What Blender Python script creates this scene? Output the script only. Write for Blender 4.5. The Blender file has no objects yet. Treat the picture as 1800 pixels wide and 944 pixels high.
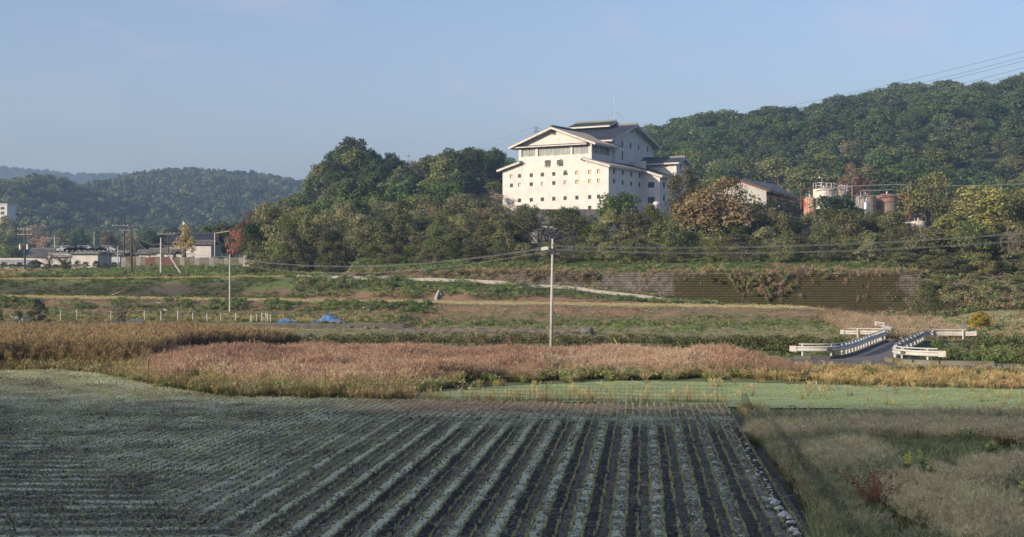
import bpy, math, random
import numpy as np
from mathutils import Vector, Matrix

# ------------------------------------------------------------------ camera, light, exposure
SC = bpy.context.scene
COL = SC.collection
R = math.radians
F, CX, HY, CZ = 2400.0, 900.0, 472.0, 6.0          # focal length and horizon of the 1800 px photograph, eye height

cam = bpy.data.cameras.new('camera')
cam.sensor_width = 36.0
cam.lens = 48.0
cam.clip_start = 0.5
cam.clip_end = 9000.0
camo = bpy.data.objects.new('camera', cam)
COL.objects.link(camo)
camo.location = (0, 0, CZ)
camo.rotation_euler = (R(90), 0, 0)
SC.camera = camo

SUN_EL, SUN_AZ = 16.5, 233.0                         # azimuth clockwise from +Y
world = bpy.data.worlds.new('World')
SC.world = world
world.use_nodes = True
wn = world.node_tree
sky = wn.nodes.new('ShaderNodeTexSky')
sky.sky_type = 'NISHITA'
sky.sun_disc = False
sky.sun_elevation = R(SUN_EL)
sky.sun_rotation = R(SUN_AZ)
sky.altitude = 0
sky.air_density = 1.0
sky.dust_density = 1.6
sky.ozone_density = 2.2
# faint low wisps of cloud in the sky dome, the same all round the horizon
tc = wn.nodes.new('ShaderNodeTexCoord')
mp = wn.nodes.new('ShaderNodeMapping'); mp.inputs['Scale'].default_value = (5, 5, 13)
mp.inputs['Location'].default_value = (0.55, 0.2, 0.1)
nz = wn.nodes.new('ShaderNodeTexNoise'); nz.inputs['Scale'].default_value = 1.6; nz.inputs['Detail'].default_value = 5; nz.inputs['Distortion'].default_value = 0.6
cr = wn.nodes.new('ShaderNodeValToRGB'); cr.color_ramp.elements[0].position = 0.53; cr.color_ramp.elements[1].position = 0.80
mu = wn.nodes.new('ShaderNodeMath'); mu.operation = 'MULTIPLY'; mu.inputs[1].default_value = 0.34
mx = wn.nodes.new('ShaderNodeMix'); mx.data_type = 'RGBA'; mx.inputs[7].default_value = (4.4, 4.1, 4.3, 1)
L = wn.links.new
L(tc.outputs['Generated'], mp.inputs[0]); L(mp.outputs[0], nz.inputs['Vector']); L(nz.outputs['Fac'], cr.inputs[0])
L(cr.outputs[0], mu.inputs[0]); L(mu.outputs[0], mx.inputs[0]); L(sky.outputs[0], mx.inputs[6])
tn_ = wn.nodes.new('ShaderNodeMix'); tn_.data_type = 'RGBA'; tn_.blend_type = 'MULTIPLY'; tn_.inputs[0].default_value = 1.0
tn_.inputs[7].default_value = (1.085, .972, 1.02, 1)
L(mx.outputs[2], tn_.inputs[6]); L(tn_.outputs[2], wn.nodes['Background'].inputs[0])
wn.nodes['Background'].inputs[1].default_value = 0.13

sun = bpy.data.lights.new('sun', 'SUN')
sun.energy = 4.5
sun.angle = R(0.55)
sun.color = (1.0, 0.83, 0.62)
suno = bpy.data.objects.new('sun', sun)
COL.objects.link(suno)
az = R(SUN_AZ); el = R(SUN_EL)
TOSUN = Vector((math.sin(az) * math.cos(el), math.cos(az) * math.cos(el), math.sin(el)))
suno.rotation_euler = TOSUN.to_track_quat('Z', 'Y').to_euler()
suno.location = (0, -20, 60)

SC.view_settings.view_transform = 'Standard'
SC.view_settings.look = 'None'
SC.view_settings.exposure = 0.56
SC.view_settings.gamma = 1.0
SC.cycles.max_bounces = 5
SC.cycles.volume_bounces = 0
SC.cycles.transparent_max_bounces = 6
SC.cycles.use_denoising = True
SC.cycles.denoiser = 'OPENIMAGEDENOISE'

rnd = random.Random(7)
RNG = np.random.default_rng(11)

# ------------------------------------------------------------------ numeric helpers
def sm(a, b, t):
    t = np.clip((np.asarray(t, float) - a) / (b - a), 0, 1)
    return t * t * (3 - 2 * t)

def vnoise(x, y, seed=0):
    x = np.asarray(x, float); y = np.asarray(y, float)
    xi = np.floor(x).astype(np.int64); yi = np.floor(y).astype(np.int64)
    fx = x - xi; fy = y - yi
    fx = fx * fx * (3 - 2 * fx); fy = fy * fy * (3 - 2 * fy)
    def h(a, b):
        n = (a * 374761393 + b * 668265263 + seed * 1442695041) & 0xFFFFFFFF
        n = ((n ^ (n >> 13)) * 1274126177) & 0xFFFFFFFF
        n = (n ^ (n >> 16)) & 0xFFFFFFFF
        return n / 4294967295.0
    a = h(xi, yi); b = h(xi + 1, yi); c = h(xi, yi + 1); d = h(xi + 1, yi + 1)
    return (a * (1 - fx) + b * fx) * (1 - fy) + (c * (1 - fx) + d * fx) * fy

def fbm(x, y, seed=0, octv=4):
    s = 0; a = 0.5; f = 1.0
    for k in range(octv):
        s = s + a * vnoise(np.asarray(x) * f, np.asarray(y) * f, seed + k * 17); a *= 0.5; f *= 2.03
    return s / (1 - 0.5 ** octv)

def at(px, py, Y):
    """the point at depth Y seen at photograph pixel (px, py)"""
    return Vector(((px - CX) / F * Y, Y, CZ - (py - HY) / F * Y))

def gx(px, Y):
    return (px - CX) / F * Y

def gy(py):
    """depth at which flat ground (z = 0) is seen at pixel row py"""
    return CZ * F / (py - HY)

def flat(px, py, z=0.0):
    Y = (CZ - z) * F / (py - HY)
    return ((px - CX) / F * Y, Y)

def interp(x, xs, ys):
    return np.interp(x, xs, ys)

# ------------------------------------------------------------------ terrain height
MIDX = [-84, -70, -61, -58.6, -55.8, -53, -49.6, -47.5, -44.7, -41.9, -38.8, -34.9, -29.3, -23.7, -15.4, -9.5, -3.5, -.7, 4, 14, 60]
MIDZ = [5, 7, 12, 14.3, 15.7, 17.8, 21, 23.5, 26.5, 28.5, 29.5, 27, 25, 24.5, 26.5, 26.5, 26, 24, 18, 14, 13]
RGX = [-90, -60, -23, 0, 23, 57, 82, 110, 126, 145, 163, 182, 196, 210, 240, 330, 600]
RGZ = [6, 8, 16, 33, 44, 53, 58.5, 60.5, 63, 67.5, 71.5, 71.5, 70, 75, 80, 82, 70]

def Zt1(x):
    return 2.4 - 0.0135 * np.clip(x, -60, 60)

def Zt2(x):
    return interp(x, [-200, -60, -24, -6.3, 0, 6.3, 12.7, 19, 22.8, 36, 60], [4.5, 4.6, 4.95, 4.54, 4.2, 3.7, 2.96, 2.14, 1.8, .4, .4])

def H(x, y):
    x = np.asarray(x, float); y = np.asarray(y, float)
    x, y = np.broadcast_arrays(x, y)
    left = 1 - sm(-11.5, -8.5, x)
    gl = interp(y, [112, 116, 120.95, 121.1, 132], [0, .3, .62, 1.1, 1.25])
    gr = interp(y, [112, 116, 132], [0, .1, .6])
    g = gl * left + gr * (1 - left)
    e1 = 1 - sm(30, 37, x)                                   # the lower terrace ends on the right
    z1 = Zt1(x) * e1 + 0.45 * (1 - e1)
    wob = (fbm(x * .25, y * .0 + 3, 5) - .5) * 1.6
    z = g + (z1 - g) * sm(132, 138.5, y + wob * (y > 131))
    z2 = Zt2(x) * e1 + 0.4 * (1 - e1)
    z = np.where(y > 142, z1 + (z2 - z1) * sm(146, 152.3, y), z)
    # above the wall line
    q = x / np.maximum(y, 1)
    wC = sm(-.125, -.115, q)
    wB = sm(-.30, -.275, q) * (1 - wC)
    wA = 1 - wC - wB
    zc = interp(y, [155.99, 156.25, 166, 200, 240, 280, 330], [0, 5.38, 6.9, 9.5, 12, 14, 15])
    zc = np.where(y < 156.05, z2, zc)
    far_r = sm(44, 50, x)                                    # no wall right of here: a bank
    zc = zc * (1 - far_r) + interp(y, [138, 158, 166, 200, 240, 280, 330], [.45, 5.0, 6.9, 9.5, 12, 14, 15]) * far_r
    zb = interp(y, [156, 170, 194, 230, 300], [0, .1, 1.15, 1.9, 3]) + z2
    za = interp(y, [156, 200, 300, 500], [0, .8, 1.8, 4]) + z2
    up = za * wA + zb * wB + zc * wC
    z = np.where(y >= 156, up, z)
    z = np.where((y > 138) & (y < 156) & (x > 42), z * (1 - far_r) + interp(y, [138, 158], [.45, 5.0]) * far_r, z)
    # wooded knoll and long ridge
    hm = interp(x * 335 / np.maximum(y, 220), MIDX, MIDZ)
    kn = sm(222, 328, y) * (1 - .75 * sm(350, 440, y))
    z = np.where(y > 190, z + np.maximum(hm - z, 0) * kn, z)
    hr = interp(x * 560 / np.maximum(y, 330), RGX, RGZ) * (1 + .0)
    kr = sm(285, 560, y) ** .9 * (1 - .5 * sm(600, 1000, y))
    z = np.where(y > 280, z + np.maximum(hr - z, 0) * kr, z)
    z = z + np.where(y > 200, (fbm(x * .03, y * .03, 9) - .5) * 3.0 * sm(200, 330, y) * (1 - wA * .8), 0)
    # brook between the two farm tracks
    d = sm(93, 96.5, y) * (1 - sm(106, 109.5, y))
    z = z - 1.5 * d
    # small relief
    z = z + (fbm(x * .9, y * .9, 21, 3) - .5) * .28 * sm(116, 122, y) * (1 - sm(200, 230, y))
    z = z + (fbm(x * .5, y * .5, 31, 3) - .5) * .12 * sm(60, 70, y) * (1 - sm(112, 116, y)) * (1 - sm(12, 16, x))
    # unseen hill behind the viewpoint, ridge shaped to cast shade over the near field
    hb = (interp(x, [-900, -520, -440, -425, -387, -367, -340, 0, 400], [120, 150, 151, 149, 143.5, 140, 139, 128, 90]) + 5 * (fbm(x * .04, y * .0 + .5, 41) - .5)) * sm(-30, -240, y)
    z = np.where(y < -10, z + hb, z)
    # lower under the sheets laid on it
    return z

FIELD = [(6.0, 22.0), (9.3, 59.4), (-5.1, 61.7), (-13.1, 63.2), (-16.9, 67.6), (-22.9, 75.2), (-26, 77.6), (-29.5, 75.5), (-44, 72), (-50, 22)]
PADDY = [(-7.5, 62.6), (9.6, 60.2), (10.6, 58.6), (21.8, 58.3), (46, 58.0), (46, 71), (24.8, 67.2), (17.3, 69.4), (11.2, 71.2), (6, 72.2), (0, 69.2), (-5.5, 65.6)]
WEEDS = [(6.6, 22.0), (9.6, 54.0), (22, 54.4), (46, 54.0), (46, 22)]

def inside(poly, x, y):
    x = np.asarray(x); y = np.asarray(y)
    r = np.zeros(x.shape, bool)
    n = len(poly)
    for i in range(n):
        x1, y1 = poly[i]; x2, y2 = poly[(i + 1) % n]
        c = ((y1 > y) != (y2 > y)) & (x < (x2 - x1) * (y - y1) / (y2 - y1 + 1e-12) + x1)
        r ^= c
    return r

def scatter_in(poly, n, rng=RNG):
    p = np.array(poly); lo = p.min(0); hi = p.max(0)
    out = np.zeros((0, 2))
    while len(out) < n:
        q = rng.uniform(lo, hi, (n * 2, 2))
        q = q[inside(poly, q[:, 0], q[:, 1])]
        out = np.vstack([out, q])
    return out[:n]

# ------------------------------------------------------------------ materials
def new_mat(name):
    m = bpy.data.materials.new(name); m.use_nodes = True
    nt = m.node_tree
    return m, nt, nt.nodes['Principled BSDF']

def lerp_mix(nt, fac, a, b):
    n = nt.nodes.new('ShaderNodeMix'); n.data_type = 'RGBA'
    for s, v in ((0, fac), (6, a), (7, b)):
        if isinstance(v, (tuple, list)):
            n.inputs[s].default_value = (*v[:3], 1)
        elif isinstance(v, (int, float)):
            n.inputs[s].default_value = v
        else:
            nt.links.new(v, n.inputs[s])
    return n.outputs[2]

def noise(nt, scale, detail=4, vec=None, dist=0.0, rough=.55):
    n = nt.nodes.new('ShaderNodeTexNoise')
    n.inputs['Scale'].default_value = scale; n.inputs['Detail'].default_value = detail
    n.inputs['Distortion'].default_value = dist; n.inputs['Roughness'].default_value = rough
    nt.links.new(vec if vec is not None else pos(nt), n.inputs['Vector'])
    return n.outputs['Fac']

def pos(nt):
    for n in nt.nodes:
        if n.bl_idname == 'ShaderNodeNewGeometry':
            return n.outputs['Position']
    return nt.nodes.new('ShaderNodeNewGeometry').outputs['Position']

def objco(nt):
    for n in nt.nodes:
        if n.bl_idname == 'ShaderNodeTexCoord':
            return n.outputs['Object']
    return nt.nodes.new('ShaderNodeTexCoord').outputs['Object']

def ramp(nt, fac, stops):
    n = nt.nodes.new('ShaderNodeValToRGB')
    e = n.color_ramp.elements
    while len(e) < len(stops):
        e.new(0.5)
    for k, (p, c) in enumerate(stops):
        e[k].position = p
        e[k].color = (*c[:3], 1) if isinstance(c, (tuple, list)) else (c, c, c, 1)
    nt.links.new(fac, n.inputs[0])
    return n.outputs[0]

def math_(nt, op, a, b=None, c=None):
    n = nt.nodes.new('ShaderNodeMath'); n.operation = op
    for k, v in enumerate((a, b, c)):
        if v is None: continue
        if isinstance(v, (int, float)): n.inputs[k].default_value = v
        else: nt.links.new(v, n.inputs[k])
    return n.outputs[0]

def attr(nt, name, kind='GEOMETRY', out='Fac'):
    n = nt.nodes.new('ShaderNodeAttribute'); n.attribute_type = kind; n.attribute_name = name
    return n.outputs[out]

def bump(nt, p, fac, strength, dist):
    b = nt.nodes.new('ShaderNodeBump'); b.inputs['Strength'].default_value = strength; b.inputs['Distance'].default_value = dist
    nt.links.new(fac, b.inputs['Height']); nt.links.new(b.outputs[0], p.inputs['Normal'])

def plain(name, c, c2=None, rough=.8, scale=3.0, bumpd=0.0, metal=0.0, lo=.35, hi=.65, obj=False):
    """a surface of colour c with patches of c2 (wear, dirt, grain)"""
    m, nt, p = new_mat(name)
    p.inputs['Roughness'].default_value = rough; p.inputs['Metallic'].default_value = metal
    c2 = c2 or tuple(v * .72 for v in c)
    nf = noise(nt, scale, 5, objco(nt) if obj else None)
    f = ramp(nt, nf, [(lo, 0.0), (hi, 1.0)])
    nt.links.new(lerp_mix(nt, f, c, c2), p.inputs['Base Color'])
    if bumpd: bump(nt, p, nf, .6, bumpd)
    return m

GAIN = 2.6; SATB = .72
def leaf_mat(name, a, b, trans=.36, objvar=.35, huevar=.04, inst=False, gamma=1.0):
    """leaves: colour runs from a to b by leaf, varied again from plant to plant"""
    m = bpy.data.materials.new(name); m.use_nodes = True
    nt = m.node_tree; nt.nodes.remove(nt.nodes['Principled BSDF'])
    md = [(x + y) / 2 for x, y in zip(a, b)]; a = tuple(min((x * .72 + q * .28) * GAIN, .8) for x, q in zip(a, md)); b = tuple(min((x * .72 + q * .28) * GAIN, .8) for x, q in zip(b, md))
    col = lerp_mix(nt, attr(nt, 'tint'), a, b)
    oi = nt.nodes.new('ShaderNodeObjectInfo').outputs['Random']
    hs = nt.nodes.new('ShaderNodeHueSaturation')
    nt.links.new(math_(nt, 'MULTIPLY_ADD', oi, huevar, .5 - huevar / 2), hs.inputs['Hue'])
    nt.links.new(math_(nt, 'MULTIPLY_ADD', math_(nt, 'FRACT', math_(nt, 'MULTIPLY', oi, 7.31)), objvar * 2, 1 - objvar), hs.inputs['Value'])
    nt.links.new(math_(nt, 'MULTIPLY_ADD', math_(nt, 'FRACT', math_(nt, 'MULTIPLY', oi, 3.77)), .28, SATB), hs.inputs['Saturation'])
    nt.links.new(col, hs.inputs['Color'])
    d = nt.nodes.new('ShaderNodeBsdfDiffuse'); t = nt.nodes.new('ShaderNodeBsdfTranslucent')
    s = nt.nodes.new('ShaderNodeMixShader'); s.inputs[0].default_value = trans
    nt.links.new(hs.outputs[0], d.inputs[0]); nt.links.new(hs.outputs[0], t.inputs[0])
    nt.links.new(d.outputs[0], s.inputs[1]); nt.links.new(t.outputs[0], s.inputs[2])
    nt.links.new(s.outputs[0], nt.nodes['Material Output'].inputs['Surface'])
    return m

def blade_mat(name, base, mid, tip, trans=.2, var=.5):
    """grass: colour by height on the blade (green foot, ripe tip), varied by plant"""
    m = bpy.data.materials.new(name); m.use_nodes = True
    nt = m.node_tree; nt.nodes.remove(nt.nodes['Principled BSDF'])
    c = ramp(nt, attr(nt, 'hf'), [(0.0, base), (.5, mid), (1.0, tip)])
    t1 = attr(nt, 'tint'); t2 = attr(nt, 'tone', 'INSTANCER')
    v = math_(nt, 'MULTIPLY', math_(nt, 'MULTIPLY_ADD', t1, var, 1 - var / 2), math_(nt, 'MULTIPLY_ADD', t2, .9, .55))
    hs = nt.nodes.new('ShaderNodeHueSaturation')
    nt.links.new(v, hs.inputs['Value']); nt.links.new(c, hs.inputs['Color'])
    oi = nt.nodes.new('ShaderNodeObjectInfo').outputs['Random']
    nt.links.new(math_(nt, 'MULTIPLY_ADD', oi, .06, .47), hs.inputs['Hue'])
    d = nt.nodes.new('ShaderNodeBsdfDiffuse'); t = nt.nodes.new('ShaderNodeBsdfTranslucent')
    s = nt.nodes.new('ShaderNodeMixShader'); s.inputs[0].default_value = trans
    nt.links.new(hs.outputs[0], d.inputs[0]); nt.links.new(hs.outputs[0], t.inputs[0])
    nt.links.new(d.outputs[0], s.inputs[1]); nt.links.new(t.outputs[0], s.inputs[2])
    nt.links.new(s.outputs[0], nt.nodes['Material Output'].inputs['Surface'])
    return m

M = {}
M['plaster'] = plain('white_plaster', (.67, .66, .625), (.53, .515, .48), .9, .8, .02, lo=.40, hi=.80)
M['plaster_old'] = plain('weathered_plaster', (.66, .64, .60), (.45, .43, .40), .9, .6, .01)
M['trim'] = plain('white_trim', (.62, .60, .55), (.50, .47, .42), .7, 1.2)
M['soffit'] = plain('soffit_board', (.50, .47, .43), (.40, .37, .34), .8, .8)
M['glass'] = plain('window_glass', (.05, .065, .07), (.09, .10, .10), .12, .8)
M['curtain_glass'] = plain('curtained_glass', (.30, .34, .32), (.20, .24, .23), .25, .5)
M['board_yellow'] = plain('pale_yellow_board', (.78, .64, .36), (.70, .55, .28), .8, 2)
M['board_white'] = plain('white_board', (.80, .78, .74), (.6, .57, .52), .8, 1)
M['frame_dark'] = plain('dark_window_frame', (.10, .10, .11), (.06, .06, .07), .5, 2)
M['louvre_red'] = plain('red_louvre', (.28, .09, .06), (.18, .06, .04), .8, 2)
M['sign_dark'] = plain('dark_sign_metal', (.045, .05, .065), (.03, .03, .04), .5, 2)
M['steel'] = plain('grey_steel', (.42, .43, .44), (.30, .28, .26), .45, 1.5, metal=.5)
M['rust'] = plain('rusted_steel', (.30, .12, .07), (.17, .08, .05), .85, 1.2)
M['rust_cream'] = plain('rusted_cream_paint', (.62, .44, .30), (.40, .08, .05), .8, .7)
M['tank_white'] = plain('white_tank_paint', (.74, .71, .64), (.42, .27, .16), .7, .55, lo=.5, hi=.8)
M['tank_grey'] = plain('grey_tank_paint', (.30, .30, .28), (.34, .24, .17), .75, .5)
M['tank_brown'] = plain('brown_tank_paint', (.24, .19, .15), (.30, .15, .09), .8, .5)
M['tank_orange'] = plain('orange_tank_paint', (.42, .16, .08), (.28, .11, .06), .8, .6)
M['silver'] = plain('silver_metal', (.62, .63, .64), (.45, .45, .45), .35, 1.5, metal=.7)
M['blue_cap'] = plain('blue_cap_metal', (.10, .22, .42), (.08, .16, .3), .5, 2)
M['concrete'] = plain('concrete', (.34, .33, .31), (.24, .23, .21), .9, 1.4, .01)
M['concrete_dark'] = plain('stained_concrete', (.10, .10, .095), (.16, .15, .13), .95, 1.1, .02)
M['concrete_mossy'] = plain('mossy_concrete', (.22, .21, .18), (.12, .11, .045), .95, .9, .02)
M['pole_conc'] = plain('pole_concrete', (.52, .51, .48), (.42, .41, .39), .85, 2)
M['pole_dark'] = plain('dark_pole_wood', (.060, .052, .048), (.10, .085, .07), .9, 2)
M['rail_white'] = plain('white_rail_paint', (.58, .58, .555), (.42, .38, .32), .55, 2.6, lo=.45, hi=.85)
M['plaque'] = plain('dark_plaque', (.03, .04, .045), (.05, .06, .06), .4, 3)
M['cable'] = plain('black_cable', (.15, .16, .18), (.20, .20, .21), .5, 1)
M['line'] = plain('line_conductor', (.10, .11, .13), None, .5, 1)
M['lamp_white'] = plain('lamp_housing', (.72, .71, .68), (.6, .58, .54), .4, 2)
M['kerb_pale'] = plain('pale_kerb', (.55, .53, .48), (.42, .40, .36), .9, 1.2)
M['tarp'] = plain('blue_tarp', (.08, .20, .44), (.34, .44, .56), .4, 1.1, lo=.48, hi=.72)
M['stone'] = plain('pale_stone', (.80, .82, .74), (.45, .45, .38), .9, 5, .02, obj=True)
M['stone_dark'] = plain('dark_stone', (.14, .13, .12), (.22, .20, .17), .9, 3, .02)
M['bark'] = plain('bark', (.085, .068, .055), (.14, .12, .10), .95, 3, .02)
M['bark_pale'] = plain('pale_bark', (.17, .15, .13), (.10, .09, .075), .95, 2, .02)
M['wire'] = plain('fence_wire', (.045, .045, .045), (.08, .06, .05), .6, 3)
M['netting'] = plain('black_netting', (.018, .020, .022), (.03, .03, .032), .7, 3)
M['stake'] = plain('grey_stake', (.30, .27, .24), (.16, .14, .12), .8, 4)
M['stake_white'] = plain('white_stake', (.66, .64, .62), (.5, .48, .46), .7, 4)
M['bamboo'] = plain('bamboo', (.48, .36, .15), (.36, .27, .12), .7, 4)
M['asphalt'] = plain('asphalt', (.145, .138, .13), (.20, .185, .165), .92, .6, .006)
M['gravel'] = plain('gravel_track', (.19, .165, .125), (.12, .125, .07), .95, .9, .02)
M['track_grey'] = plain('grey_track', (.17, .155, .135), (.12, .11, .085), .95, .7, .02)
M['roof_tile_far'] = plain('dark_tile', (.060, .062, .072), (.035, .037, .045), .55, 3)
M['sheet_grey'] = plain('grey_sheet_roof', (.17, .165, .16), (.11, .105, .10), .7, .5)
M['cloth'] = plain('hung_cloth', (.62, .62, .60), (.5, .5, .48), .9, 1)
M['car_dark'] = plain('dark_car_paint', (.05, .06, .08), (.04, .05, .07), .25, 1)
M['car_silver'] = plain('silver_car_paint', (.45, .46, .48), (.4, .41, .43), .25, 1)
M['tyre'] = plain('tyre_rubber', (.02, .02, .02), (.03, .03, .03), .9, 3)
M['mound'] = plain('dark_mulch', (.15, .125, .105), (.24, .20, .155), .95, 1.6, .05)
M['pale_blue'] = plain('pale_blue_board', (.50, .58, .62), (.42, .5, .54), .7, 2)
M['sign_red'] = plain('red_sign_paint', (.45, .10, .06), None, .7, 2)
M['house_pink'] = plain('red_brown_boards', (.20, .09, .07), (.14, .07, .06), .9, 1.5)

def tile_roof_mat(name, a, b):
    m, nt, p = new_mat(name)
    p.inputs['Roughness'].default_value = .45
    nf = noise(nt, .7, 5)
    nt.links.new(lerp_mix(nt, ramp(nt, nf, [(.35, 0.0), (.7, 1.0)]), a, b), p.inputs['Base Color'])
    return m
M['tile'] = tile_roof_mat('slate_tile', (.075, .082, .100), (.045, .048, .060))
M['tile_green'] = tile_roof_mat('weathered_green_roof', (.075, .100, .095), (.045, .058, .060))

# ------------------------------------------------------------------ mesh builder
ORIG = {}

class MB:
    def __init__(s):
        s.v = []; s.f = []; s.mi = []; s.m = 0
    def add(s, vs, fs):
        o = len(s.v)
        s.v.extend([tuple(v) for v in vs])
        for f in fs:
            s.f.append(tuple(o + i for i in f)); s.mi.append(s.m)
        return s
    def box(s, c, size, ax=None):
        """box of size (a, b, c) about centre c; ax = three axes"""
        c = Vector(c)
        A = ax or (Vector((1, 0, 0)), Vector((0, 1, 0)), Vector((0, 0, 1)))
        h = [A[i] * (size[i] / 2) for i in range(3)]
        vs = [c + h[0] * i + h[1] * j + h[2] * k for k in (-1, 1) for j in (-1, 1) for i in (-1, 1)]
        return s.add(vs, [(0, 2, 3, 1), (4, 5, 7, 6), (0, 1, 5, 4), (2, 6, 7, 3), (0, 4, 6, 2), (1, 3, 7, 5)])
    def beam(s, a, b, w, h, up=Vector((0, 0, 1))):
        a = Vector(a); b = Vector(b); d = (b - a)
        l = d.length
        d.normalize()
        sd = d.cross(up)
        if sd.length < 1e-4: sd = d.cross(Vector((1, 0, 0)))
        sd.normalize(); u = sd.cross(d)
        return s.box((a + b) / 2, (l, w, h), (d, sd, u))
    def tube(s, pts, rad, n=8, caps=True):
        pts = [Vector(p) for p in pts]
        if isinstance(rad, (int, float)): rad = [rad] * len(pts)
        o = len(s.v); vs = []
        ref = None
        for i, p in enumerate(pts):
            d = (pts[min(i + 1, len(pts) - 1)] - pts[max(i - 1, 0)]).normalized()
            if ref is None:
                ref = d.cross(Vector((.3, .2, 1)))
                if ref.length < 1e-3: ref = d.cross(Vector((1, 0, 0)))
            ref = (ref - d * ref.dot(d)).normalized()
            b = d.cross(ref)
            for k in range(n):
                a = 2 * math.pi * k / n
                vs.append(p + (ref * math.cos(a) + b * math.sin(a)) * rad[i])
        fs = []
        for i in range(len(pts) - 1):
            for k in range(n):
                k2 = (k + 1) % n
                fs.append((i * n + k, i * n + k2, (i + 1) * n + k2, (i + 1) * n + k))
        if caps:
            fs.append(tuple(reversed(range(n)))); fs.append(tuple((len(pts) - 1) * n + k for k in range(n)))
        return s.add(vs, fs)
    def lathe(s, c, prof, n=20):
        """prof: list of (r, z) from bottom to top about vertical axis at c"""
        c = Vector(c); vs = []; fs = []
        for r, z in prof:
            for k in range(n):
                a = 2 * math.pi * k / n
                vs.append(c + Vector((r * math.cos(a), r * math.sin(a), z)))
        for i in range(len(prof) - 1):
            for k in range(n):
                k2 = (k + 1) % n
                fs.append((i * n + k, i * n + k2, (i + 1) * n + k2, (i + 1) * n + k))
        fs.append(tuple(reversed(range(n)))); fs.append(tuple((len(prof) - 1) * n + k for k in range(n)))
        return s.add(vs, fs)
    def slab(s, poly, thick, nrm=None):
        """a flat polygon given thickness against its normal"""
        P = [Vector(p) for p in poly]
        n = nrm or (P[1] - P[0]).cross(P[2] - P[0]).normalized()
        Q = [p - n * thick for p in P]
        k = len(P)
        fs = [tuple(range(k)), tuple(reversed(range(k, 2 * k)))] + [(i, i + k, (i + 1) % k + k, (i + 1) % k) for i in range(k)]
        return s.add(P + Q, fs)
    def build(s, name, mat, parent=None, smooth=False):
        o0 = ORIG.get(parent.name, Vector((0, 0, 0))) if parent else Vector((0, 0, 0))
        me = bpy.data.meshes.new(name)
        me.from_pydata([(v[0] - o0[0], v[1] - o0[1], v[2] - o0[2]) for v in s.v], [], s.f)
        mats = mat if isinstance(mat, (list, tuple)) else [mat]
        for m in mats: me.materials.append(m)
        if len(mats) > 1: me.polygons.foreach_set('material_index', s.mi)
        if smooth: me.polygons.foreach_set('use_smooth', [True] * len(me.polygons))
        me.update()
        return link(name, me, parent)

def link(name, me, parent=None):
    o = bpy.data.objects.new(name, me); COL.objects.link(o)
    if parent:
        o.parent = parent; ORIG[o.name] = ORIG.get(parent.name, Vector((0, 0, 0)))
    return o

def tag(o, label=None, cat=None, group=None, kind=None):
    if label: o['label'] = label
    if cat: o['category'] = cat
    if group: o['group'] = group
    if kind: o['kind'] = kind
    return o

def thing(name, label, cat, loc, group=None):
    o = bpy.data.objects.new(name, None); COL.objects.link(o)
    o.location = loc; ORIG[o.name] = Vector(loc)
    o.empty_display_size = .2
    return tag(o, label, cat, group)

def np_mesh(name, V, Fq, mats, attrs=None, smooth=False, tri=None):
    """mesh from numpy verts and quads (and optional tris), with point attributes"""
    me = bpy.data.meshes.new(name)
    nq = len(Fq) if Fq is not None else 0; ntr = len(tri) if tri is not None else 0
    me.vertices.add(len(V)); me.vertices.foreach_set('co', np.asarray(V, np.float32).ravel())
    loops = []
    if nq: loops.append(np.asarray(Fq, np.int32).ravel())
    if ntr: loops.append(np.asarray(tri, np.int32).ravel())
    lp = np.concatenate(loops)
    me.loops.add(len(lp)); me.loops.foreach_set('vertex_index', lp)
    me.polygons.add(nq + ntr)
    st = np.concatenate([np.arange(nq) * 4, nq * 4 + np.arange(ntr) * 3]).astype(np.int32)
    me.polygons.foreach_set('loop_start', st)
    for m in (mats if isinstance(mats, (list, tuple)) else [mats]): me.materials.append(m)
    if smooth: me.polygons.foreach_set('use_smooth', np.ones(nq + ntr, bool))
    for k, a in (attrs or {}).items():
        a = np.asarray(a, np.float32)
        if a.ndim == 2:
            t = me.attributes.new(k, 'FLOAT_COLOR', 'POINT')
            t.data.foreach_set('color', np.hstack([a, np.ones((len(a), 1), np.float32)]).ravel())
        else:
            t = me.attributes.new(k, 'FLOAT', 'POINT'); t.data.foreach_set('value', a)
    me.update(calc_edges=True)
    return me

def grid_faces(nx, ny):
    i = np.arange(nx - 1)[None, :] + np.arange(ny - 1)[:, None] * nx
    i = i.ravel()
    return np.stack([i, i + 1, i + 1 + nx, i + nx], 1)

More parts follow.
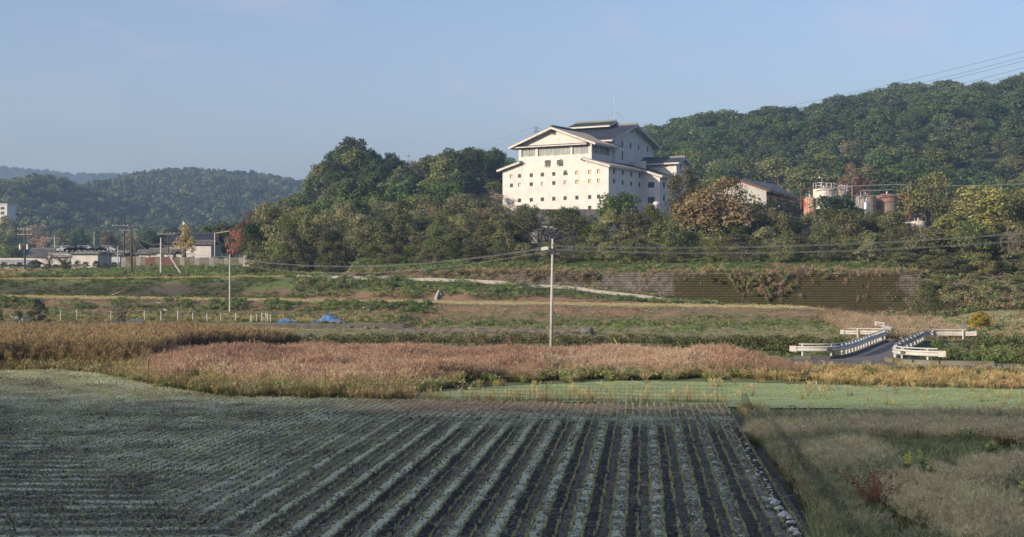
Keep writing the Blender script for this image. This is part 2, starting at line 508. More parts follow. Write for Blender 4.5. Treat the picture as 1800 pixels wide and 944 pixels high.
# ------------------------------------------------------------------ scatter of uncountable plants (geometry nodes)
def scatter(name, pts, protos, scale, tone, rotz=None, tilt=.12, pick=None, parent=None, scl_xy=None):
    n = len(pts)
    me = bpy.data.meshes.new(name)
    me.vertices.add(n); me.vertices.foreach_set('co', np.asarray(pts, np.float32).ravel())
    rot = np.stack([RNG.normal(0, tilt, n), RNG.normal(0, tilt, n), RNG.uniform(0, 6.283, n) if rotz is None else rotz], 1)
    a = me.attributes.new('rot', 'FLOAT_VECTOR', 'POINT'); a.data.foreach_set('vector', rot.astype(np.float32).ravel())
    sc = np.stack([scale if scl_xy is None else scl_xy] * 2 + [scale], 1)
    a = me.attributes.new('scl', 'FLOAT_VECTOR', 'POINT'); a.data.foreach_set('vector', sc.astype(np.float32).ravel())
    a = me.attributes.new('tone', 'FLOAT', 'POINT'); a.data.foreach_set('value', np.asarray(tone, np.float32))
    a = me.attributes.new('pick', 'INT', 'POINT'); a.data.foreach_set('value', (RNG.integers(0, len(protos), n) if pick is None else pick).astype(np.int32))
    pc = bpy.data.collections.new(name + '_kinds')
    for k, m in enumerate(protos):
        po = bpy.data.objects.new(f'{name}_kind_{k:02d}', m); pc.objects.link(po)
    g = bpy.data.node_groups.new(name + '_scatter', 'GeometryNodeTree')
    g.interface.new_socket('Geometry', in_out='INPUT', socket_type='NodeSocketGeometry')
    g.interface.new_socket('Geometry', in_out='OUTPUT', socket_type='NodeSocketGeometry')
    N = g.nodes.new
    gi = N('NodeGroupInput'); go = N('NodeGroupOutput'); ip = N('GeometryNodeInstanceOnPoints'); ci = N('GeometryNodeCollectionInfo')
    ci.inputs['Collection'].default_value = pc; ci.inputs['Separate Children'].default_value = True; ci.inputs['Reset Children'].default_value = True
    ip.inputs['Pick Instance'].default_value = True
    def na(t, nm):
        r = N('GeometryNodeInputNamedAttribute'); r.data_type = t; r.inputs['Name'].default_value = nm
        return r.outputs['Attribute']
    K = g.links.new
    K(gi.outputs[0], ip.inputs['Points']); K(ci.outputs[0], ip.inputs['Instance'])
    K(na('FLOAT_VECTOR', 'rot'), ip.inputs['Rotation']); K(na('FLOAT_VECTOR', 'scl'), ip.inputs['Scale']); K(na('INT', 'pick'), ip.inputs['Instance Index'])
    K(ip.outputs[0], go.inputs[0])
    o = link(name, me, parent)
    md = o.modifiers.new('scatter', 'NODES'); md.node_group = g
    o['kind'] = 'stuff'
    return o

def tuft(name, mat, n, h, spread, w, bend, seed, plume=0, pw=.03, hvar=.35, levels=3):
    """a tuft of n bent blades, with hf = height fraction; plume > 0 adds small seed-head flakes near each tip"""
    r = np.random.default_rng(seed)
    V = []; Q = []; T = []; hf = []; tn = []
    for i in range(n):
        a = r.uniform(0, 6.283); rad = spread * math.sqrt(r.uniform()); b0 = np.array([math.cos(a) * rad, math.sin(a) * rad, 0])
        hh = h * (1 - hvar + hvar * r.uniform()); bd = bend * (.4 + r.uniform()) * hh
        da = a + r.normal(0, .9); dv = np.array([math.cos(da), math.sin(da), 0])
        sd = np.array([-math.sin(da + r.normal(0, .8)), math.cos(da), 0]); t = r.uniform()
        o = len(V)
        for k in range(levels):
            f = k / levels
            p = b0 + dv * bd * f * f + np.array([0, 0, hh * f * (1 - .15 * f)])
            ww = w * (1 - .55 * f) / 2
            V += [p - sd * ww, p + sd * ww]; hf += [f * hh / h] * 2; tn += [t, t]
        tip = b0 + dv * bd + np.array([0, 0, hh * .85]); V.append(tip); hf.append(hh / h); tn.append(t)
        for k in range(levels - 1): Q.append((o + 2 * k, o + 2 * k + 1, o + 2 * k + 3, o + 2 * k + 2))
        T.append((o + 2 * levels - 2, o + 2 * levels - 1, o + 2 * levels))
        for k in range(plume):
            f = r.uniform(.62, 1.02); p = b0 + dv * bd * f * f + np.array([0, 0, hh * f * (1 - .15 * f)])
            d1 = r.normal(0, 1, 3); d1 /= np.linalg.norm(d1); d1[2] = abs(d1[2]) * .9 + .45
            d2 = r.normal(0, 1, 3); d2 -= d1 * d2.dot(d1) / d1.dot(d1); d2 /= np.linalg.norm(d2)
            o2 = len(V); L1 = pw * r.uniform(1.2, 3.2)
            V += [p, p + d1 * L1 * .5 + d2 * pw * .17, p + d1 * L1, p + d1 * L1 * .5 - d2 * pw * .17]; hf += [1.0] * 4; tn += [r.uniform()] * 4
            Q.append((o2, o2 + 1, o2 + 2, o2 + 3))
    return np_mesh(name, np.array(V), Q, mat, {'hf': hf, 'tint': tn}, tri=T)

def leaf_cards(C, size, nrm_dir, rng, flatten=.0, aspect=.62):
    """diamond leaf quads at points C with normals biased along nrm_dir"""
    n = len(C)
    nr = nrm_dir + rng.normal(0, .55, (n, 3)); nr /= np.linalg.norm(nr, axis=1)[:, None] + 1e-9
    t = rng.normal(0, 1, (n, 3)); t -= nr * (t * nr).sum(1)[:, None]; t /= np.linalg.norm(t, axis=1)[:, None] + 1e-9
    b = np.cross(nr, t)
    s = size * rng.uniform(.6, 1.35, n)[:, None] / 2
    V = np.stack([C - t * s, C + b * s * aspect, C + t * s, C - b * s * aspect], 1).reshape(-1, 3)
    Q = np.arange(n * 4).reshape(n, 4)
    return V, Q

def clump_foliage(clumps, n_per, leaf, rng, mat, name, gap=.0, squash=.85, up=.35):
    """clumps: list of (x, y, z, r). Leaf-sized faces spread through each clump, denser near its skin"""
    Cs = []; Ns = []; T = []
    for (x, y, z, r) in clumps:
        m = max(6, int(n_per * (r / 1.2) ** 2))
        d = rng.normal(0, 1, (m, 3)); d /= np.linalg.norm(d, axis=1)[:, None]
        d[:, 2] = np.where(d[:, 2] < -.55, -d[:, 2], d[:, 2])
        rr = r * (.45 + .6 * rng.uniform(0, 1, m) ** .6)
        lump = 1 + .28 * np.sin(d[:, 0] * 5 + x * 3) * np.sin(d[:, 1] * 5 + y * 3) * np.cos(d[:, 2] * 4 + z)
        p = d * (rr * lump)[:, None]; p[:, 2] *= squash
        Cs.append(p + np.array([x, y, z])); nn = d.copy(); nn[:, 2] += up; Ns.append(nn)
        T.append(np.clip(rng.normal(rng.uniform(.2, .8), .22, m), 0, 1))
    C = np.vstack(Cs); N = np.vstack(Ns); T = np.concatenate(T)
    V, Q = leaf_cards(C, leaf, N, rng)
    return np_mesh(name, V, Q, mat, {'tint': np.repeat(T, 4)})

def tree_meshes(kind, seed, leafmat, barkmat, leaf, n_per=110):
    """trunk mesh and crown mesh of a tree 8 m tall, foot at the origin"""
    r = np.random.default_rng(seed); B = MB(); cl = []
    def limb(p0, p1, r0, r1, wig=.25, n=4):
        p0 = np.array(p0); p1 = np.array(p1); pts = []; rad = []
        for k in range(n + 1):
            f = k / n; q = p0 * (1 - f) + p1 * f + r.normal(0, wig, 3) * math.sin(math.pi * f)
            pts.append(q); rad.append(r0 + (r1 - r0) * f)
        B.tube(pts, rad, 6); return pts
    if kind in ('round', 'tall', 'broad', 'autumn'):
        RX, cz, RZ, nc = {'round': (3.0, 4.6, 3.0, 30), 'tall': (2.2, 4.7, 3.2, 28), 'broad': (4.0, 4.8, 2.6, 36), 'autumn': (3.4, 4.6, 3.2, 34)}[kind]
        tr = limb((0, 0, -.4), (r.normal(0, .25), r.normal(0, .25), cz), .26, .12)
        for k in range(nc):
            u = r.uniform(-.75, 1); a = k * 2.39996 + r.normal(0, .3); s = math.sqrt(max(0, 1 - u * u))
            f = r.uniform(.62, .95)
            c = (RX * f * s * math.cos(a), RX * f * s * math.sin(a), cz + RZ * f * u)
            cl.append((*c, r.uniform(.75, 1.3) * RX / 3.0))
            if k % 3 == 0: limb(tr[r.integers(2, 4)], c, .09, .025)
        for k in range(8):
            a = r.uniform(0, 6.28); cl.append((RX * .35 * math.cos(a), RX * .35 * math.sin(a), cz + r.uniform(-.5, .6) * RZ, 1.2 * RX / 3))
        crown = clump_foliage(cl, n_per, leaf, r, leafmat, 'crown')
    elif kind == 'bush':
        for k in range(5): limb((0, 0, -.4), (r.uniform(-1.8, 1.8), r.uniform(-1.2, 1.2), r.uniform(3, 6)), .13, .03)
        for k in range(34):
            a = r.uniform(0, 6.28); h = r.uniform(0, 1); w = 2.9 * (1 - .72 * h ** 1.6) * math.sqrt(r.uniform(.25, 1))
            cl.append((w * math.cos(a), w * math.sin(a), .7 + 6.4 * h, r.uniform(.7, 1.25)))
        crown = clump_foliage(cl, n_per, leaf, r, leafmat, 'crown')
    elif kind == 'umbrella':
        tr = limb((0, 0, -.4), (r.normal(0, .2), 0, 2.4), .34, .26, .1)
        for k in range(9):
            a = k * 2.399; f = r.uniform(.5, 1); e = (5.2 * f * math.cos(a), 3.6 * f * math.sin(a), 5.6 + 1.4 * (1 - f) + r.normal(0, .3))
            pts = limb(tr[-1], e, .16, .04, .35, 5)
            for j in range(4):
                q = pts[-1 - (j % 3)]; e2 = (q[0] + r.normal(0, 1.1), q[1] + r.normal(0, .9), q[2] + r.uniform(.1, 1.0)); limb(q, e2, .04, .012, .1, 2)
                cl.append((*e2, r.uniform(.6, 1.0)))
        for k in range(10): cl.append((r.normal(0, 1.8), r.normal(0, 1.4), 6.6 + r.uniform(0, 1.0), 1.0))
        crown = clump_foliage(cl, n_per, leaf, r, leafmat, 'crown', squash=.6)
    elif kind == 'sparse':
        tr = limb((0, 0, -.4), (r.normal(0, .3), r.normal(0, .3), 4.2), .2, .1)
        for k in range(13):
            a = k * 2.399; h = r.uniform(.35, 1); f = r.uniform(.5, 1.0)
            e = (3.0 * f * math.cos(a), 3.0 * f * math.sin(a), 4 + 4 * h * (1.15 - .5 * f)); pts = limb(tr[r.integers(2, 5)], e, .09, .02, .2, 4)
            for j in range(5):
                q = pts[r.integers(1, 5)]; e2 = q + r.normal(0, .75, 3) + np.array([0, 0, .6]); limb(q, e2, .028, .008, .08, 2)
                cl.append((*e2, r.uniform(.5, .9)))
        crown = clump_foliage(cl, n_per * .62, leaf, r, leafmat, 'crown')
    elif kind == 'bare':
        tr = limb((0, 0, -.4), (r.normal(0, .5), 0, 3.0), .3, .2)
        tw = []
        for k in range(9):
            a = k * 2.399; f = r.uniform(.6, 1.0); e = (3.6 * f * math.cos(a), 2.2 * f * math.sin(a), 4.5 + 3.3 * r.uniform(.1, 1)); pts = limb(tr[r.integers(1, 5)], e, .14, .035, .45, 5)
            for j in range(6):
                q = pts[r.integers(1, 6)]; e2 = q + r.normal(0, .9, 3) + np.array([0, 0, .5]); p2 = limb(q, e2, .045, .012, .15, 3)
                for i in range(2): e3 = p2[2] + r.normal(0, .5, 3); limb(p2[2], e3, .015, .005, .05, 2)
                cl.append((*e2, r.uniform(.4, .7)))
        crown = clump_foliage(cl[:22], n_per * .35, leaf, r, leafmat, 'crown')
    elif kind == 'cone':
        limb((0, 0, -.4), (0, 0, 7.6), .2, .04, .05)
        for k in range(40):
            h = (k + .5) / 40; a = k * 2.399; w = 1.75 * (1 - h) ** .8
            cl.append((w * math.cos(a) * r.uniform(.4, 1), w * math.sin(a) * r.uniform(.4, 1), 1.0 + 6.9 * h, .35 + .75 * (1 - h)))
        crown = clump_foliage(cl, n_per, leaf, r, leafmat, 'crown', up=.1)
    elif kind == 'ginkgo':
        tr = limb((0, 0, -.4), (.1, 0, 7.6), .22, .04, .1)
        for k in range(30):
            h = r.uniform(.12, 1); a = k * 2.399; w = 2.5 * (1 - h * .8) * r.uniform(.6, 1.05); c = (w * math.cos(a), w * math.sin(a), 1.2 + 6.4 * h + .4 * w)
            p = limb((0, 0, 1 + 5.6 * h), c, .05, .012, .1, 3); cl.append((*c, r.uniform(.5, .85))); cl.append((*p[2], .5))
        crown = clump_foliage(cl, n_per, leaf, r, leafmat, 'crown')
    elif kind == 'pine':
        tr = limb((0, 0, -.4), (.3, 0, 6.8), .3, .1, .3)
        for k in range(14):
            h = (k + .5) / 14; a = k * 2.399; w = 3.2 * (1 - .65 * h); c = (w * math.cos(a), w * math.sin(a), 2.0 + 5.3 * h); pts = limb((.1, 0, 1.8 + 5.0 * h), c, .08, .03)
            for q in (pts[-1], pts[-2], pts[2]): cl.append((*(q + r.normal(0, .35, 3)), .95))
        crown = clump_foliage(cl, n_per, leaf, r, leafmat, 'crown', squash=.45)
    t = bpy.data.meshes.new('trunk'); t.from_pydata(B.v, [], B.f); t.materials.append(barkmat); t.update()
    co = np.empty(len(crown.vertices) * 3, np.float32); crown.vertices.foreach_get('co', co); co = co.reshape(-1, 3)
    return t, crown, (co[:, 0].max() - co[:, 0].min()) * .5 + (co[:, 1].max() - co[:, 1].min()) * .5, co[:, 2].max()

# ------------------------------------------------------------------ ground sheet
def lines(*seg):
    out = []
    for a, b, s in seg: out.append(np.arange(a, b, s))
    return np.concatenate(out)

GX_ = lines((-1900, -500, 70), (-500, -130, 12), (-130, -60, 2.2), (-60, 62, 1.1), (62, 130, 2.2), (130, 420, 12), (420, 1400, 70))
GY_ = lines((-420, -10, 10), (-10, 54, 3), (54, 90, 2), (90, 111, .8), (111, 120.9, .7), (120.9, 121.2, .15), (121.2, 131, .8), (131, 140, .4), (140, 155.9, .5),
            (155.9, 156.4, .15), (156.4, 170, .7), (170, 240, 2), (240, 700, 7), (700, 3300, 60))
gxx, gyy = np.meshgrid(GX_, GY_)
gz = H(gxx, gyy)
gz = gz - .25 * (inside(FIELD, gxx, gyy) | inside(PADDY, gxx, gyy))

def cmix(a, b, t):
    return a + (np.asarray(b) - a) * t[..., None]

def ground_colour(x, y):
    c = np.zeros(x.shape + (3,)); c[:] = (.105, .115, .045)
    n1 = fbm(x * .16, y * .3, 3); n2 = fbm(x * .5, y * .9, 4); n3 = fbm(x * .07, y * .2, 8)
    c = cmix(c, (.085, .080, .045), sm(60, 52, y))
    c = cmix(c, (.17, .155, .075), sm(109, 114, y) * (1 - sm(118, 121, y)))
    c = cmix(c, (.19, .18, .085), sm(118, 121, y))
    b1 = sm(131, 132.5, y) * (1 - sm(138, 138.6, y))
    bank = np.where((n2 * .6 + n1 * .4 > .5)[..., None], np.array((.15, .11, .065)), np.array((.115, .12, .05)))
    bank = cmix(bank, (.19, .125, .072), sm(134.2, 135.6, y + (n1 - .5) * 3) * (.45 + .55 * sm(.38, .55, n2))); c = cmix(c, bank, b1)
    t1 = sm(138, 138.6, y) * (1 - sm(145.6, 146.4, y)) * (1 - sm(30, 34, x))
    c = cmix(c, (.42, .38, .20), t1); c = cmix(c, (.31, .30, .14), t1 * sm(.5, .65, n2))
    b2 = sm(145.6, 146.4, y) * (1 - sm(151.5, 152.2, y))
    red = np.where((n2 > .46)[..., None], np.array((.20, .125, .075)), np.array((.13, .10, .06)))
    up = sm(148.6, 150.2, y + (n1 - .5) * 5)
    c = cmix(c, red, b2 * (1 - up)); c = cmix(c, (.09, .125, .035), b2 * up)
    dk = b2 * sm(-26, -34, x) * (1 - sm(149.5, 151, y)); c = cmix(c, (.062, .055, .043), dk * .85)
    c = cmix(c, (.20, .185, .15), sm(151.6, 152.2, y) * (1 - sm(155.5, 156, y)) * sm(-30, -24, x))
    c = cmix(c, (.27, .25, .13), sm(151.6, 152.2, y) * (1 - sm(156, 160, y)) * (1 - sm(-30, -24, x)))
    c = cmix(c, (.085, .115, .035), sm(155.8, 156.6, y) * (1 - sm(168, 175, y)) * sm(-28, -18, x))
    c = cmix(c, (.13, .11, .055), sm(160, 164, y) * sm(.5, .62, n1) * sm(-28, -18, x))
    c = cmix(c, (.055, .062, .026), sm(172, 200, y))
    c = cmix(c, (.06, .07, .03), sm(-5, -20, y))
    return c * (1.15 + .5 * n2)[..., None]

gcol = ground_colour(gxx, gyy).reshape(-1, 3)
m, nt, p = new_mat('ground_earth')
p.inputs['Roughness'].default_value = .95
vc = attr(nt, 'gcol', 'GEOMETRY', 'Color')
nf = noise(nt, 1.7, 6); n2f = noise(nt, 9.0, 4)
hs = nt.nodes.new('ShaderNodeHueSaturation'); nt.links.new(vc, hs.inputs['Color'])
nt.links.new(math_(nt, 'MULTIPLY_ADD', nf, 1.1, .45), hs.inputs['Value'])
nt.links.new(hs.outputs[0], p.inputs['Base Color']); bump(nt, p, n2f, .8, .06)
M['ground'] = m
V = np.stack([gxx, gyy, gz], -1).reshape(-1, 3)
tag(link('ground', np_mesh('ground', V, grid_faces(len(GX_), len(GY_)), m, {'gcol': gcol}, smooth=True)), kind='structure')

def hz(x, y):
    return float(H(np.array([float(x)]), np.array([float(y)]))[0])

def strip(name, path, w, mat, lift=.03, kind='structure', n=5, step=1.0, ragged=.0):
    """a track laid on the ground along path [(x, y)], following the relief"""
    P = [Vector((x, y)) for x, y in path]; pts = []
    for a, b in zip(P, P[1:]):
        k = max(1, int((b - a).length / step))
        pts += [a.lerp(b, i / k) for i in range(k)]
    pts.append(P[-1])
    V = []
    for i, q in enumerate(pts):
        d = (pts[min(i + 1, len(pts) - 1)] - pts[max(i - 1, 0)]).normalized(); s = Vector((-d.y, d.x))
        for k in range(n):
            f = k / (n - 1) - .5; e = (w + (ragged * (vnoise(i * .4, k, 5) - .5) if k in (0, n - 1) else 0))
            V.append((q.x + s.x * f * e, q.y + s.y * f * e, 0))
    V = np.array(V, float); V[:, 2] = H(V[:, 0], V[:, 1])
    Z = V[:, 2].reshape(-1, n); Z[:] = Z.max(1)[:, None] * .5 + Z * .5 + lift
    V[:, 2] = Z.ravel()
    o = link(name, np_mesh(name, V, grid_faces(n, len(pts)), mat, smooth=True))
    return tag(o, kind=kind)

# ------------------------------------------------------------------ far wooded hills
def far_hill(name, prof, Yr, Y0, mat, back=500):
    xs = np.linspace(prof[0][0], prof[-1][0], 90)
    X = gx(xs, Yr); zr = CZ + (HY - np.interp(xs, [a for a, _ in prof], [b for _, b in prof])) / F * Yr
    ys = np.concatenate([np.linspace(Y0, Yr, 40), np.linspace(Yr + 25, Yr + back, 8)])
    xx, yy = np.meshgrid(X, ys)
    kr = np.where(yy <= Yr, np.clip((yy - Y0 + 10) / (Yr - Y0 + 10), 0, 1) ** 1.1, 1 - .8 * sm(Yr, Yr + back, yy))
    nn = (fbm(xx * 6 / Yr * 2.2, yy * 6 / Yr * 2.2, 77) - .5) * (Yr * .030) * np.minimum(1, (Yr - yy).clip(0) / (Yr * .2))
    zz = 2 + (zr[None, :] - 2) * kr + nn * kr
    V = np.stack([xx, yy, zz], -1).reshape(-1, 3)
    o = link(name, np_mesh(name, V, grid_faces(90, len(ys)), mat, smooth=True))
    tag(o, kind='structure')
    return X, ys, zz

M['forest_floor'] = plain('forest_floor', (.040, .052, .024), (.06, .062, .03), .95, .05)
hillA = far_hill('hill', [(-150, 358), (60, 363), (150, 353), (200, 341), (250, 324), (290, 311), (330, 309), (370, 313), (430, 316), (480, 322), (530, 332), (600, 348), (700, 361), (860, 373)], 1200, 520, M['forest_floor'])
hillB = far_hill('hill', [(-160, 352), (-40, 344), (0, 340), (40, 334), (62, 329), (92, 329), (112, 336), (140, 355), (170, 367), (230, 394), (330, 424), (420, 442)], 800, 430, M['forest_floor'], 250)
hillC = far_hill('hill', [(-200, 288), (-60, 296), (0, 302), (30, 308), (70, 308), (100, 314), (130, 317), (180, 315), (240, 317), (290, 320), (360, 326), (500, 338)], 2200, 1500, M['forest_floor'])

# ------------------------------------------------------------------ leaf materials and tree kinds
LM = {
    'evergreen': leaf_mat('evergreen_leaf', (.020, .036, .012), (.062, .085, .026)),
    'oak': leaf_mat('oak_leaf', (.032, .046, .015), (.105, .115, .034)),
    'olive': leaf_mat('olive_leaf', (.048, .054, .022), (.125, .122, .048)),
    'vine': leaf_mat('vine_leaf', (.055, .066, .022), (.145, .142, .052)),
    'yellow': leaf_mat('yellowing_leaf', (.060, .068, .018), (.16, .14, .040)),
    'orange': leaf_mat('orange_leaf', (.058, .062, .024), (.165, .098, .042), huevar=.02),
    'rust': leaf_mat('rust_leaf', (.09, .04, .024), (.17, .075, .04)),
    'redbrown': leaf_mat('redbrown_leaf', (.075, .042, .032), (.12, .065, .05)),
    'ginkgo': leaf_mat('ginkgo_leaf', (.17, .125, .018), (.26, .19, .035), objvar=.1, huevar=.005),
    'cedar': leaf_mat('cedar_needle', (.022, .036, .016), (.055, .070, .030)),
    'dry': leaf_mat('dry_leaf', (.11, .075, .045), (.22, .15, .09)),
    'pine': leaf_mat('pine_needle', (.014, .022, .012), (.034, .046, .020)),
}
TK = {}
def kind(key, shape, seeds, leafm, leaf, n_per=110, bark='bark'):
    TK[key] = [tree_meshes(shape, s, LM[leafm], M[bark], leaf, n_per) for s in seeds]
# near tree line, about 170 m away
kind('n_oak', 'round', (1, 2), 'oak', 0.31, 180)
kind('n_olive', 'round', (3,), 'olive', 0.33, 142)
kind('n_ever', 'round', (5, 6), 'evergreen', 0.31, 195)
kind('n_broad', 'broad', (7, 8), 'yellow', 0.34, 165)
kind('n_vine', 'bush', (9, 10, 11), 'vine', 0.34, 142)
kind('n_bigvine', 'bush', (29,), 'yellow', 0.27, 285)
kind('n_vineolive', 'bush', (12, 13), 'olive', 0.33, 150)
kind('n_bushdark', 'bush', (14,), 'oak', 0.30, 172)
kind('n_autumn', 'autumn', (15,), 'orange', 0.34, 112)
kind('n_tall', 'tall', (17,), 'olive', 0.30, 127)
kind('n_umb', 'umbrella', (18,), 'olive', 0.28, 120)
kind('n_sparse', 'sparse', (19, 20), 'olive', 0.23, 112)
kind('n_drysparse', 'sparse', (21,), 'dry', 0.23, 105)
kind('n_bare', 'bare', (22,), 'dry', 0.19, 90, 'bark_pale')
kind('n_pale', 'bare', (23,), 'olive', 0.16, 390, 'bark')
kind('n_red', 'sparse', (24,), 'redbrown', 0.31, 225)
kind('n_rust', 'round', (25,), 'rust', 0.33, 90)
kind('n_ginkgo', 'ginkgo', (26,), 'ginkgo', 0.33, 127)
kind('n_pine', 'pine', (27,), 'pine', 0.27, 165)
LM['goldbush'] = leaf_mat('gold_green_leaf', (.05, .06, .014), (.26, .19, .03), objvar=.05, huevar=.01)
kind('n_yellowbush', 'round', (28,), 'goldbush', 0.39, 225)
# knoll and ridge, 220 to 600 m away
kind('m_ever', 'round', (31, 32, 33), 'evergreen', 0.51, 75)
kind('m_oak', 'round', (34, 35), 'oak', 0.51, 69)
kind('m_olive', 'round', (36,), 'olive', 0.49, 58)
kind('m_dry', 'sparse', (37,), 'dry', 0.41, 60)
kind('m_cone', 'cone', (38,), 'cedar', 0.45, 72)
kind('m_broad', 'broad', (39, 40), 'evergreen', 0.57, 60)
# distant hills
kind('f_round', 'round', (41, 42), 'evergreen', 1.25, 12)
kind('f_oak', 'round', (43, 44), 'oak', 1.25, 12)
kind('f_olive', 'round', (45,), 'olive', 1.2, 11)
kind('f_cone', 'cone', (46, 47), 'cedar', 1.0, 16)

NT = 0
def plant_tree(key, x, y, h, w, label, cat, group=None, name='tree', zg=None, rz=None, sink=.1):
    """one tree: an Empty at its foot with the trunk and the crown under it; h and w in metres"""
    global NT
    NT += 1
    ks = TK[key]; t, c, pw, ph = ks[NT % len(ks)]
    o = thing(name, label, cat, (x, y, (hz(x, y) if zg is None else zg) - sink), group)
    s = h / ph; sw = w / pw
    o.rotation_euler = (0, 0, rnd.uniform(0, 6.28) if rz is None else rz); o.scale = (sw, sw, s)
    for nm, me in (('trunk', t), ('crown', c)):
        ch = bpy.data.objects.new(nm, me); COL.objects.link(ch); ch.parent = o
    return o

def tree_px(key, px, top, wpx, Y, label, cat, group=None, name='tree', rz=None, ybase=None):
    """a tree whose crown tops out at pixel row `top` and is wpx pixels wide, standing on the ground at depth Y"""
    x = gx(px, Y); zg = hz(x, Y) if ybase is None else CZ - (ybase - HY) / F * Y
    h = CZ - (top - HY) / F * Y - zg
    return plant_tree(key, x, Y, max(h, .6), wpx / F * Y, label, cat, group, name, zg, rz)

# ------------------------------------------------------------------ woods on the knoll and the ridge
def pick_forest(x, y, r):
    n = float(fbm(np.array([x * .03]), np.array([y * .03]), 61)[0]); t = r.random() * .5 + n * .5
    if t < .36: return r.choice(['m_oak', 'm_ever'])
    if t < .46: return 'm_ever'
    if t < .54: return r.choice(['m_broad', 'm_ever'])
    if t < .60: return 'm_oak'
    if t < .66: return r.choice(['m_olive', 'm_oak'])
    return r.choice(['m_dry', 'm_olive', 'm_oak', 'm_cone'])

def poisson(x0, x1, y0, y1, d0, d1, rng, ok):
    """points spaced d0 near to d1 far"""
    P = []
    tries = int((x1 - x0) * (y1 - y0) / (d0 * d0) * 3.0)
    cell = {}
    for _ in range(tries):
        x = rng.uniform(x0, x1); y = rng.uniform(y0, y1)
        if not ok(x, y): continue
        d = d0 + (d1 - d0) * (y - y0) / (y1 - y0)
        cx, cy = int(x // d1), int(y // d1); bad = False
        for i in (-1, 0, 1):
            for j in (-1, 0, 1):
                for (a, b) in cell.get((cx + i, cy + j), ()):
                    if (a - x) ** 2 + (b - y) ** 2 < d * d: bad = True; break
                if bad: break
            if bad: break
        if bad: continue
        cell.setdefault((cx, cy), []).append((x, y)); P.append((x, y))
    return P

r2 = random.Random(5)
LOOK = {'m_ever': ('dark round evergreen', 'dark evergreens'), 'm_oak': ('dull green round tree', 'dull green trees'), 'm_olive': ('olive yellow tree', 'olive trees'), 'm_dry': ('half bare brown tree', 'half bare trees'),
        'm_cone': ('slim pointed conifer', 'conifers'), 'm_broad': ('broad spreading evergreen', 'broad evergreens')}
def knoll_ok(x, y):
    px = CX + F * x / y
    return 432 < px < 885 and not (x > -9 and y < 300)
for (x, y) in poisson(-84, 8, 216, 352, 5.6, 6.4, r2, knoll_ok):
    h = r2.uniform(6.0, 8.6); k = pick_forest(x, y, r2)
    px = CX + F * x / y
    zn = 'on the left flank of the knoll' if px < 560 else 'under the peak of the knoll' if px < 690 else 'on the middle of the knoll' if px < 790 else 'on the knoll beside the white hall'
    zn = ('low ' if y < 275 else 'high ') + zn
    plant_tree(k, x, y, h, r2.uniform(6.0, 8.6), f'{LOOK[k][0]} {zn}', 'tree', f'{LOOK[k][1]} {zn}', 'forest_tree', sink=.6)
# the tall crowns along the knoll's skyline
for px, top, wpx, Y, k, lab in [
    (622, 238, 62, 331, 'm_ever', 'tallest evergreen tree on the crest of the knoll, sky showing through its crown'),
    (585, 262, 50, 327, 'm_ever', 'dark evergreen on the steep left shoulder of the knoll'),
    (562, 284, 44, 323, 'm_oak', 'evergreen below the left shoulder of the knoll, above the far hill'),
    (655, 258, 50, 336, 'm_broad', 'broad dark evergreen just right of the knoll\'s tallest tree'),
    (690, 266, 44, 338, 'm_olive', 'yellow brown tree on the knoll\'s skyline dip'),
    (728, 272, 46, 340, 'm_dry', 'thin brownish tree in the dip of the knoll\'s skyline'),
    (755, 270, 40, 341, 'm_ever', 'dark evergreen at the right end of the skyline dip'),
    (787, 258, 48, 341, 'm_ever', 'round dark evergreen left of the big round crown beside the white hall'),
    (832, 256, 62, 341, 'm_broad', 'big round dark evergreen on the skyline between the knoll and the white hall'),
    (872, 258, 54, 343, 'm_ever', 'dark evergreen on the skyline touching the left eave of the white hall'),
    (895, 275, 40, 336, 'm_ever', 'dark evergreen close against the left wall of the white hall')]:
    tree_px(k, px, top, wpx, Y, lab, 'tree', name='evergreen_tree')

for px, top, w, Y, k, lab in [(872, 292, 52, 318, 'm_oak', 'dull green tree beside the hall\'s left wall, below the skyline trees'), (850, 300, 50, 314, 'm_dry', 'brown tree left of the hall, halfway down the knoll'), (886, 312, 44, 309, 'm_ever', 'dark evergreen against the middle of the hall\'s left wall'),
    (862, 322, 52, 305, 'm_dry', 'purplish brown tree low beside the hall\'s left corner'), (838, 326, 50, 300, 'm_oak', 'green tree low on the knoll left of the hall'), (880, 334, 44, 296, 'm_olive', 'olive tree at the foot of the hall\'s left corner')]:
    tree_px(k, px, top, w, Y, lab, 'tree', name='tree')
for px, top, w, Y, k, lab in [(822, 336, 44, 284, 'm_dry', 'brown tree at the bottom of the gap left of the hall, farthest from it'), (842, 331, 44, 279, 'm_oak', 'green tree at the bottom of the gap left of the hall, in its middle'), (859, 340, 42, 274, 'm_ever', 'dark bush at the bottom of the gap left of the hall, near its corner'), (874, 337, 34, 270, 'm_dry', 'brown bush touching the hall\'s lower left corner'), (848, 314, 46, 290, 'm_ever', 'dark evergreen low in the gap left of the hall'), (870, 318, 40, 286, 'm_oak', 'green tree low in the gap close to the hall\'s left wall'), (830, 318, 46, 292, 'm_dry', 'brown tree low in the gap, at its left side')]:
    tree_px(k, px, top, w, Y, lab, 'tree', name='tree')
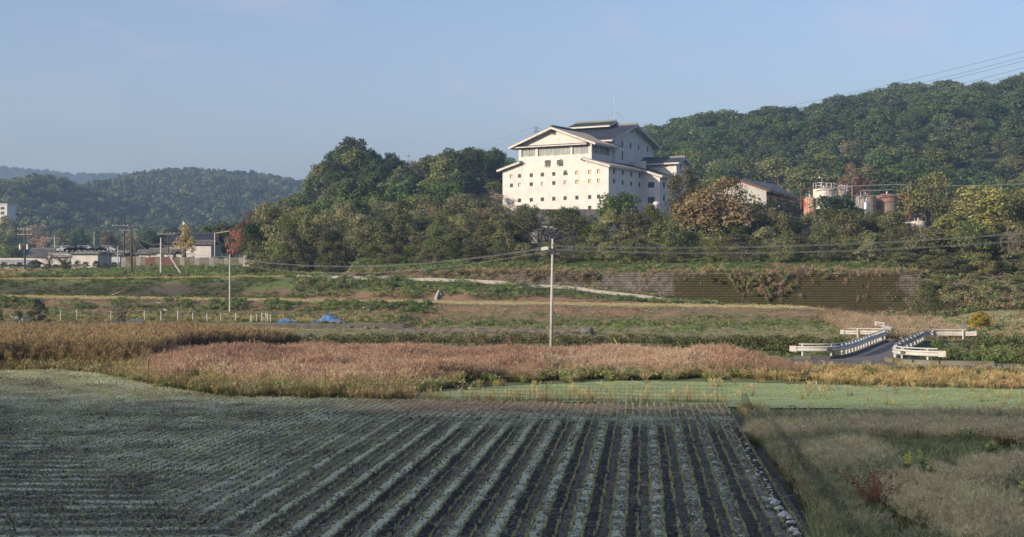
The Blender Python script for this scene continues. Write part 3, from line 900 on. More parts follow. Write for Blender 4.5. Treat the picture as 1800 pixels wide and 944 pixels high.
# the long ridge: the nearest trees one by one, the rest as one forest
def ridge_ok(x, y):
    px = CX + F * x / y
    return px > 1085 - (y - 330) * 1.6 and px < 2120
near_pts = []; far_pts = []
for (x, y) in poisson(-40, 330, 300, 640, 7.0, 9.5, r2, ridge_ok):
    px = CX + F * x / y
    (near_pts if y < 430 and 1080 < px < 1830 else far_pts).append((x, y))
near_pts.sort(key=lambda q: q[1]); far_pts += near_pts[150:]; near_pts = near_pts[:150]
for (x, y) in near_pts:
    px = CX + F * x / y; k = pick_forest(x, y, r2)
    zn = 'on the ridge just right of the white hall' if px < 1240 else 'on the ridge above the works shed' if px < 1400 else 'on the ridge above the tanks' if px < 1600 else 'on the ridge at the far right'
    zn = zn.replace('on the ridge', 'low on the ridge' if y < 365 else 'farther up the ridge')
    plant_tree(k, x, y, r2.uniform(7.5, 10.5), r2.uniform(8.5, 12), f'{LOOK[k][0]} {zn}', 'tree', f'{LOOK[k][1]} {zn}', 'forest_tree', sink=.8)

def forest(name, xy, z, keys, weights, h, hv, wv=1.15):
    protos = []; span = []
    for k in keys:
        for (t, c, pw, ph) in TK[k]: protos.append((k, t, c, pw, ph))
    tone = RNG.uniform(0, 1, len(xy))
    wts = np.array([weights[keys.index(k)] for k, *_ in protos]); wts = wts / wts.sum()
    nn = fbm(np.array([a for a, _ in xy]) * .02, np.array([b for _, b in xy]) * .02, 93)
    cs = np.cumsum(wts); pk = np.searchsorted(cs, np.clip(RNG.uniform(0, 1, len(xy)) * .6 + (nn - .3) * 1.0 * .9, 0, .999))
    pts = np.array([(a, b, zz - .8) for (a, b), zz in zip(xy, z)])
    hh = (h * (1 - hv + 2 * hv * RNG.uniform(0, 1, len(xy)))) / 8.0
    return scatter(name, pts, [c for (_, t, c, _, _) in protos], hh, tone, tilt=.03, pick=pk, scl_xy=hh * wv * RNG.uniform(.85, 1.25, len(xy)))
fz = H(np.array([a for a, _ in far_pts]), np.array([b for _, b in far_pts]))
forest('ridge_forest', far_pts, fz, ['m_ever', 'm_broad', 'm_oak', 'm_olive'], [3, 3, 2, .7], 9.5, .2, 1.2)

def hill_forest(name, hill, dx, rng, keys, weights, h, pxlim=(-60, 640)):
    X, ys, zz = hill
    xy = []; z = []
    y0, y1 = ys[0], ys[-6]
    y = y0
    while y < y1:
        for x in np.arange(X[0], X[-1], dx):
            a = x + rng.uniform(-.45, .45) * dx; b = y + rng.uniform(-.45, .45) * dx
            px = CX + F * a / b
            if not (pxlim[0] < px < pxlim[1]) or not (X[0] < a < X[-1]): continue
            xy.append((a, b))
        y += dx
    A = np.array(xy)
    # bilinear height of the hill grid
    fx = np.interp(A[:, 0], X, np.arange(len(X))); fy = np.interp(A[:, 1], ys, np.arange(len(ys)))
    i = np.clip(fx.astype(int), 0, len(X) - 2); j = np.clip(fy.astype(int), 0, len(ys) - 2); u = fx - i; v = fy - j
    Z = zz[j, i] * (1 - u) * (1 - v) + zz[j, i + 1] * u * (1 - v) + zz[j + 1, i] * (1 - u) * v + zz[j + 1, i + 1] * u * v
    return forest(name, xy, Z, keys, weights, h, .22, 1.15)
hill_forest('distant_forest', hillA, 7.6, r2, ['f_round', 'f_oak', 'f_cone', 'f_olive'], [2, 2, 4, .6], 8.5)
hill_forest('distant_forest', hillB, 7.0, r2, ['f_round', 'f_oak', 'f_olive', 'f_cone'], [3, 3, 1.2, 1.0], 8.0, (-60, 430))
hill_forest('distant_forest', hillC, 13.0, r2, ['f_round', 'f_oak', 'f_cone'], [3, 3, 2], 12.0, (-60, 420))

# ------------------------------------------------------------------ the white hall
TH = R(32.0)
A_ = Vector((-math.cos(TH), math.sin(TH), 0)); B_ = Vector((math.sin(TH), math.cos(TH), 0)); C0 = Vector((18.4, 260.0, 0)); UP = Vector((0, 0, 1))
def P(u, w, z): return C0 + A_ * u + B_ * w + UP * z
def fp(px, py, w=0.0):
    """(u, z) on the plane parallel to the front at depth w"""
    k = (px - CX) / F; o = C0 + B_ * w
    u = (k * o.y - o.x) / (A_.x - k * A_.y); Y = o.y + A_.y * u
    return u, CZ - (py - HY) / F * Y
def sp(px, py, u=0.0):
    """(w, z) on the plane parallel to the right side at u"""
    k = (px - CX) / F; o = C0 + A_ * u
    w = (k * o.y - o.x) / (B_.x - k * B_.y); Y = o.y + B_.y * w
    return w, CZ - (py - HY) / F * Y

hall = thing('white_hall', 'large white plastered hall with stacked gable roofs above the trees', 'building', P(10, 8, 12.0))
ZB = 11.0

def holed(mb, org, du, dn, u0, u1, z0, z1, holes, rev=.24):
    """a wall sheet from (u0, z0) to (u1, z1) with rectangular openings and their reveals; dn points outwards"""
    us = sorted({u0, u1, *[h[0] for h in holes], *[h[1] for h in holes]}); zs = sorted({z0, z1, *[h[2] for h in holes], *[h[3] for h in holes]})
    q = lambda u, z, d=0.0: org + du * u + UP * z - dn * d
    for i in range(len(us) - 1):
        for j in range(len(zs) - 1):
            uc = (us[i] + us[i + 1]) / 2; zc = (zs[j] + zs[j + 1]) / 2
            if any(h[0] < uc < h[1] and h[2] < zc < h[3] for h in holes): continue
            mb.add([q(us[i], zs[j]), q(us[i + 1], zs[j]), q(us[i + 1], zs[j + 1]), q(us[i], zs[j + 1])], [(0, 1, 2, 3)])
    for a, b, c, d in holes:
        mb.add([q(a, c), q(b, c), q(b, d), q(a, d), q(a, c, rev), q(b, c, rev), q(b, d, rev), q(a, d, rev)], [(0, 1, 5, 4), (1, 2, 6, 5), (2, 3, 7, 6), (3, 0, 4, 7)])

def window(par, org, du, dn, a, b, c, d, pane='glass', frame='frame_dark', rev=.24, munt=1, t=.05, lab=None):
    """frame and pane set back in an opening u a..b, z c..d"""
    q = lambda u, z, e: org + du * u + UP * z - dn * e
    fr = MB(); ax = (du, dn, UP); e = rev - .05
    w = b - a; h = d - c
    fr.box(q(a + t / 2, (c + d) / 2, e), (t, .06, h), ax); fr.box(q(b - t / 2, (c + d) / 2, e), (t, .06, h), ax)
    fr.box(q((a + b) / 2, c + t / 2, e), (w - 2 * t, .06, t), ax); fr.box(q((a + b) / 2, d - t / 2, e), (w - 2 * t, .06, t), ax)
    for k in range(munt): fr.box(q(a + w * (k + 1) / (munt + 1), (c + d) / 2, e - .005), (t * .8, .05, h - 2 * t), ax)
    f = fr.build('window', M[frame], par)
    pn = MB(); pn.box(q((a + b) / 2, (c + d) / 2, rev - .012), (w - .01, .02, h - .01), ax); pn.build('pane', M[pane], f)
    if lab: f['label'] = lab
    return f

L_ = fp(883.5, 330)[0]
U1 = fp(1040, 270)[0]; U2 = fp(911.8, 270)[0]; UM = (U1 + U2) / 2
ZE = 25.55; SL = .285                                     # eave and slope of the lower roof
ZW0, ZW1 = 27.95, 29.9                                    # window band
OUT_F = -B_; OUT_S = -A_                                   # outward normals of front and right side
holes = []; wins = []
cols = [899.1, 913.3, 934, 953.5, 973.5, 993.4, 1014.1, 1036.6, 1052.3]
rows = [(310.1, 301.2), (325.9, 317.6), (353.0, 345.6)]
hw = .36
yl = {(0, 6), (0, 7), (0, 8), (1, 6), (1, 7), (1, 8)}
wh = {(0, 0), (1, 1), (1, 3), (1, 5)}
for r_, (ya, yb) in enumerate(rows):
    for c_, px in enumerate(cols):
        u, _ = fp(px, 300); z = fp(px, ya + (yb - ya) * (px - 899.1) / 153.2)[1]
        if (r_, c_) == (2, 0): continue
        holes.append((u - hw, u + hw, z - hw * 1.05, z + hw * 1.05)); wins.append((holes[-1], 'board_yellow' if (r_, c_) in yl else 'board_white' if (r_, c_) in wh else 'glass', c_))
u, z = fp(1036.6, 365); holes.append((u - hw, u + hw, z - hw, z + hw)); wins.append((holes[-1], 'glass', 7))
fw = MB()
holed(fw, C0, A_, OUT_F, 0, L_, ZB, ZE, holes)
zu1 = ZE + SL * U1; zu2 = ZE + SL * (L_ - U2)
q0 = lambda u, z: P(u, 0, z)
fw.add([q0(0, ZE), q0(U1, ZE), q0(U1, zu1)], [(0, 1, 2)]); fw.add([q0(L_, ZE), q0(U2, zu2), q0(U2, ZE)], [(0, 1, 2)])
fw.add([q0(U1, ZE), q0(U2, ZE), q0(U2, ZW0), q0(U1, ZW0)], [(0, 1, 2, 3)])
fw.build('front_wall', M['plaster'], hall)
for h_, pm, c_ in wins:
    window(hall, C0, A_, OUT_F, *h_, pane=pm, lab={'board_yellow': 'pale yellow boarded window', 'board_white': 'white boarded window'}.get(pm))
# right side of the lower block
DL, _ = sp(1128.5, 300)
holes = []
for px, y1, y2 in [(1079.6, 301, 318.5), (1094.8, 303.4, 320.8), (1109.9, 306.4, 323.2), (1124.3, 308.7, 325)]:
    for y in (y1, y2):
        w, z = sp(px, y); holes.append((w - .42, w + .42, z - .45, z + .45))
sw = MB(); holed(sw, C0, B_, OUT_S, 0, DL, ZB, ZE, holes, .2); sw.build('side_wall', M['plaster'], hall)
for h_ in holes: window(hall, C0, B_, OUT_S, *h_, rev=.2)
lw = MB(); lw.add([P(L_, 0, ZB), P(L_, 16, ZB), P(L_, 16, ZE), P(L_, 0, ZE)], [(0, 1, 2, 3)]); lw.add([P(0, 16, ZB), P(L_, 16, ZB), P(L_, 16, ZE + 2), P(0, 16, ZE + 2)], [(0, 1, 2, 3)])
lw.build('rear_wall', M['plaster'], hall)

def roof_plane(par, e0, e1, r0, r1, mat='tile', name='roof', trim=True, th=.16, verge=(True, True)):
    """one slope: eave e0-e1, ridge r0-r1; tile deck with raised rows, fascia, verge boards and ridge as sub-parts"""
    n = (e1 - e0).cross(r0 - e0).normalized()
    if n.z < 0: n = -n
    m = MB(); m.slab([e0, e1, r1, r0], th, n if (e1 - e0).cross(r1 - e0).dot(n) > 0 else n)
    o = m.build(name, M[mat], par)
    k = max(3, int((e1 - e0).length / .55)); rb = MB()
    for i in range(k + 1):
        f = i / k; rb.beam(e0.lerp(e1, f) + n * .03, r0.lerp(r1, f) + n * .03, .12, .07, n)
    rb.build('tile_rows', M[mat], o)['kind'] = 'stuff'
    so = MB(); so.slab([p - n * (th + .004) for p in (e0, e1, r1, r0)], .08, n); so.build('soffit', M['soffit'], o)
    if trim:
        t = MB(); dn = Vector((0, 0, -.20)); d = (e1 - e0).normalized() * .05; out = ((e0 - r0) - (e0 - r0).dot(d.normalized()) * d.normalized()).normalized() * .06
        t.beam(e0 + dn + out, e1 + dn + out, .07, .30)
        if verge[0]: t.beam(e0 + dn * 1.1 - d + out, r0 + dn * 1.1 - d, .09, .38)
        if verge[1]: t.beam(e1 + dn * 1.1 + d + out, r1 + dn * 1.1 + d, .09, .38)
        t.build('verge_board', M['trim'], o)
    return o

def ridge_cap(par, a, b, w=.35, h=.32, mat='tile'):
    m = MB(); m.beam(a + UP * .1, b + UP * .1, w, h); m.beam(a + UP * .3, b + UP * .3, w * .6, .14); m.build('ridge_cap', M[mat], par)

# lower roof, left and right of the raised centre; the front stubs show their gable ends
SO = .75; FO = .9
ze = ZE + .32 - SL * SO
zr1 = ZE + .32 + SL * (U1 + .0); zr2 = ZE + .32 + SL * (L_ - U2)
WR, _ = sp(1172, 300, -SO)
roof_plane(hall, P(-SO, -FO, ze), P(-SO, WR, ze), P(U1 - .02, -FO, zr1), P(U1 - .02, WR, zr1))
roof_plane(hall, P(L_ + SO, -FO, ze), P(L_ + SO, 16, ze), P(U2 + .02, -FO, zr2), P(U2 + .02, 16, zr2))
for (ua, ub, s_) in ((U1, U1 + 1.5, 1), (U2, U2 - .75, -1)):         # the short stubs in front of the centre wall
    za = zr1 if s_ > 0 else zr2
    roof_plane(hall, P(ua, -FO, za), P(ua, -.02, za), P(ub, -FO, za + SL * abs(ub - ua)), P(ub, -.02, za + SL * abs(ub - ua)), verge=(True, False))
    m_ = MB(); tp = za + SL * abs(ub - ua); m_.slab([P(ub, -FO, tp + .04), P(ub, -.02, tp + .04), P(ub + s_ * .5, -.02, tp - .45), P(ub + s_ * .5, -FO, tp - .45)], .14); m_.build('roof', M['tile'], hall)

# raised centre block with the band of curtained windows
DC = 9.0; BAY = [(285, 390, 4), (410, 655, 8), (670, 790, 4)]
bw = MB(); holes = []; hl = []
for a, b, n in BAY:
    ua = fp(850 + b / 4.29, 265)[0]; ub = fp(850 + a / 4.29, 265)[0]; holes.append((ua, ub, ZW0 + .12, ZW1 - .1)); hl.append((ua, ub, n))
holed(bw, C0, A_, OUT_F, U1, U2, ZW0, ZW1 + .25, holes, .3); bw.build('centre_wall', M['plaster'], hall)
for ua, ub, n in hl:
    s_ = (ub - ua) / n
    for k in range(n):
        window(hall, C0, A_, OUT_F, ua + s_ * k, ua + s_ * (k + 1), ZW0 + .12, ZW1 - .1, 'curtain_glass', 'frame_dark' if (k + n) % 2 else 'trim', .3, 1 if k % 2 == 0 else 0, .07, 'tall window with a pale curtain')
bs = MB(); hs_ = [(.6, 7.3, ZW0 + .15, ZW1 - .1)]; holed(bs, P(U1, 0, 0), B_, OUT_S, 0, DC, zr1 - .6, ZW1 + .3, hs_, .3); bs.build('centre_side_wall', M['plaster'], hall)
for k in range(7):
    s_ = 6.7 / 7; window(hall, P(U1, 0, 0), B_, OUT_S, .6 + s_ * k, .6 + s_ * (k + 1), ZW0 + .15, ZW1 - .1, 'glass', 'trim', .3, 0, .16)
bl = MB(); bl.add([P(U2, 0, ZW0 - 2), P(U2, DC, ZW0 - 2), P(U2, DC, ZW1 + .3), P(U2, 0, ZW1 + .3)], [(0, 1, 2, 3)]); bl.build('centre_side_wall', M['plaster'], hall)
ZG = ZW1 + .25; HS = (U2 - U1) / 2; SC_ = .36; UO = 1.5; FC = 1.35
gw = MB(); gw.add([q0(U1, ZG), q0(U2, ZG), q0(UM, ZG + SC_ * HS)], [(0, 1, 2)]); gw.build('gable_wall', M['plaster'], hall)
zre = ZG + .35 - SC_ * UO * .9; zrr = ZG + .42 + SC_ * HS
roof_plane(hall, P(U1 - UO, -FC, zre), P(U1 - UO, DC + 1, zre), P(UM, -FC, zrr), P(UM, DC + 1, zrr), th=.2)
roof_plane(hall, P(U2 + UO, -FC, zre), P(U2 + UO, DC + 1, zre), P(UM, -FC, zrr), P(UM, DC + 1, zrr), th=.2)
ridge_cap(hall, P(UM, -FC, zrr), P(UM, DC + 1, zrr))
# slim pent eave over the window band
pe = MB(); pe.slab([P(U1 + .6, -.02, ZG + .12), P(U2 + .9, -.02, ZG + .12), P(U2 + .9, -.95, ZG - .18), P(U1 + .6, -.95, ZG - .18)], .1); po_ = pe.build('pent_roof', M['tile'], hall)
pt = MB(); pt.beam(P(U1 + .6, -.97, ZG - .26), P(U2 + .9, -.97, ZG - .26), .08, .2); pt.build('fascia', M['trim'], po_)
lv = MB(); uL, zL = fp(974.5, 234.5); lv.box(P(uL, -.03, zL), (.72, .06, .55), (A_, B_, UP))
for k in range(4): lv.box(P(uL, -.075, zL - .2 + .13 * k), (.68, .03, .06), (A_, B_, UP))
lv.build('vent_louvre', M['louvre_red'], hall)

# tall rear block, gable to the right, with the raised monitor on its ridge
UR, WA, WB = 3.84, 8.0, 26.7; WMID = (WA + WB) / 2; ZRE = 31.55; SR = .345; ULr = 16.5
holes = []
for px, py, hx, hz_ in [(1047, 400, .32, .55), (1110, 412, .32, .55), (1170, 425, .32, .55), (1238, 438, .32, .52), (1047, 472, .32, .5), (1047, 503, .32, .42), (982, 378, .3, .3), (980, 478, .36, .95)]:
    w, z = sp(850 + px / 4.29, 160 + py / 4.29, UR); holes.append((w - hx, w + hx, z - hz_, z + hz_))
rw = MB(); holed(rw, P(UR, 0, 0), B_, OUT_S, WA, WB, 22, ZRE, holes, .2)
rw.add([P(UR, WA, ZRE), P(UR, WB, ZRE), P(UR, WMID, ZRE + SR * (WB - WA) / 2)], [(0, 1, 2)])
rw.add([P(UR, WA, ZRE), P(ULr, WA, ZRE), P(ULr, WA, 24), P(UR, WA, 24)], [(0, 1, 2, 3)]); rw.add([P(ULr, WA, 24), P(ULr, WB, 24), P(ULr, WB, ZRE), P(ULr, WMID, ZRE + SR * (WB - WA) / 2), P(ULr, WA, ZRE)], [(0, 1, 2, 3, 4)])
rw.add([P(UR, WB, 14), P(ULr, WB, 14), P(ULr, WB, ZRE), P(UR, WB, ZRE)], [(0, 1, 2, 3)])
rw.build('rear_gable_wall', M['plaster'], hall)
for h_ in holes: window(hall, P(UR, 0, 0), B_, OUT_S, *h_, rev=.2)
w, z = sp(1111, 231, UR); vb = MB(); vb.box(P(UR - .03, w, z), (.06, .55, .45), (A_, B_, UP)); vb.build('vent_louvre', M['frame_dark'], hall)
EO = 1.7; zee = ZRE + .3 - SR * EO; zrm = ZRE + .34 + SR * (WB - WA) / 2
roof_plane(hall, P(UR - 1.2, WA - EO, zee), P(ULr + 1, WA - EO, zee), P(UR - 1.2, WMID, zrm), P(ULr + 1, WMID, zrm), th=.2)
roof_plane(hall, P(UR - 1.2, WB + EO, zee), P(ULr + 1, WB + EO, zee), P(UR - 1.2, WMID, zrm), P(ULr + 1, WMID, zrm), th=.2)
ridge_cap(hall, P(UR - 1.2, WMID, zrm), P(ULr + 1, WMID, zrm))
um1 = fp(1083, 213, WMID)[0]; um2 = fp(1012, 218, WMID)[0]; zm = fp(1060, 214.5, WMID)[1]
mo = MB(); mo.box(P((um1 + um2) / 2, WMID, zm - 1.35), (um2 - um1 - 1.0, 3.6, 1.5), (A_, B_, UP)); mon = mo.build('roof_monitor', M['frame_dark'], hall)
for s_ in (-1, 1):
    roof_plane(hall, P(um1, WMID + s_ * 3.0, zm - 1.0), P(um2, WMID + s_ * 3.0, zm - 1.0), P(um1, WMID, zm), P(um2, WMID, zm), 'tile_green', 'monitor_roof', th=.12)
ridge_cap(hall, P(um1, WMID, zm), P(um2, WMID, zm), .3, .22, 'tile_green')

# annex and stair tower on the right
UA = fp(1160, 315, DL)[0]; ZA = 24.35
holes = []
for px, py, hx, hz_ in [(1263, 708, .75, .55), (1263, 822, .75, .6)]:
    u, z = fp(850 + px / 4.29, 160 + py / 4.29, DL); holes.append((u - hx, u + hx, z - hz_, z + hz_))
aw = MB(); holed(aw, P(0, DL, 0), A_, OUT_F, UA, -.002, ZB, ZA, holes, .18)
aw.add([P(UA, DL, ZA), P(0, DL, ZA), P(0, DL, ZA + 1.25)], [(0, 1, 2)])
w1, z1 = sp(1167.2, 325.5, UA); w2, z2 = sp(1167.2, 349, UA); h2 = [(w1 - .5, w1 + .5, z1 - .55, z1 + .55), (w2 - .5, w2 + .5, z2 - .5, z2 + .5)]
holed(aw, P(UA, 0, 0), B_, OUT_S, DL, DL + 7, ZB, ZA, h2, .18)
aw.build('annex_wall', M['plaster'], hall)
for h_ in holes: window(hall, P(0, DL, 0), A_, OUT_F, *h_, rev=.18, munt=2)
for h_ in h2: window(hall, P(UA, 0, 0), B_, OUT_S, *h_, rev=.18)
roof_plane(hall, P(UA - .8, DL - .7, ZA - .02), P(UA - .8, DL + 7.5, ZA - .02), P(-.3, DL - .7, ZA + 1.38), P(-.3, DL + 7.5, ZA + 1.38))
WT = DL + 6.0; ut1 = fp(1189, 280, WT)[0]; ut0 = fp(1127, 285, WT)[0]; ZT = fp(1189, 285, WT)[1]
tw = MB(); tw.add([P(ut1, WT, ZB), P(ut0, WT, ZB), P(ut0, WT, ZT), P(ut1, WT, ZT)], [(0, 1, 2, 3)])
w_e = 3.6; hh_ = []
for px, py, hx, hz_ in [(1488, 577, .3, .6), (1488, 537, .25, .3)]:
    w, z = sp(850 + px / 4.29, 160 + py / 4.29, ut1); hh_.append((w - hx, w + hx, z - hz_, z + hz_))
w_e = sp(1206, 300, ut1)[0] - WT
holed(tw, P(ut1, 0, 0), B_, OUT_S, WT, WT + w_e, ZB, ZT, [hh_[0]], .18)
tw.add([P(ut1, WT, ZT), P(ut1, WT + w_e, ZT), P(ut1, WT + w_e / 2, ZT + w_e * .19)], [(0, 1, 2)])
tw.build('stair_tower_wall', M['plaster'], hall)
window(hall, P(ut1, 0, 0), B_, OUT_S, *hh_[0], rev=.18)
zt = ZT + .25; rz_ = zt + .36 * (w_e / 2 + .9) - .3
for s_ in (0, 1):
    we = WT - .9 if s_ == 0 else WT + w_e + .9
    roof_plane(hall, P(ut1 - .9, we, zt - .3), P(ut0 + .6, we, zt - .3), P(ut1 - .9, WT + w_e / 2, rz_), P(ut0 + .6, WT + w_e / 2, rz_), th=.18)
ridge_cap(hall, P(ut1 - .9, WT + w_e / 2, rz_), P(ut0 + .6, WT + w_e / 2, rz_))
dp = MB(); dp.tube([P(U1 - 1.2, DC - .4, zre - .2), P(U1 - .35, DC - .3, zre - .9), P(U1 - .2, DC - .3, zr1)], .09, 6); dp.build('downpipe', M['trim'], hall)
# raised characters on the front
def glyph(ch, px, py, size, par, mat='sign_dark'):
    cu = bpy.data.curves.new('lettering', 'FONT'); cu.body = ch; cu.size = size; cu.align_x = 'CENTER'; cu.align_y = 'CENTER'; cu.extrude = .06; cu.offset = .02
    cu.materials.append(M[mat]); o = bpy.data.objects.new('lettering', cu); COL.objects.link(o)
    u, z = fp(px, py); p = P(u, -.075, z)
    mt = Matrix((-A_, UP, -B_)).transposed().to_4x4(); mt.translation = p - ORIG[par.name]
    o.matrix_world = mt
    bpy.context.view_layer.update()
    me = bpy.data.meshes.new_from_object(o.evaluated_get(bpy.context.evaluated_depsgraph_get()))
    me.name = 'lettering'; bpy.data.objects.remove(o)
    o = link('lettering', me, par); o.matrix_local = mt
    return o
for ch, px, py, s_ in (('雲', 963, 288.6, 1.55), ('鳴', 984.5, 287.2, 1.5), ('品', 994, 304.2, 1.0)):
    glyph(ch, px, py, s_, hall)
am = thing('antenna_mast', 'thin white antenna mast on the white hall\'s ridge', 'antenna', P(fp(1081, 211, WMID)[0], WMID, zm))
u_ = fp(1081, 211, WMID)[0]; zt_ = fp(1081, 176.5, WMID)[1]
m_ = MB(); m_.tube([P(u_, WMID, zm + .2), P(u_, WMID, zt_)], [.07, .04], 6); m_.build('mast', M['trim'], am)
m_ = MB(); m_.tube([P(u_, WMID, zt_ - .1), P(u_, WMID, zt_ + .25)], .12, 8); m_.build('finial', M['steel'], am)
m_ = MB()
for s_ in (-1, 1): m_.tube([P(u_, WMID, zt_ - 2.0), P(u_ + s_ * 2.0, WMID, zm + .25)], .018, 4)
m_.build('guy_wire', M['line'], am)

# ------------------------------------------------------------------ long low sheds half hidden by the thicket
def low_shed(x0, x1, Y, ztop, zeave, zbase, depth, label, mats=('sheet_grey', 'plaster_old'), skew=0.0):
    t = thing('low_shed', label, 'shed', ((x0 + x1) / 2, Y, zbase))
    y1 = Y + skew
    m = MB(); m.add([(x0, Y, zbase), (x1, y1, zbase), (x1, y1, zeave), (x0, Y, zeave)], [(0, 1, 2, 3)])
    for x, y in ((x0, Y), (x1, y1)):
        m.add([(x, y, zbase), (x, y + depth, zbase), (x, y + depth, zeave), (x, y + depth / 2, ztop - .15), (x, y, zeave)], [(0, 1, 2, 3, 4)])
    m.add([(x0, Y + depth, zbase), (x1, y1 + depth, zbase), (x1, y1 + depth, zeave), (x0, Y + depth, zeave)], [(0, 1, 2, 3)])
    m.build('wall', M[mats[1]], t)
    for s in (0, 1):
        ye = -.5 if s == 0 else depth + .5
        m = MB(); m.slab([Vector((x0 - .5, Y + ye, zeave - .1)), Vector((x1 + .5, y1 + ye, zeave - .1)), Vector((x1 + .5, y1 + depth / 2, ztop)), Vector((x0 - .5, Y + depth / 2, ztop))], .12, Vector((0, 0, 1))); o = m.build('roof', M[mats[0]], t)
        rb = MB()
        for k in range(int((x1 - x0) / .9)):
            f = (k + .5) / int((x1 - x0) / .9); a = Vector((x0 + (x1 - x0) * f, Y + skew * f + ye, zeave - .07)); b = Vector((x0 + (x1 - x0) * f, Y + skew * f + depth / 2, ztop + .03)); rb.beam(a, b, .08, .06)
        rb.build('roof_seams', M[mats[0]], o)['kind'] = 'stuff'
    return t
for a, b, yt, ye, yb, Y, lab in [
    (575, 690, 378, 391, 425, 200, 'long low shed whose grey roof shows through the left half of the thicket'),
    (940, 1075, 366, 392, 440, 212, 'low shed with a dark sheet roof below the white hall\'s front wall'),
    (780, 945, 388, 402, 430, 206, 'low pale walled shed glimpsed behind the spreading tree'),
    (1395, 1470, 384, 396, 425, 200, 'low white walled shed with a blue grey roof behind the yellow green thicket')]:
    low_shed(gx(a, Y), gx(b, Y), Y, CZ - (yt - HY) / F * Y, CZ - (ye - HY) / F * Y, CZ - (yb - HY) / F * Y - 1, 7, lab)

# works shed with the rust edged roof
ws = thing('works_shed', 'white gabled works shed with a dark roof and rusty edges beside the tanks', 'shed', at(1340, 400, 236))
Y0, Y1 = 236.0, 250.0
g = [at(1225, 348, Y0), at(1296, 318, Y0), at(1347, 333, Y0)]; zb = at(1340, 405, Y0).z
m = MB(); m.add([g[0], (g[0].x, Y0, zb), (g[2].x, Y0, zb), g[2], g[1]], [(0, 1, 2, 3, 4)]); m.add([(g[0].x, Y0, zb), g[0], (g[0].x, Y1, g[0].z), (g[0].x, Y1, zb)], [(0, 1, 2, 3)])
m.build('gable_wall', M['plaster'], ws)
far = [Vector((p.x + 12.5, Y1, p.z)) for p in g]
rdg0, rdg1 = g[1] + Vector((0, -.5, .35)), Vector((g[1].x + 9.0, Y1, g[1].z + .35))
ev = at(1352, 333.5, Y0 - .5); ev1 = at(1406, 347.5, Y1 - 3)
for nm, pts in (('roof', [ev, ev1, rdg1, rdg0]), ('roof', [Vector((g[0].x - .6, Y0 - .5, g[0].z)), Vector((g[0].x + 7, Y1, g[0].z)), rdg1, rdg0])):
    m = MB(); m.slab([Vector(p) for p in pts], .15, Vector((0, 0, 1))); o = m.build(nm, M['sheet_grey'], ws)
    t = MB(); t.beam(pts[0] - UP * .16, pts[3] - UP * .16, .10, .26); t.beam(pts[0] - UP * .14, pts[1] - UP * .14, .08, .16); t.build('rusty_edge', M['rust'], o)
m = MB()
for k in range(4):
    a = Vector(g[2]).lerp(ev1, (k + .5) / 4); m.box((a.x, a.y, (a.z + zb) / 2), (.16, .16, a.z - zb))
for dz in (1.3, 2.4): m.beam(Vector(g[2]) - UP * dz, Vector(ev1) - UP * dz, .12, .14)
m.build('open_frame', M['rust'], ws)
m = MB(); m.slab([Vector(g[2]) - UP * .9, Vector(ev1) - UP * .9 + Vector((1.2, -1, -.5)), Vector(ev1) - UP * .7 + Vector((.2, 1.5, .4)), Vector(g[2]) - UP * .6 + Vector((0, 1.5, .4))], .08, Vector((0, 0, 1))); m.build('lean_to_roof', M['rust'], ws)
hc = thing('hung_cloth', 'pale cloth sagging from the works shed\'s open side', 'cloth', at(1358, 385, Y0 - 1.2))
V = []; 
for j in range(7):
    for i in range(9):
        f = i / 8; gk = j / 6; a = at(1346, 362, Y0 - 1.2).lerp(at(1371, 361, Y0 - 1.6), f); V.append((a.x, a.y + .12 * math.sin(i * 1.9), a.z - gk * 2.3 * (1 - f) ** .8 - .25 * math.sin(math.pi * f)))
m = MB(); m.add(V, [tuple(x) for x in grid_faces(9, 7)]); m.build('sheet', M['cloth'], hc)

# ------------------------------------------------------------------ tanks and pipes
def tank(px, top, bot, wpx, Y, mat, label, name='storage_tank', ladder=False, rail=False, dome=.5, bands=3, hoppered=False):
    c = at(px, bot, Y); r = wpx / 2 / F * Y; zt = at(px, top, Y).z; zg = min(c.z, zt - 1.5) - 1.6
    t = thing(name, label, 'tank', (c.x, Y, zg)); c = Vector((c.x, Y, zg)); h = zt - zg
    if hoppered: prof = [(r * .35, 0), (r * .35, h * .25), (r, h * .5), (r, h - dome), (r * .5, h)]
    else: prof = [(r, 0), (r, h - dome), (r * .97, h - dome * .9), (r * .55, h - dome * .25), (r * .06, h)]
    m = MB(); m.lathe(c, prof, 24); m.build('shell', M[mat], t, smooth=False)
    for k in range(bands):
        zz = h * (k + 1) / (bands + .6); m = MB(); m.lathe(c, [(r * 1.0, zz), (r * 1.035, zz + .02), (r * 1.035, zz + .12), (r * 1.0, zz + .14)], 24); m.build('hoop', M[mat], t)
    m = MB(); m.tube([c + UP * (h - dome * .1), c + UP * (h + .35)], .16, 8); m.build('manhole', M['steel'], t)
    if rail:
        m = MB()
        for k in range(12):
            a = k * math.pi / 6; p = c + Vector((r * math.cos(a), r * math.sin(a), h - dome)); m.tube([p, p + UP * 1.15], .04, 5)
        for zz in (.6, 1.15): m.tube([c + Vector((r * math.cos(k * math.pi / 12), r * math.sin(k * math.pi / 12), h - dome + zz)) for k in range(25)], .035, 5)
        m.build('railing', M['steel'], t)
    if ladder:
        m = MB(); d = Vector((-.5, -.87, 0)); s = Vector((.87, -.5, 0)); b = c + d * (r + .18)
        for q in (-.22, .22): m.tube([b + s * q, b + s * q + UP * (h + .4)], .03, 5)
        for k in range(int(h / .35)): m.tube([b - s * .22 + UP * (.3 + k * .35), b + s * .22 + UP * (.3 + k * .35)], .02, 4)
        m.build('ladder', M['steel'], t)
    return t
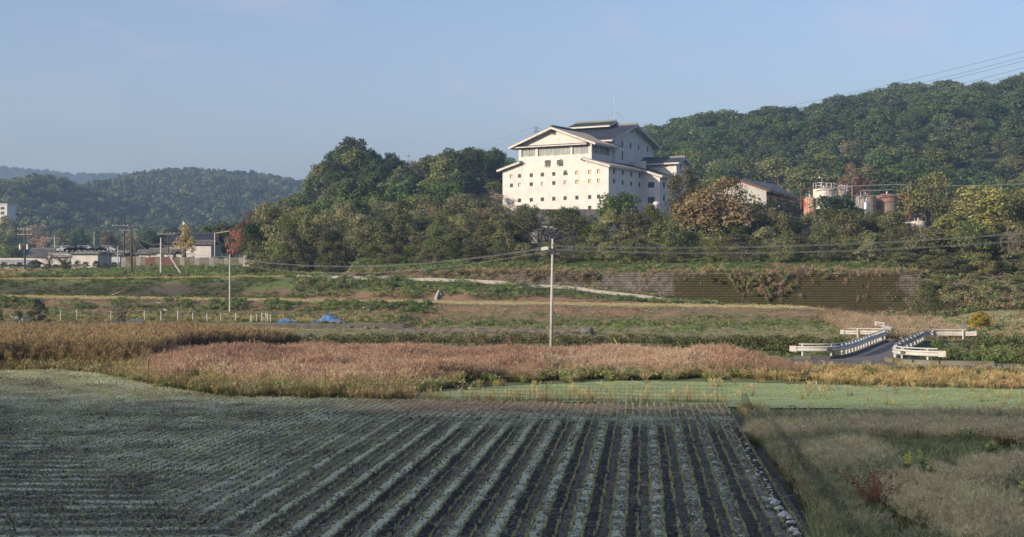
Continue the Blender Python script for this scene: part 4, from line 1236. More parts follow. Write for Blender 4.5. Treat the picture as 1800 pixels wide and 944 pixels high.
tank(1423.5, 345, 377, 21, 238, 'rust_cream', 'cream tank with red rust streaks beside the works shed', ladder=True)
tank(1448, 329.5, 352, 37, 246, 'tank_white', 'large white rusting tank with a railing on top', rail=True, dome=.35)
tank(1482, 334, 350, 17, 250, 'tank_grey', 'small grey tank with a railing just right of the railed white tank', rail=True, dome=.3, bands=1)
tank(1521.5, 342, 372, 36, 244, 'tank_grey', 'grey domed tank with rusty rim right of the chimney', ladder=True)
tank(1559, 340, 372, 37, 246, 'tank_brown', 'brown stained domed tank in the middle of the domed row')
tank(1592, 341, 370, 26, 248, 'tank_orange', 'orange rusted tank at the right end of the domed row')
tank(1523, 352.5, 372, 12, 238, 'silver', 'slim silver hopper in front of the grey domed tank', 'hopper', dome=.4, bands=2)
tank(1614, 387.5, 416, 25, 200, 'tank_white', 'white rust streaked tank standing alone in the trees', dome=.2, bands=2, ladder=True)
ch = thing('flue_pipe', 'slim grey flue pipe with a blue cap among the tanks', 'chimney', at(1478.5, 385, 226))
a = at(1478.5, 390, 226); b = at(1478.5, 349, 226); m = MB(); m.tube([a, b], .17, 10); m.build('pipe', M['pole_conc'], ch)
m = MB(); m.lathe(b, [(.34, .08), (.30, .2), (.05, .42)], 12); m.build('cap', M['blue_cap'], ch)
for z in (.6, 1.8, 3.0):
    m = MB(); m.lathe(a + UP * z, [(.18, 0), (.20, .02), (.20, .1), (.18, .12)], 10); m.build('clamp', M['rust'], ch)
lf = thing('access_ladder', 'small white caged ladder beside the silver hopper', 'ladder', at(1508, 385, 236))
m = MB()
for px in (1504.5, 1510.5):
    for dy in (0, .8): m.tube([at(px, 386, 236) + Vector((0, dy, 0)), at(px, 360.5, 236) + Vector((0, dy, 0))], .05, 5)
for k in range(7): m.tube([at(1504.5, 384 - k * 3.8, 236), at(1510.5, 384 - k * 3.8, 236)], .035, 5)
m.tube([at(1510.5, 361, 236), at(1515, 384, 236)], .05, 5)
m.build('ladder_frame', M['trim'], lf)
pr = thing('pipe_rack', 'long steel pipe rack running above the tanks', 'pipework', at(1500, 360, 241))
def pipe(pts, r=.09, mat='steel'):
    m = MB(); m.tube([at(*p) for p in pts], r, 6); return m.build('pipe', M[mat], pr)
pipe([(1408, 368, 239), (1408, 331.5, 239), (1432, 331, 239)], .09, 'rust')
pipe([(1426, 331.5, 244), (1470, 330, 243), (1500, 327, 241), (1568, 324.5, 241)])
pipe([(1516, 335.5, 242), (1568, 333.5, 242)]); pipe([(1500, 344.5, 242), (1545, 343.5, 242), (1590, 342.5, 242)], .07)
pipe([(1568, 324.5, 241), (1700, 327, 241), (1830, 322, 241)], .07)
for px, y0, y1 in ((1498, 327, 358), (1513, 335.5, 350), (1479, 328.5, 352), (1663, 327, 352), (1760, 326, 345)): pipe([(px, y0, 241.5), (px, y1, 241.5)], .10)
pipe([(1580, 391, 201), (1603, 391.5, 201)], .10, 'trim')
sl = thing('yard_lamp', 'small goose necked lamp over the railed white tank', 'lamp', at(1444, 330, 246))
m = MB(); m.tube([at(1444.5, 331, 246), at(1444.5, 312, 246), at(1441, 312, 246)], .06, 6); m.build('stem', M['steel'], sl)
m = MB(); m.lathe(at(1440.5, 313, 246), [(.22, 0), (.1, .25)], 8); m.build('shade', M['lamp_white'], sl)
vt = thing('roof_vent', 'round white roof vent behind the trees at the foot of the hall\'s annex', 'vent', at(1154, 357, 255))
m = MB(); m.lathe(at(1154, 360, 255), [(.62, 0), (.66, .3), (.5, .55), (.1, .65)], 14); m.build('hood', M['trim'], vt); m = MB(); m.lathe(at(1154, 366, 255), [(.35, -2.5), (.35, .7)], 10); m.build('neck', M['steel'], vt)

# ------------------------------------------------------------------ thicket and trees along the foot of the plateau
G1 = 'vine covered bushes along the roadside thicket'
for px, top, w, Y, k, lab in [
    # back row, left to right
    (468, 352, 62, 196, 'n_olive', 'olive tree at the left foot of the knoll above the pale shed'),
    (505, 343, 66, 200, 'n_sparse', 'thin twiggy tree with autumn tints at the left foot of the knoll'),
    (548, 352, 62, 198, 'n_oak', 'dull green tree above the second bush of the thicket'),
    (600, 345, 70, 200, 'n_olive', 'olive tree rising behind the left half of the thicket'),
    (655, 352, 66, 202, 'n_sparse', 'half bare tree behind the thicket, left of the grey shed roof'),
    (712, 350, 66, 200, 'n_oak', 'green tree behind the thicket, right of the grey shed roof'),
    (760, 345, 64, 203, 'n_drysparse', 'brown half bare tree in the middle of the thicket\'s back row'),
    (812, 338, 74, 202, 'n_olive', 'yellow green tree left of the white hall, in the thicket\'s back row'),
    (858, 350, 60, 200, 'n_drysparse', 'brown half bare tree just left of the white hall\'s corner'),
    (903, 339, 52, 205, 'n_sparse', 'thin dark leaved sapling against the lower left corner of the white hall'),
    (925, 355, 56, 206, 'n_ever', 'round dark green bush below the hall\'s third row of windows'),
    (1000, 360, 62, 208, 'n_ever', 'round dark bush below the middle of the white hall\'s front'),
    (1088, 334, 92, 200, 'n_ever', 'domed dark evergreen hiding the lower right corner of the white hall'),
    (1150, 356, 70, 198, 'n_oak', 'dull green tree in front of the hall\'s annex'),
    (1205, 292, 84, 190, 'n_olive', 'tall tree draped in green vines right of the hall\'s stair tower'),
    (1275, 286, 120, 186, 'n_sparse', 'tall half bare russet tree in front of the works shed'),
    (1262, 306, 160, 180, 'n_autumn', 'largest orange and green autumn tree, below the works shed'),
    (1345, 350, 80, 196, 'n_ever', 'dark evergreen at the works shed\'s right corner'),
    (1388, 376, 62, 188, 'n_oak', 'dark green tree below the hung cloth'),
    (1466, 340, 112, 222, 'n_ever', 'bright green domed tree left of the flue pipe'),
    (1440, 362, 50, 214, 'n_drysparse', 'brown twiggy tree below the cream tank'),
    (1505, 284, 66, 300, 'n_red', 'red brown autumn tree behind the tanks'),
    (1550, 366, 84, 196, 'n_oak', 'green tree below the domed tanks'),
    (1490, 384, 84, 180, 'n_drysparse', 'grey brown bare tree with leaning limbs below the silver hopper'),
    (1622, 292, 104, 205, 'n_tall', 'tall airy light green tree above the lone white tank'),
    (1655, 318, 70, 204, 'n_tall', 'light green tree right of the tall airy one'),
    (1728, 323, 176, 176, 'n_bigvine', 'broad yellowing tree right of the lone white tank'),
    (1665, 372, 74, 178, 'n_vine', 'yellow green vine clad tree beside the lone white tank'),
    (1795, 328, 100, 180, 'n_olive', 'olive tree with reddish tints right of the broad yellowing tree'),
    (1850, 320, 100, 178, 'n_oak', 'dark green tree cut by the right edge of the view'),
    (1783, 392, 62, 161, 'n_bare', 'bare pale trunked tree under the broad yellowing tree'),
    (1838, 396, 90, 164, 'n_bushdark', 'dark bush behind the bare pale trunked tree')]:
    tree_px(k, px, top, w, Y, lab, 'tree', name='bare_tree' if k == 'n_bare' else 'tree')
front = [(478, 392, 62), (512, 400, 54), (548, 384, 58), (585, 396, 56), (622, 402, 54), (660, 386, 60), (700, 394, 56), (738, 404, 54), (776, 392, 58), (815, 400, 56), (852, 386, 58), (888, 398, 52),
         (1062, 392, 62), (1098, 404, 54), (1128, 395, 48), (1168, 384, 64), (1208, 404, 56), (1300, 405, 60), (1345, 396, 56), (1378, 402, 50), (1412, 410, 56), (1448, 388, 64), (1492, 412, 60), (1530, 402, 64), (1568, 396, 62), (1606, 424, 50), (1642, 420, 56), (1690, 408, 66), (1735, 415, 60), (910, 404, 54), (1025, 412, 52)]
ORD = 'first second third fourth fifth sixth seventh eighth ninth tenth eleventh twelfth thirteenth fourteenth fifteenth sixteenth seventeenth eighteenth nineteenth twentieth'.split()
KB = {'n_vine': 'yellow green vine covered bush', 'n_vineolive': 'olive bush', 'n_bushdark': 'dark leafy bush', 'n_oak': 'dull green bushy tree', 'n_olive': 'olive bushy tree', 'n_sparse': 'thin twiggy tree', 'n_ever': 'dark glossy bushy tree', 'n_drysparse': 'brown half bare tree'}
def bush_row(items, kinds, Y, where, grp, jit=3.0, name='bush', wf=1.25):
    cnt = {}
    for i, (px, top, w) in enumerate(sorted(items)):
        k = kinds[i % len(kinds)]; c = cnt[k] = cnt.get(k, 0) + 1
        tree_px(k, px + rnd.uniform(-4, 4), top, w * wf, Y + rnd.uniform(-jit, jit), f'{ORD[c - 1]} {KB[k]} from the left, {where}', 'tree' if 'tree' in KB[k] else 'bush', grp, name=name)
tree_px('n_oak', 852, 341, 60, 216, 'dull green tree standing in front of the gap left of the hall', 'tree')
tree_px('n_drysparse', 884, 346, 50, 214, 'brown twiggy tree below the hall\'s lower left corner', 'tree')
bush_row(front, ['n_vine', 'n_vineolive', 'n_vine', 'n_bushdark', 'n_vineolive'], 171, 'front row of the thicket', 'bushes in the front row of the thicket')
mid_top = lambda px: 370 + 8 * math.sin(px * .05) - (6 if 1490 < px < 1610 else 0) + (34 if 1590 < px < 1650 else 0) + (6 if 880 < px < 1070 else 0)
bush_row([(px, mid_top(px), 58) for px in range(470, 2010, 34) if not 945 < px < 985], ['n_vine', 'n_oak', 'n_vineolive', 'n_olive', 'n_sparse', 'n_vine', 'n_bushdark'], 182, 'middle row of the thicket', 'bushes in the middle row of the thicket')
bush_row([(px, 360 + 8 * math.sin(px * .09 + 1), 58) for px in range(480, 900, 32)], ['n_olive', 'n_sparse', 'n_oak', 'n_drysparse', 'n_vineolive'], 193, 'back row of the thicket', 'trees in the back row of the thicket', name='tree')
for i in range(36):                                                  # low shrubs at the thicket's foot
    px = 452 + i * 38.5 + rnd.uniform(-8, 8)
    k = ['n_vine', 'n_bushdark', 'n_vineolive', 'n_bushdark'][i % 4]
    if not 1000 < px < 1015: tree_px(k, px, 424 + rnd.uniform(-8, 8), 52, 165.5 + rnd.uniform(-1, 1), f'low {KB[k]} at the foot of the thicket', 'shrub', f'low {KB[k]}es at the foot of the thicket', 'shrub')
tree_px('n_umb', 965, 365, 150, 172, 'spreading tree with dark bare limbs and a flat crown below the white hall', 'tree', name='spreading_tree')
# bank right of the retaining wall
bush_row([(px, 398 + 16 * math.sin(px * .11), 84) for px in range(1630, 2010, 36)], ['n_vine', 'n_vineolive', 'n_bushdark'], 166, 'under the broad yellowing tree', 'bushes under the broad yellowing tree')
bush_row([(px, 448 + 8 * math.sin(px * .13), 58) for px in range(1585, 2010, 28)], ['n_bushdark', 'n_vineolive', 'n_bushdark', 'n_vine'], 160, 'atop the shaded bank', 'bushes along the top of the shaded bank')
i = 0
for px, top, w, Y in [(1625, 488, 56, 152), (1652, 478, 60, 153), (1690, 500, 60, 151), (1720, 482, 64, 154), (1755, 500, 64, 151), (1790, 486, 66, 153), (1640, 520, 56, 147), (1680, 528, 52, 146), (1715, 520, 56, 146), (1765, 524, 60, 145), (1805, 528, 60, 145), (1610, 536, 40, 149)]:
    i += 1; kk = ['n_vineolive', 'n_bushdark', 'n_vineolive', 'n_bushdark'][i % 4]
    tree_px(kk, px, top, w, Y, 'vine tangled bush on the shaded bank right of the block wall', 'bush', 'bushes on the bank right of the block wall', 'bush')
tree_px('n_yellowbush', 1724, 545, 46, 121, 'round clipped bush with orange yellow leaves behind the right guard rail', 'bush', name='round_bush', ybase=592)
tree_px('n_vine', 1722, 586, 22, 106, 'small pale green bush at the end of the right guard rail', 'bush', name='bush', ybase=612)
for px, top, w, Y in [(1665, 614, 46, 91), (1700, 618, 50, 90), (1742, 616, 54, 90.5), (1785, 618, 54, 90), (1648, 592, 46, 101), (1672, 606, 46, 97), (1700, 612, 44, 95), (1625, 606, 36, 98), (1735, 608, 50, 98), (1775, 606, 56, 99), (1812, 608, 50, 98), (1655, 618, 40, 92.5)]:
    tree_px('n_bushdark', px, top, w, Y, 'dark green bush filling the brook right of the bridge', 'bush', 'bushes in the brook right of the bridge', 'bush')
# left side
for px, top, w, Y, k, nm, lab in [
    (436, 366, 54, 214, 'n_red', 'tree', 'red brown bare twigged tree above the orange one at the left end of the thicket'),
    (417, 400, 44, 210, 'n_rust', 'tree', 'rust orange autumn tree left of the pale shed'),
    (458, 386, 92, 183, 'n_ever', 'tree', 'dark glossy tree leaning over the pale shed\'s roof'),
    (492, 398, 60, 178, 'n_vine', 'tree', 'yellow green tree right of the pale shed'),
    (325, 393, 44, 222, 'n_ginkgo', 'ginkgo_tree', 'golden yellow conical tree in front of the dark roofed house'),
    (280, 411, 54, 232, 'n_pine', 'pine_tree', 'dark spreading pine left of the dark roofed house'),
    (252, 424, 40, 228, 'n_pine', 'pine_tree', 'lower dark pine at the left end of the house garden'),
    (386, 385, 46, 262, 'm_ever', 'tree', 'round dark evergreen right behind the dark roofed house'),
    (365, 392, 34, 262, 'm_ever', 'tree', 'dark evergreen touching the right roof end of the house'),
    (405, 384, 34, 264, 'm_oak', 'tree', 'green tree between the house and the rust orange tree'),
    (408, 412, 40, 235, 'm_ever', 'tree', 'dark evergreen low behind the rust orange tree'),
    (190, 405, 36, 330, 'm_olive', 'tree', 'round green tree behind the pale blue shed'),
    (226, 403, 34, 345, 'm_dry', 'tree', 'ochre tree behind the tall crossarm pole'),
    (14, 377, 46, 420, 'm_olive', 'tree', 'large olive tree below the far white flats'),
    (62, 386, 50, 430, 'm_dry', 'tree', 'ochre brown tree right of the olive tree below the far white flats'),
    (75, 407, 36, 400, 'm_dry', 'tree', 'dark reddish tree behind the left power pole'),
    (18, 430, 44, 300, 'm_oak', 'tree', 'dark round tree over the roofs at the far left'),
    (110, 440, 56, 250, 'n_pale', 'tree', 'purplish bare bush in front of the long white wall'),
    (88, 438, 36, 252, 'n_pale', 'tree', 'grey bare bush left of the purplish one'),
    (140, 395, 40, 440, 'm_ever', 'tree', 'dark tree behind the parked cars'),
    (110, 400, 40, 450, 'm_oak', 'tree', 'green tree left behind the parked cars'),
    (168, 402, 40, 450, 'm_ever', 'tree', 'dark tree right behind the parked cars'),
    # between the reeds and the first bank
    (212, 516, 66, 119, 'n_pale', 'fruit_tree', 'round bare fruit tree with a dark forked trunk beside the blue sheets'),
    (68, 523, 44, 118, 'n_pine', 'pine_tree', 'dense dark pine behind the reeds, leaning right'),
    (30, 541, 34, 117, 'n_bushdark', 'fruit_tree', 'small dark tree left of the dense dark pine'),
    (-2, 538, 30, 117, 'n_bushdark', 'fruit_tree', 'small dark tree at the left edge of the view'),
    (122, 540, 38, 118, 'n_sparse', 'fruit_tree', 'small yellow green tree right of the dense dark pine'),
    (168, 545, 24, 118, 'n_pale', 'fruit_tree', 'small bare sapling left of the round bare fruit tree')]:
    tree_px(k, px, top, w, Y, lab, 'tree', name=nm)
for i in range(16):
    px = -20 + i * 14.5 + rnd.uniform(-4, 4)
    tree_px('n_bushdark', px, 459 + rnd.uniform(-3, 4), 22, 216 + rnd.uniform(-3, 3), 'low dark bush in the hedge row in front of the far village', 'bush', 'hedge row bushes in front of the far village', 'bush')
for (px, top, w) in [(-30, 398, 60), (50, 424, 40), (128, 418, 30), (205, 415, 34), (165, 425, 30), (240, 405, 34), (262, 398, 36), (300, 396, 40), (345, 400, 40), (85, 426, 34), (5, 410, 40)]:
    tree_px(rnd.choice(['m_ever', 'm_oak', 'm_cone']), px, top, w, 400 + rnd.uniform(0, 60), 'dark tree at the foot of the far hills behind the village', 'tree', 'trees behind the village', 'forest_tree')

# ------------------------------------------------------------------ village on the left
def house(px0, px1, top, eave, base, Y, depth, label, roofmat='roof_tile_far', wallmat='plaster', wins=(), name='house', skew=0.0, hip=.0, cat='house'):
    x0, x1 = gx(px0, Y), gx(px1, Y); zb = CZ - (base - HY) / F * Y; ze = CZ - (eave - HY) / F * Y; zt = CZ - (top - HY) / F * Y
    t = thing(name, label, cat, ((x0 + x1) / 2, Y, zb))
    X = Vector((math.cos(skew), math.sin(skew), 0)); D = Vector((-math.sin(skew), math.cos(skew), 0)); W = x1 - x0; o = Vector((x0, Y, 0))
    q = lambda a, b, z: o + X * a + D * b + UP * z
    m = MB()
    m.add([q(0, 0, zb - 1), q(W, 0, zb - 1), q(W, 0, ze), q(0, 0, ze)], [(0, 1, 2, 3)]); m.add([q(0, depth, zb - 1), q(W, depth, zb - 1), q(W, depth, ze), q(0, depth, ze)], [(0, 1, 2, 3)])
    for a in (0, W): m.add([q(a, 0, zb - 1), q(a, depth, zb - 1), q(a, depth, ze), q(a, depth / 2, ze + (zt - ze) * (1 - hip)), q(a, 0, ze)], [(0, 1, 2, 3, 4)])
    m.build('wall', M[wallmat], t)
    ov = .55
    for s in (0, 1):
        b = -ov if s == 0 else depth + ov
        m = MB(); m.slab([q(-ov, b, ze - .12), q(W + ov, b, ze - .12), q(W + ov - hip * 2, depth / 2, zt), q(-ov + hip * 2, depth / 2, zt)], .16, UP); r_ = m.build('roof', M[roofmat], t)
        m = MB()
        for k in range(int(W / .6)):
            f = (k + .5) / int(W / .6); m.beam(q(-ov + (W + 2 * ov) * f, b, ze - .1), q(-ov + (W + 2 * ov) * f, depth / 2, zt + .02), .12, .08)
        m.build('tile_rows', M[roofmat], r_)['kind'] = 'stuff'
    m = MB(); m.beam(q(-ov, depth / 2, zt + .1), q(W + ov, depth / 2, zt + .1), .35, .3); m.build('ridge_cap', M[roofmat], t)
    for (a, b, c, d) in wins:
        xa, xb = gx(a, Y) - x0, gx(b, Y) - x0; za, zc = CZ - (d - HY) / F * Y, CZ - (c - HY) / F * Y
        m = MB(); m.box(q((xa + xb) / 2, -.03, (za + zc) / 2), (xb - xa, .08, zc - za), (X, D, UP)); f = m.build('window', M['frame_dark'], t)
        m = MB(); n = max(1, int((xb - xa) / .8)); s_ = (xb - xa) / n
        for k in range(n): m = MB(); m.box(q(xa + s_ * (k + .5), -.08, (za + zc) / 2), (s_ - .08, .03, zc - za - .1), (X, D, UP)); m.build('pane', M['curtain_glass'], f)
    return t
house(288, 374, 410, 425.5, 452, 238, 7, 'large village house with a dark tiled roof behind the golden tree', wallmat='plaster_old', wins=[(300, 310, 432, 446)])
house(343, 371, 424, 427, 452, 231, 3, 'white walled wing of the dark roofed house', roofmat='sheet_grey', name='house_wing', cat='house')
house(264, 283, 438, 441, 453, 222, 3, 'small pale shed with a sunlit end left of the red boarded one', roofmat='sheet_grey', name='garden_shed', cat='shed')
house(244, 262, 441, 443.5, 453, 222, 3, 'low cream shed at the left end of the garden wall', roofmat='sheet_grey', name='garden_shed', cat='shed')
house(288.5, 303.5, 440, 442, 457, 220, 2.5, 'bright white shed above the red boarded fence', roofmat='sheet_grey', name='garden_shed', cat='shed')
house(428, 466, 430, 434, 456, 192, 6, 'pale cream shed with a wide window under the leaning tree', roofmat='sheet_grey', wins=[(432, 452, 436, 446)], name='cream_shed', cat='shed')
house(125, 172, 442.5, 444, 463, 262, 9, 'long white windowless building in the village', roofmat='sheet_grey', name='warehouse', cat='building')
house(173, 211, 444, 446.5, 463, 275, 9, 'pale blue grey shed right of the long white building', roofmat='sheet_grey', wallmat='pale_blue', name='warehouse', cat='building')
house(88, 124, 448, 449.5, 458, 285, 8, 'low pale roofed shed left of the long white building', roofmat='trim', wallmat='plaster_old', name='village_shed', cat='shed')
house(48, 86, 437, 450, 462, 300, 8, 'low grey roofed house behind the left power pole', roofmat='sheet_grey', wallmat='plaster_old', name='house')
house(-30, 44, 456, 462, 468, 240, 8, 'long low pale roof at the far left of the hedge row', roofmat='trim', wallmat='plaster_old', name='village_shed', cat='shed')
# far white flats
Y = 520
fl = thing('apartment_block', 'white block of flats high on the far left slope', 'building', at(2, 395, Y))
m = MB(); x0, x1 = gx(-30, Y), gx(12.5, Y); zb, zt = at(0, 400, Y).z, at(0, 360, Y).z
m.add([(x0, Y, zb), (x1, Y, zb), (x1, Y, zt), (x0, Y, zt), (x0, Y + 9, zb), (x1, Y + 9, zb), (x1, Y + 9, zt), (x0, Y + 9, zt)], [(0, 1, 2, 3), (1, 5, 6, 2), (5, 4, 7, 6), (4, 0, 3, 7), (3, 2, 6, 7)]); m.build('wall', M['plaster'], fl)
m = MB(); m.box(((x0 + x1) / 2, Y + 4.5, zt + .25), (x1 - x0 + .5, 9.6, .5)); m.build('parapet', M['trim'], fl)
for py in (366, 374.5, 384):
    for px in (4.3, -8, -20):
        c = at(px, py, Y); m = MB(); m.box((c.x, Y - .02, c.z), (1.3, .1, 1.0)); f = m.build('window', M['frame_dark'], fl)
        m = MB(); m.box((c.x, Y - .085, c.z), (1.1, .03, .82)); m.build('pane', M['glass'], f)
# cars on the raised lot
def car(px, Y, label, mat):
    c = at(px, 443.5, Y); t = thing('parked_car', label, 'car', c); c = Vector(c)
    prof = [(-2.1, .3), (-2.1, .75), (-1.5, .9), (-.9, 1.42), (.7, 1.45), (1.35, .95), (2.05, .8), (2.1, .3)]
    m = MB(); n = len(prof)
    for y in (-.8, .8): m.v.extend([tuple(c + Vector((a, y, b))) for a, b in prof])
    m.f += [tuple(range(n)), tuple(reversed(range(n, 2 * n)))] + [(i, (i + 1) % n, (i + 1) % n + n, i + n) for i in range(n)]; m.mi += [0] * (n + 2); m.build('body', M[mat], t)
    m = MB(); m.box(c + Vector((-.1, -.81, 1.17)), (1.5, .04, .36)); m.build('side_window', M['glass'], t)
    for x in (-1.3, 1.3):
        m = MB(); m.tube([c + Vector((x, -.84, .3)), c + Vector((x, -.6, .3))], .31, 12); w = m.build('wheel', M['tyre'], t); m = MB(); m.tube([c + Vector((x, -.86, .3)), c + Vector((x, -.84, .3))], .17, 10); m.build('rim', M['silver'], w)
for px, mt, lb in [(118.5, 'car_silver', 'leftmost of the parked cars, silver, above the long white building'), (131, 'car_dark', 'dark parked car second from the left above the long white building'), (140.5, 'car_silver', 'silver parked car at the left of the middle pair above the long white building'), (150.5, 'car_silver', 'silver parked car at the right of the middle pair above the long white building'), (173, 'car_dark', 'dark parked car above the right end of the long white building'), (187, 'car_silver', 'rightmost of the parked cars, silver, above the pale blue shed')]:
    car(px, 292, lb, mt)
pk = MB(); pk.box((gx(155, 296), 297, at(0, 443.5, 292).z - 1.25), (14, 12, 2.4)); tag(pk.build('parking_deck', M['concrete'], None), 'raised concrete parking lot behind the long white building', 'deck')
# garden wall of the house: panels of weathered concrete, a red boarded stretch
gw_ = thing('garden_wall', 'weathered concrete panel wall on top of the grassy bank in front of the house', 'wall', at(330, 463, 204))
ps = [(213 + k * 8.6) for k in range(28)]
for k in range(27):
    a, b = ps[k], ps[k + 1]; Ya = 212 - k * .55; x0, x1 = gx(a, Ya), gx(b, Ya); zt_ = CZ + (HY - (450.5 + (1.5 if k % 5 == 0 else 0) + k * .12)) / F * Ya; zb_ = hz((x0 + x1) / 2, Ya) - .6
    m = MB(); m.box(((x0 + x1) / 2, Ya, (zt_ + zb_) / 2), (x1 - x0 - .04, .12, zt_ - zb_)); m.build('panel', M['house_pink'] if k in (5, 6, 8, 9, 10) else M['concrete_mossy' if k % 3 else 'concrete'], gw_)

# ------------------------------------------------------------------ poles, wires, lines
POLES = {}
def pole(px, top, base, Y, r, mat, label, arms=(), trafo=0, name='utility_pole', lean=0.0, zb=None):
    b = at(px, base, Y); zg = hz(b.x, Y) if zb is None else zb; tp = at(px + lean, top, Y); b = Vector((b.x, Y, min(zg, b.z + .5)))
    t = POLES[label] = thing(name, label, 'pole', b)
    m = MB(); m.tube([b - UP * .3, tp], [r * 1.0, r * .65], 10); m.build('shaft', M[mat], t)
    for dz, w, off in arms:
        c = tp - UP * dz; m = MB(); m.beam(c + Vector((-w + off, -.15, 0)), c + Vector((w + off, -.15, 0)), .08, .08); ar = m.build('crossarm', M['steel'], t)
        for k in (-.9, -.45, .45, .9):
            m = MB(); m.lathe(c + Vector((w * k + off, -.15, .05)), [(.03, 0), (.05, .06), (.03, .12), (.045, .17), (.02, .22)], 8); m.build('insulator', M['lamp_white'], ar)
    for k in range(trafo):
        c = tp - UP * 3.6 + Vector((-.55 if k == 0 else .55, -.1, 0)); m = MB(); m.lathe(c, [(.26, 0), (.30, .08), (.30, .75), (.24, .85)], 12); m.build('transformer', M['steel'], t)
    return tp
T43 = pole(43.5, 397, 488, 205, .17, 'pole_dark', 'dark power pole with crossarms and two transformers left of the village', [(.5, 1.1, 0), (1.3, 1.1, 0)], 2)
T96 = pole(96, 414, 446, 330, .17, 'pole_conc', 'far pale pole with two crossarms above the village roofs', [(.7, 1.3, 0), (2.6, 1.3, .3)])
T218 = pole(218, 388, 460, 245, .18, 'pole_dark', 'tall power pole with staggered crossarms between village and garden wall', [(.9, 1.5, -.6), (1.7, 1.6, .8), (5.5, 1.0, 0)])
T231 = pole(231, 399, 493, 175, .17, 'pole_dark', 'plain dark pole standing before the end of the garden wall')
T191 = pole(191, 424, 462, 235, .14, 'pole_dark', 'short dark pole in front of the pale blue shed')
T283 = pole(283, 418, 494, 172, .15, 'pole_conc', 'plain grey concrete pole before the bright white shed')
T296 = pole(296, 406, 461, 215, .15, 'pole_dark', 'dark pole with a single crossarm between garden sheds', [(.5, 1.4, -.3)])
T322 = pole(322, 388, 450, 224, .16, 'pole_conc', 'tall grey pole with a white lamp in front of the golden tree')
P322 = POLES['tall grey pole with a white lamp in front of the golden tree']
m = MB(); m.lathe(T322 + Vector((.25, -.2, -.5)), [(.18, -.2), (.22, 0), (.1, .2)], 10); m.build('lamp_head', M['lamp_white'], P322)
T404 = pole(404, 447, 548, 134.5, .10, 'pole_conc', 'slim grey pole on the first bank left of the blue tarps')
T213 = pole(207, 432, 460, 240, .10, 'pole_conc', 'slim pale post left of the tall crossarm pole')
pole(165.5, 408, 447, 330, .12, 'pole_conc', 'slim far pole behind the long white building')
bp = thing('brace_pole', 'grey strut pole leaning left beside the plain concrete pole', 'pole', at(328, 497, 171))
m = MB(); m.tube([at(328.5, 497, 171), at(297, 448, 172)], .10, 8); m.build('shaft', M['pole_conc'], bp)
lb_ = thing('lane_light', 'white swan necked lamp post beside the house roof', 'lamp', at(377, 424, 228))
m = MB(); m.tube([at(377.5, 452, 228), at(377.5, 410, 228)], .09, 8); m.build('stem', M['trim'], lb_); m = MB(); m.tube([at(377.5, 410, 228), at(404, 406, 222)], .07, 6); m.build('long_arm', M['bamboo'], lb_)
# street light in the pink grass
b0 = Vector((gx(968.5, 94), 94, -.05)); tp = at(971.5, 419.5, 94)
spl = thing('street_light', 'tall grey concrete street light pole standing in the pink grass', 'street light', b0)
m = MB(); m.tube([b0 - UP * .3, b0.lerp(tp, .5), tp], [.125, .10, .075], 14); m.build('shaft', M['pole_conc'], spl, True)
lh = at(957.5, 437.5, 93.6); m = MB(); ax = (Vector((.97, 0, .16)).normalized(), Vector((0, 1, 0)), Vector((-.16, 0, .97)).normalized())
m.box(lh, (.50, .30, .17), ax); m.box(lh + ax[2] * .11, (.40, .24, .06), ax); hd = m.build('lamp_head', M['lamp_white'], spl)
m = MB(); m.box(lh - ax[2] * .10, (.42, .24, .04), ax); m.build('lens', M['glass'], hd)
m = MB(); m.tube([lh + ax[0] * .2, at(964, 435.5, 93.8), at(971, 438, 94)], .022, 6); m.build('lamp_arm', M['steel'], spl)
for py in (431, 439, 446):
    c = at(971 - (py - 420) * .015, py, 94); m = MB(); m.lathe(c - UP * .04, [(.08, 0), (.10, .01), (.10, .07), (.08, .08)], 12); m.build('clamp', M['steel'], spl)

def wire(name, label, a, b, sag, r=.018, n=26, cat='cable', mat='cable', twist=False, group=None):
    a = Vector(a); b = Vector(b); pts = []
    for k in range(n + 1):
        f = k / n; pts.append(a.lerp(b, f) - UP * (sag * 4 * f * (1 - f)))
    m = MB(); m.tube(pts, r, 5)
    if twist:                                                     # carrier with a hung bundle, tied every few metres
        m2 = [p - UP * .075 for p in pts]; m.tube(m2, r * 1.2, 5)
    t = thing(name, label, cat, a, group); m.build('conductor', M[mat], t)
    if twist:
        m = MB()
        for k in range(0, n * 3):
            f = (k + .5) / (n * 3); p = a.lerp(b, f) - UP * (sag * 4 * f * (1 - f)); m.box(p - UP * .038, (.022, .022, .11))
        m.build('cable_ties', M[mat], t)['kind'] = 'stuff'
R1 = at(1900, 400, 92); R2 = at(1900, 413, 92)
wire('overhead_cable', 'upper bundled cable running right from the street light', at(971, 431.5, 94), R1, .55, .014, cat='cable', twist=True)
wire('overhead_cable', 'lower bundled cable running right from the street light', at(971, 438, 94), R2, .62, .013, twist=True)
wire('overhead_cable', 'upper cable sagging left from the street light to the slim grey pole', at(971, 432.5, 94), T404 - UP * .3, 1.1, .013, twist=True)
wire('overhead_cable', 'lower cable sagging left from the street light to the slim grey pole', at(971, 440, 94), T404 - UP * .9, 1.25, .016)
wire('overhead_cable', 'thin cable from the slim grey pole up to the plain concrete pole', T404 - UP * .2, T283 - UP * .8, .5, .02)
wire('overhead_cable', 'second thin cable from the slim grey pole to the plain concrete pole', T404 - UP * .7, T283 - UP * 1.5, .6, .02)
wire('overhead_cable', 'upper slack cable between the plain dark pole and the plain concrete pole', T231 - UP * .4, T283 - UP * .7, .75, .022)
wire('overhead_cable', 'lower slack cable between the plain dark pole and the plain concrete pole', T231 - UP * .6, T283 - UP * 1.0, 1.35, .022)
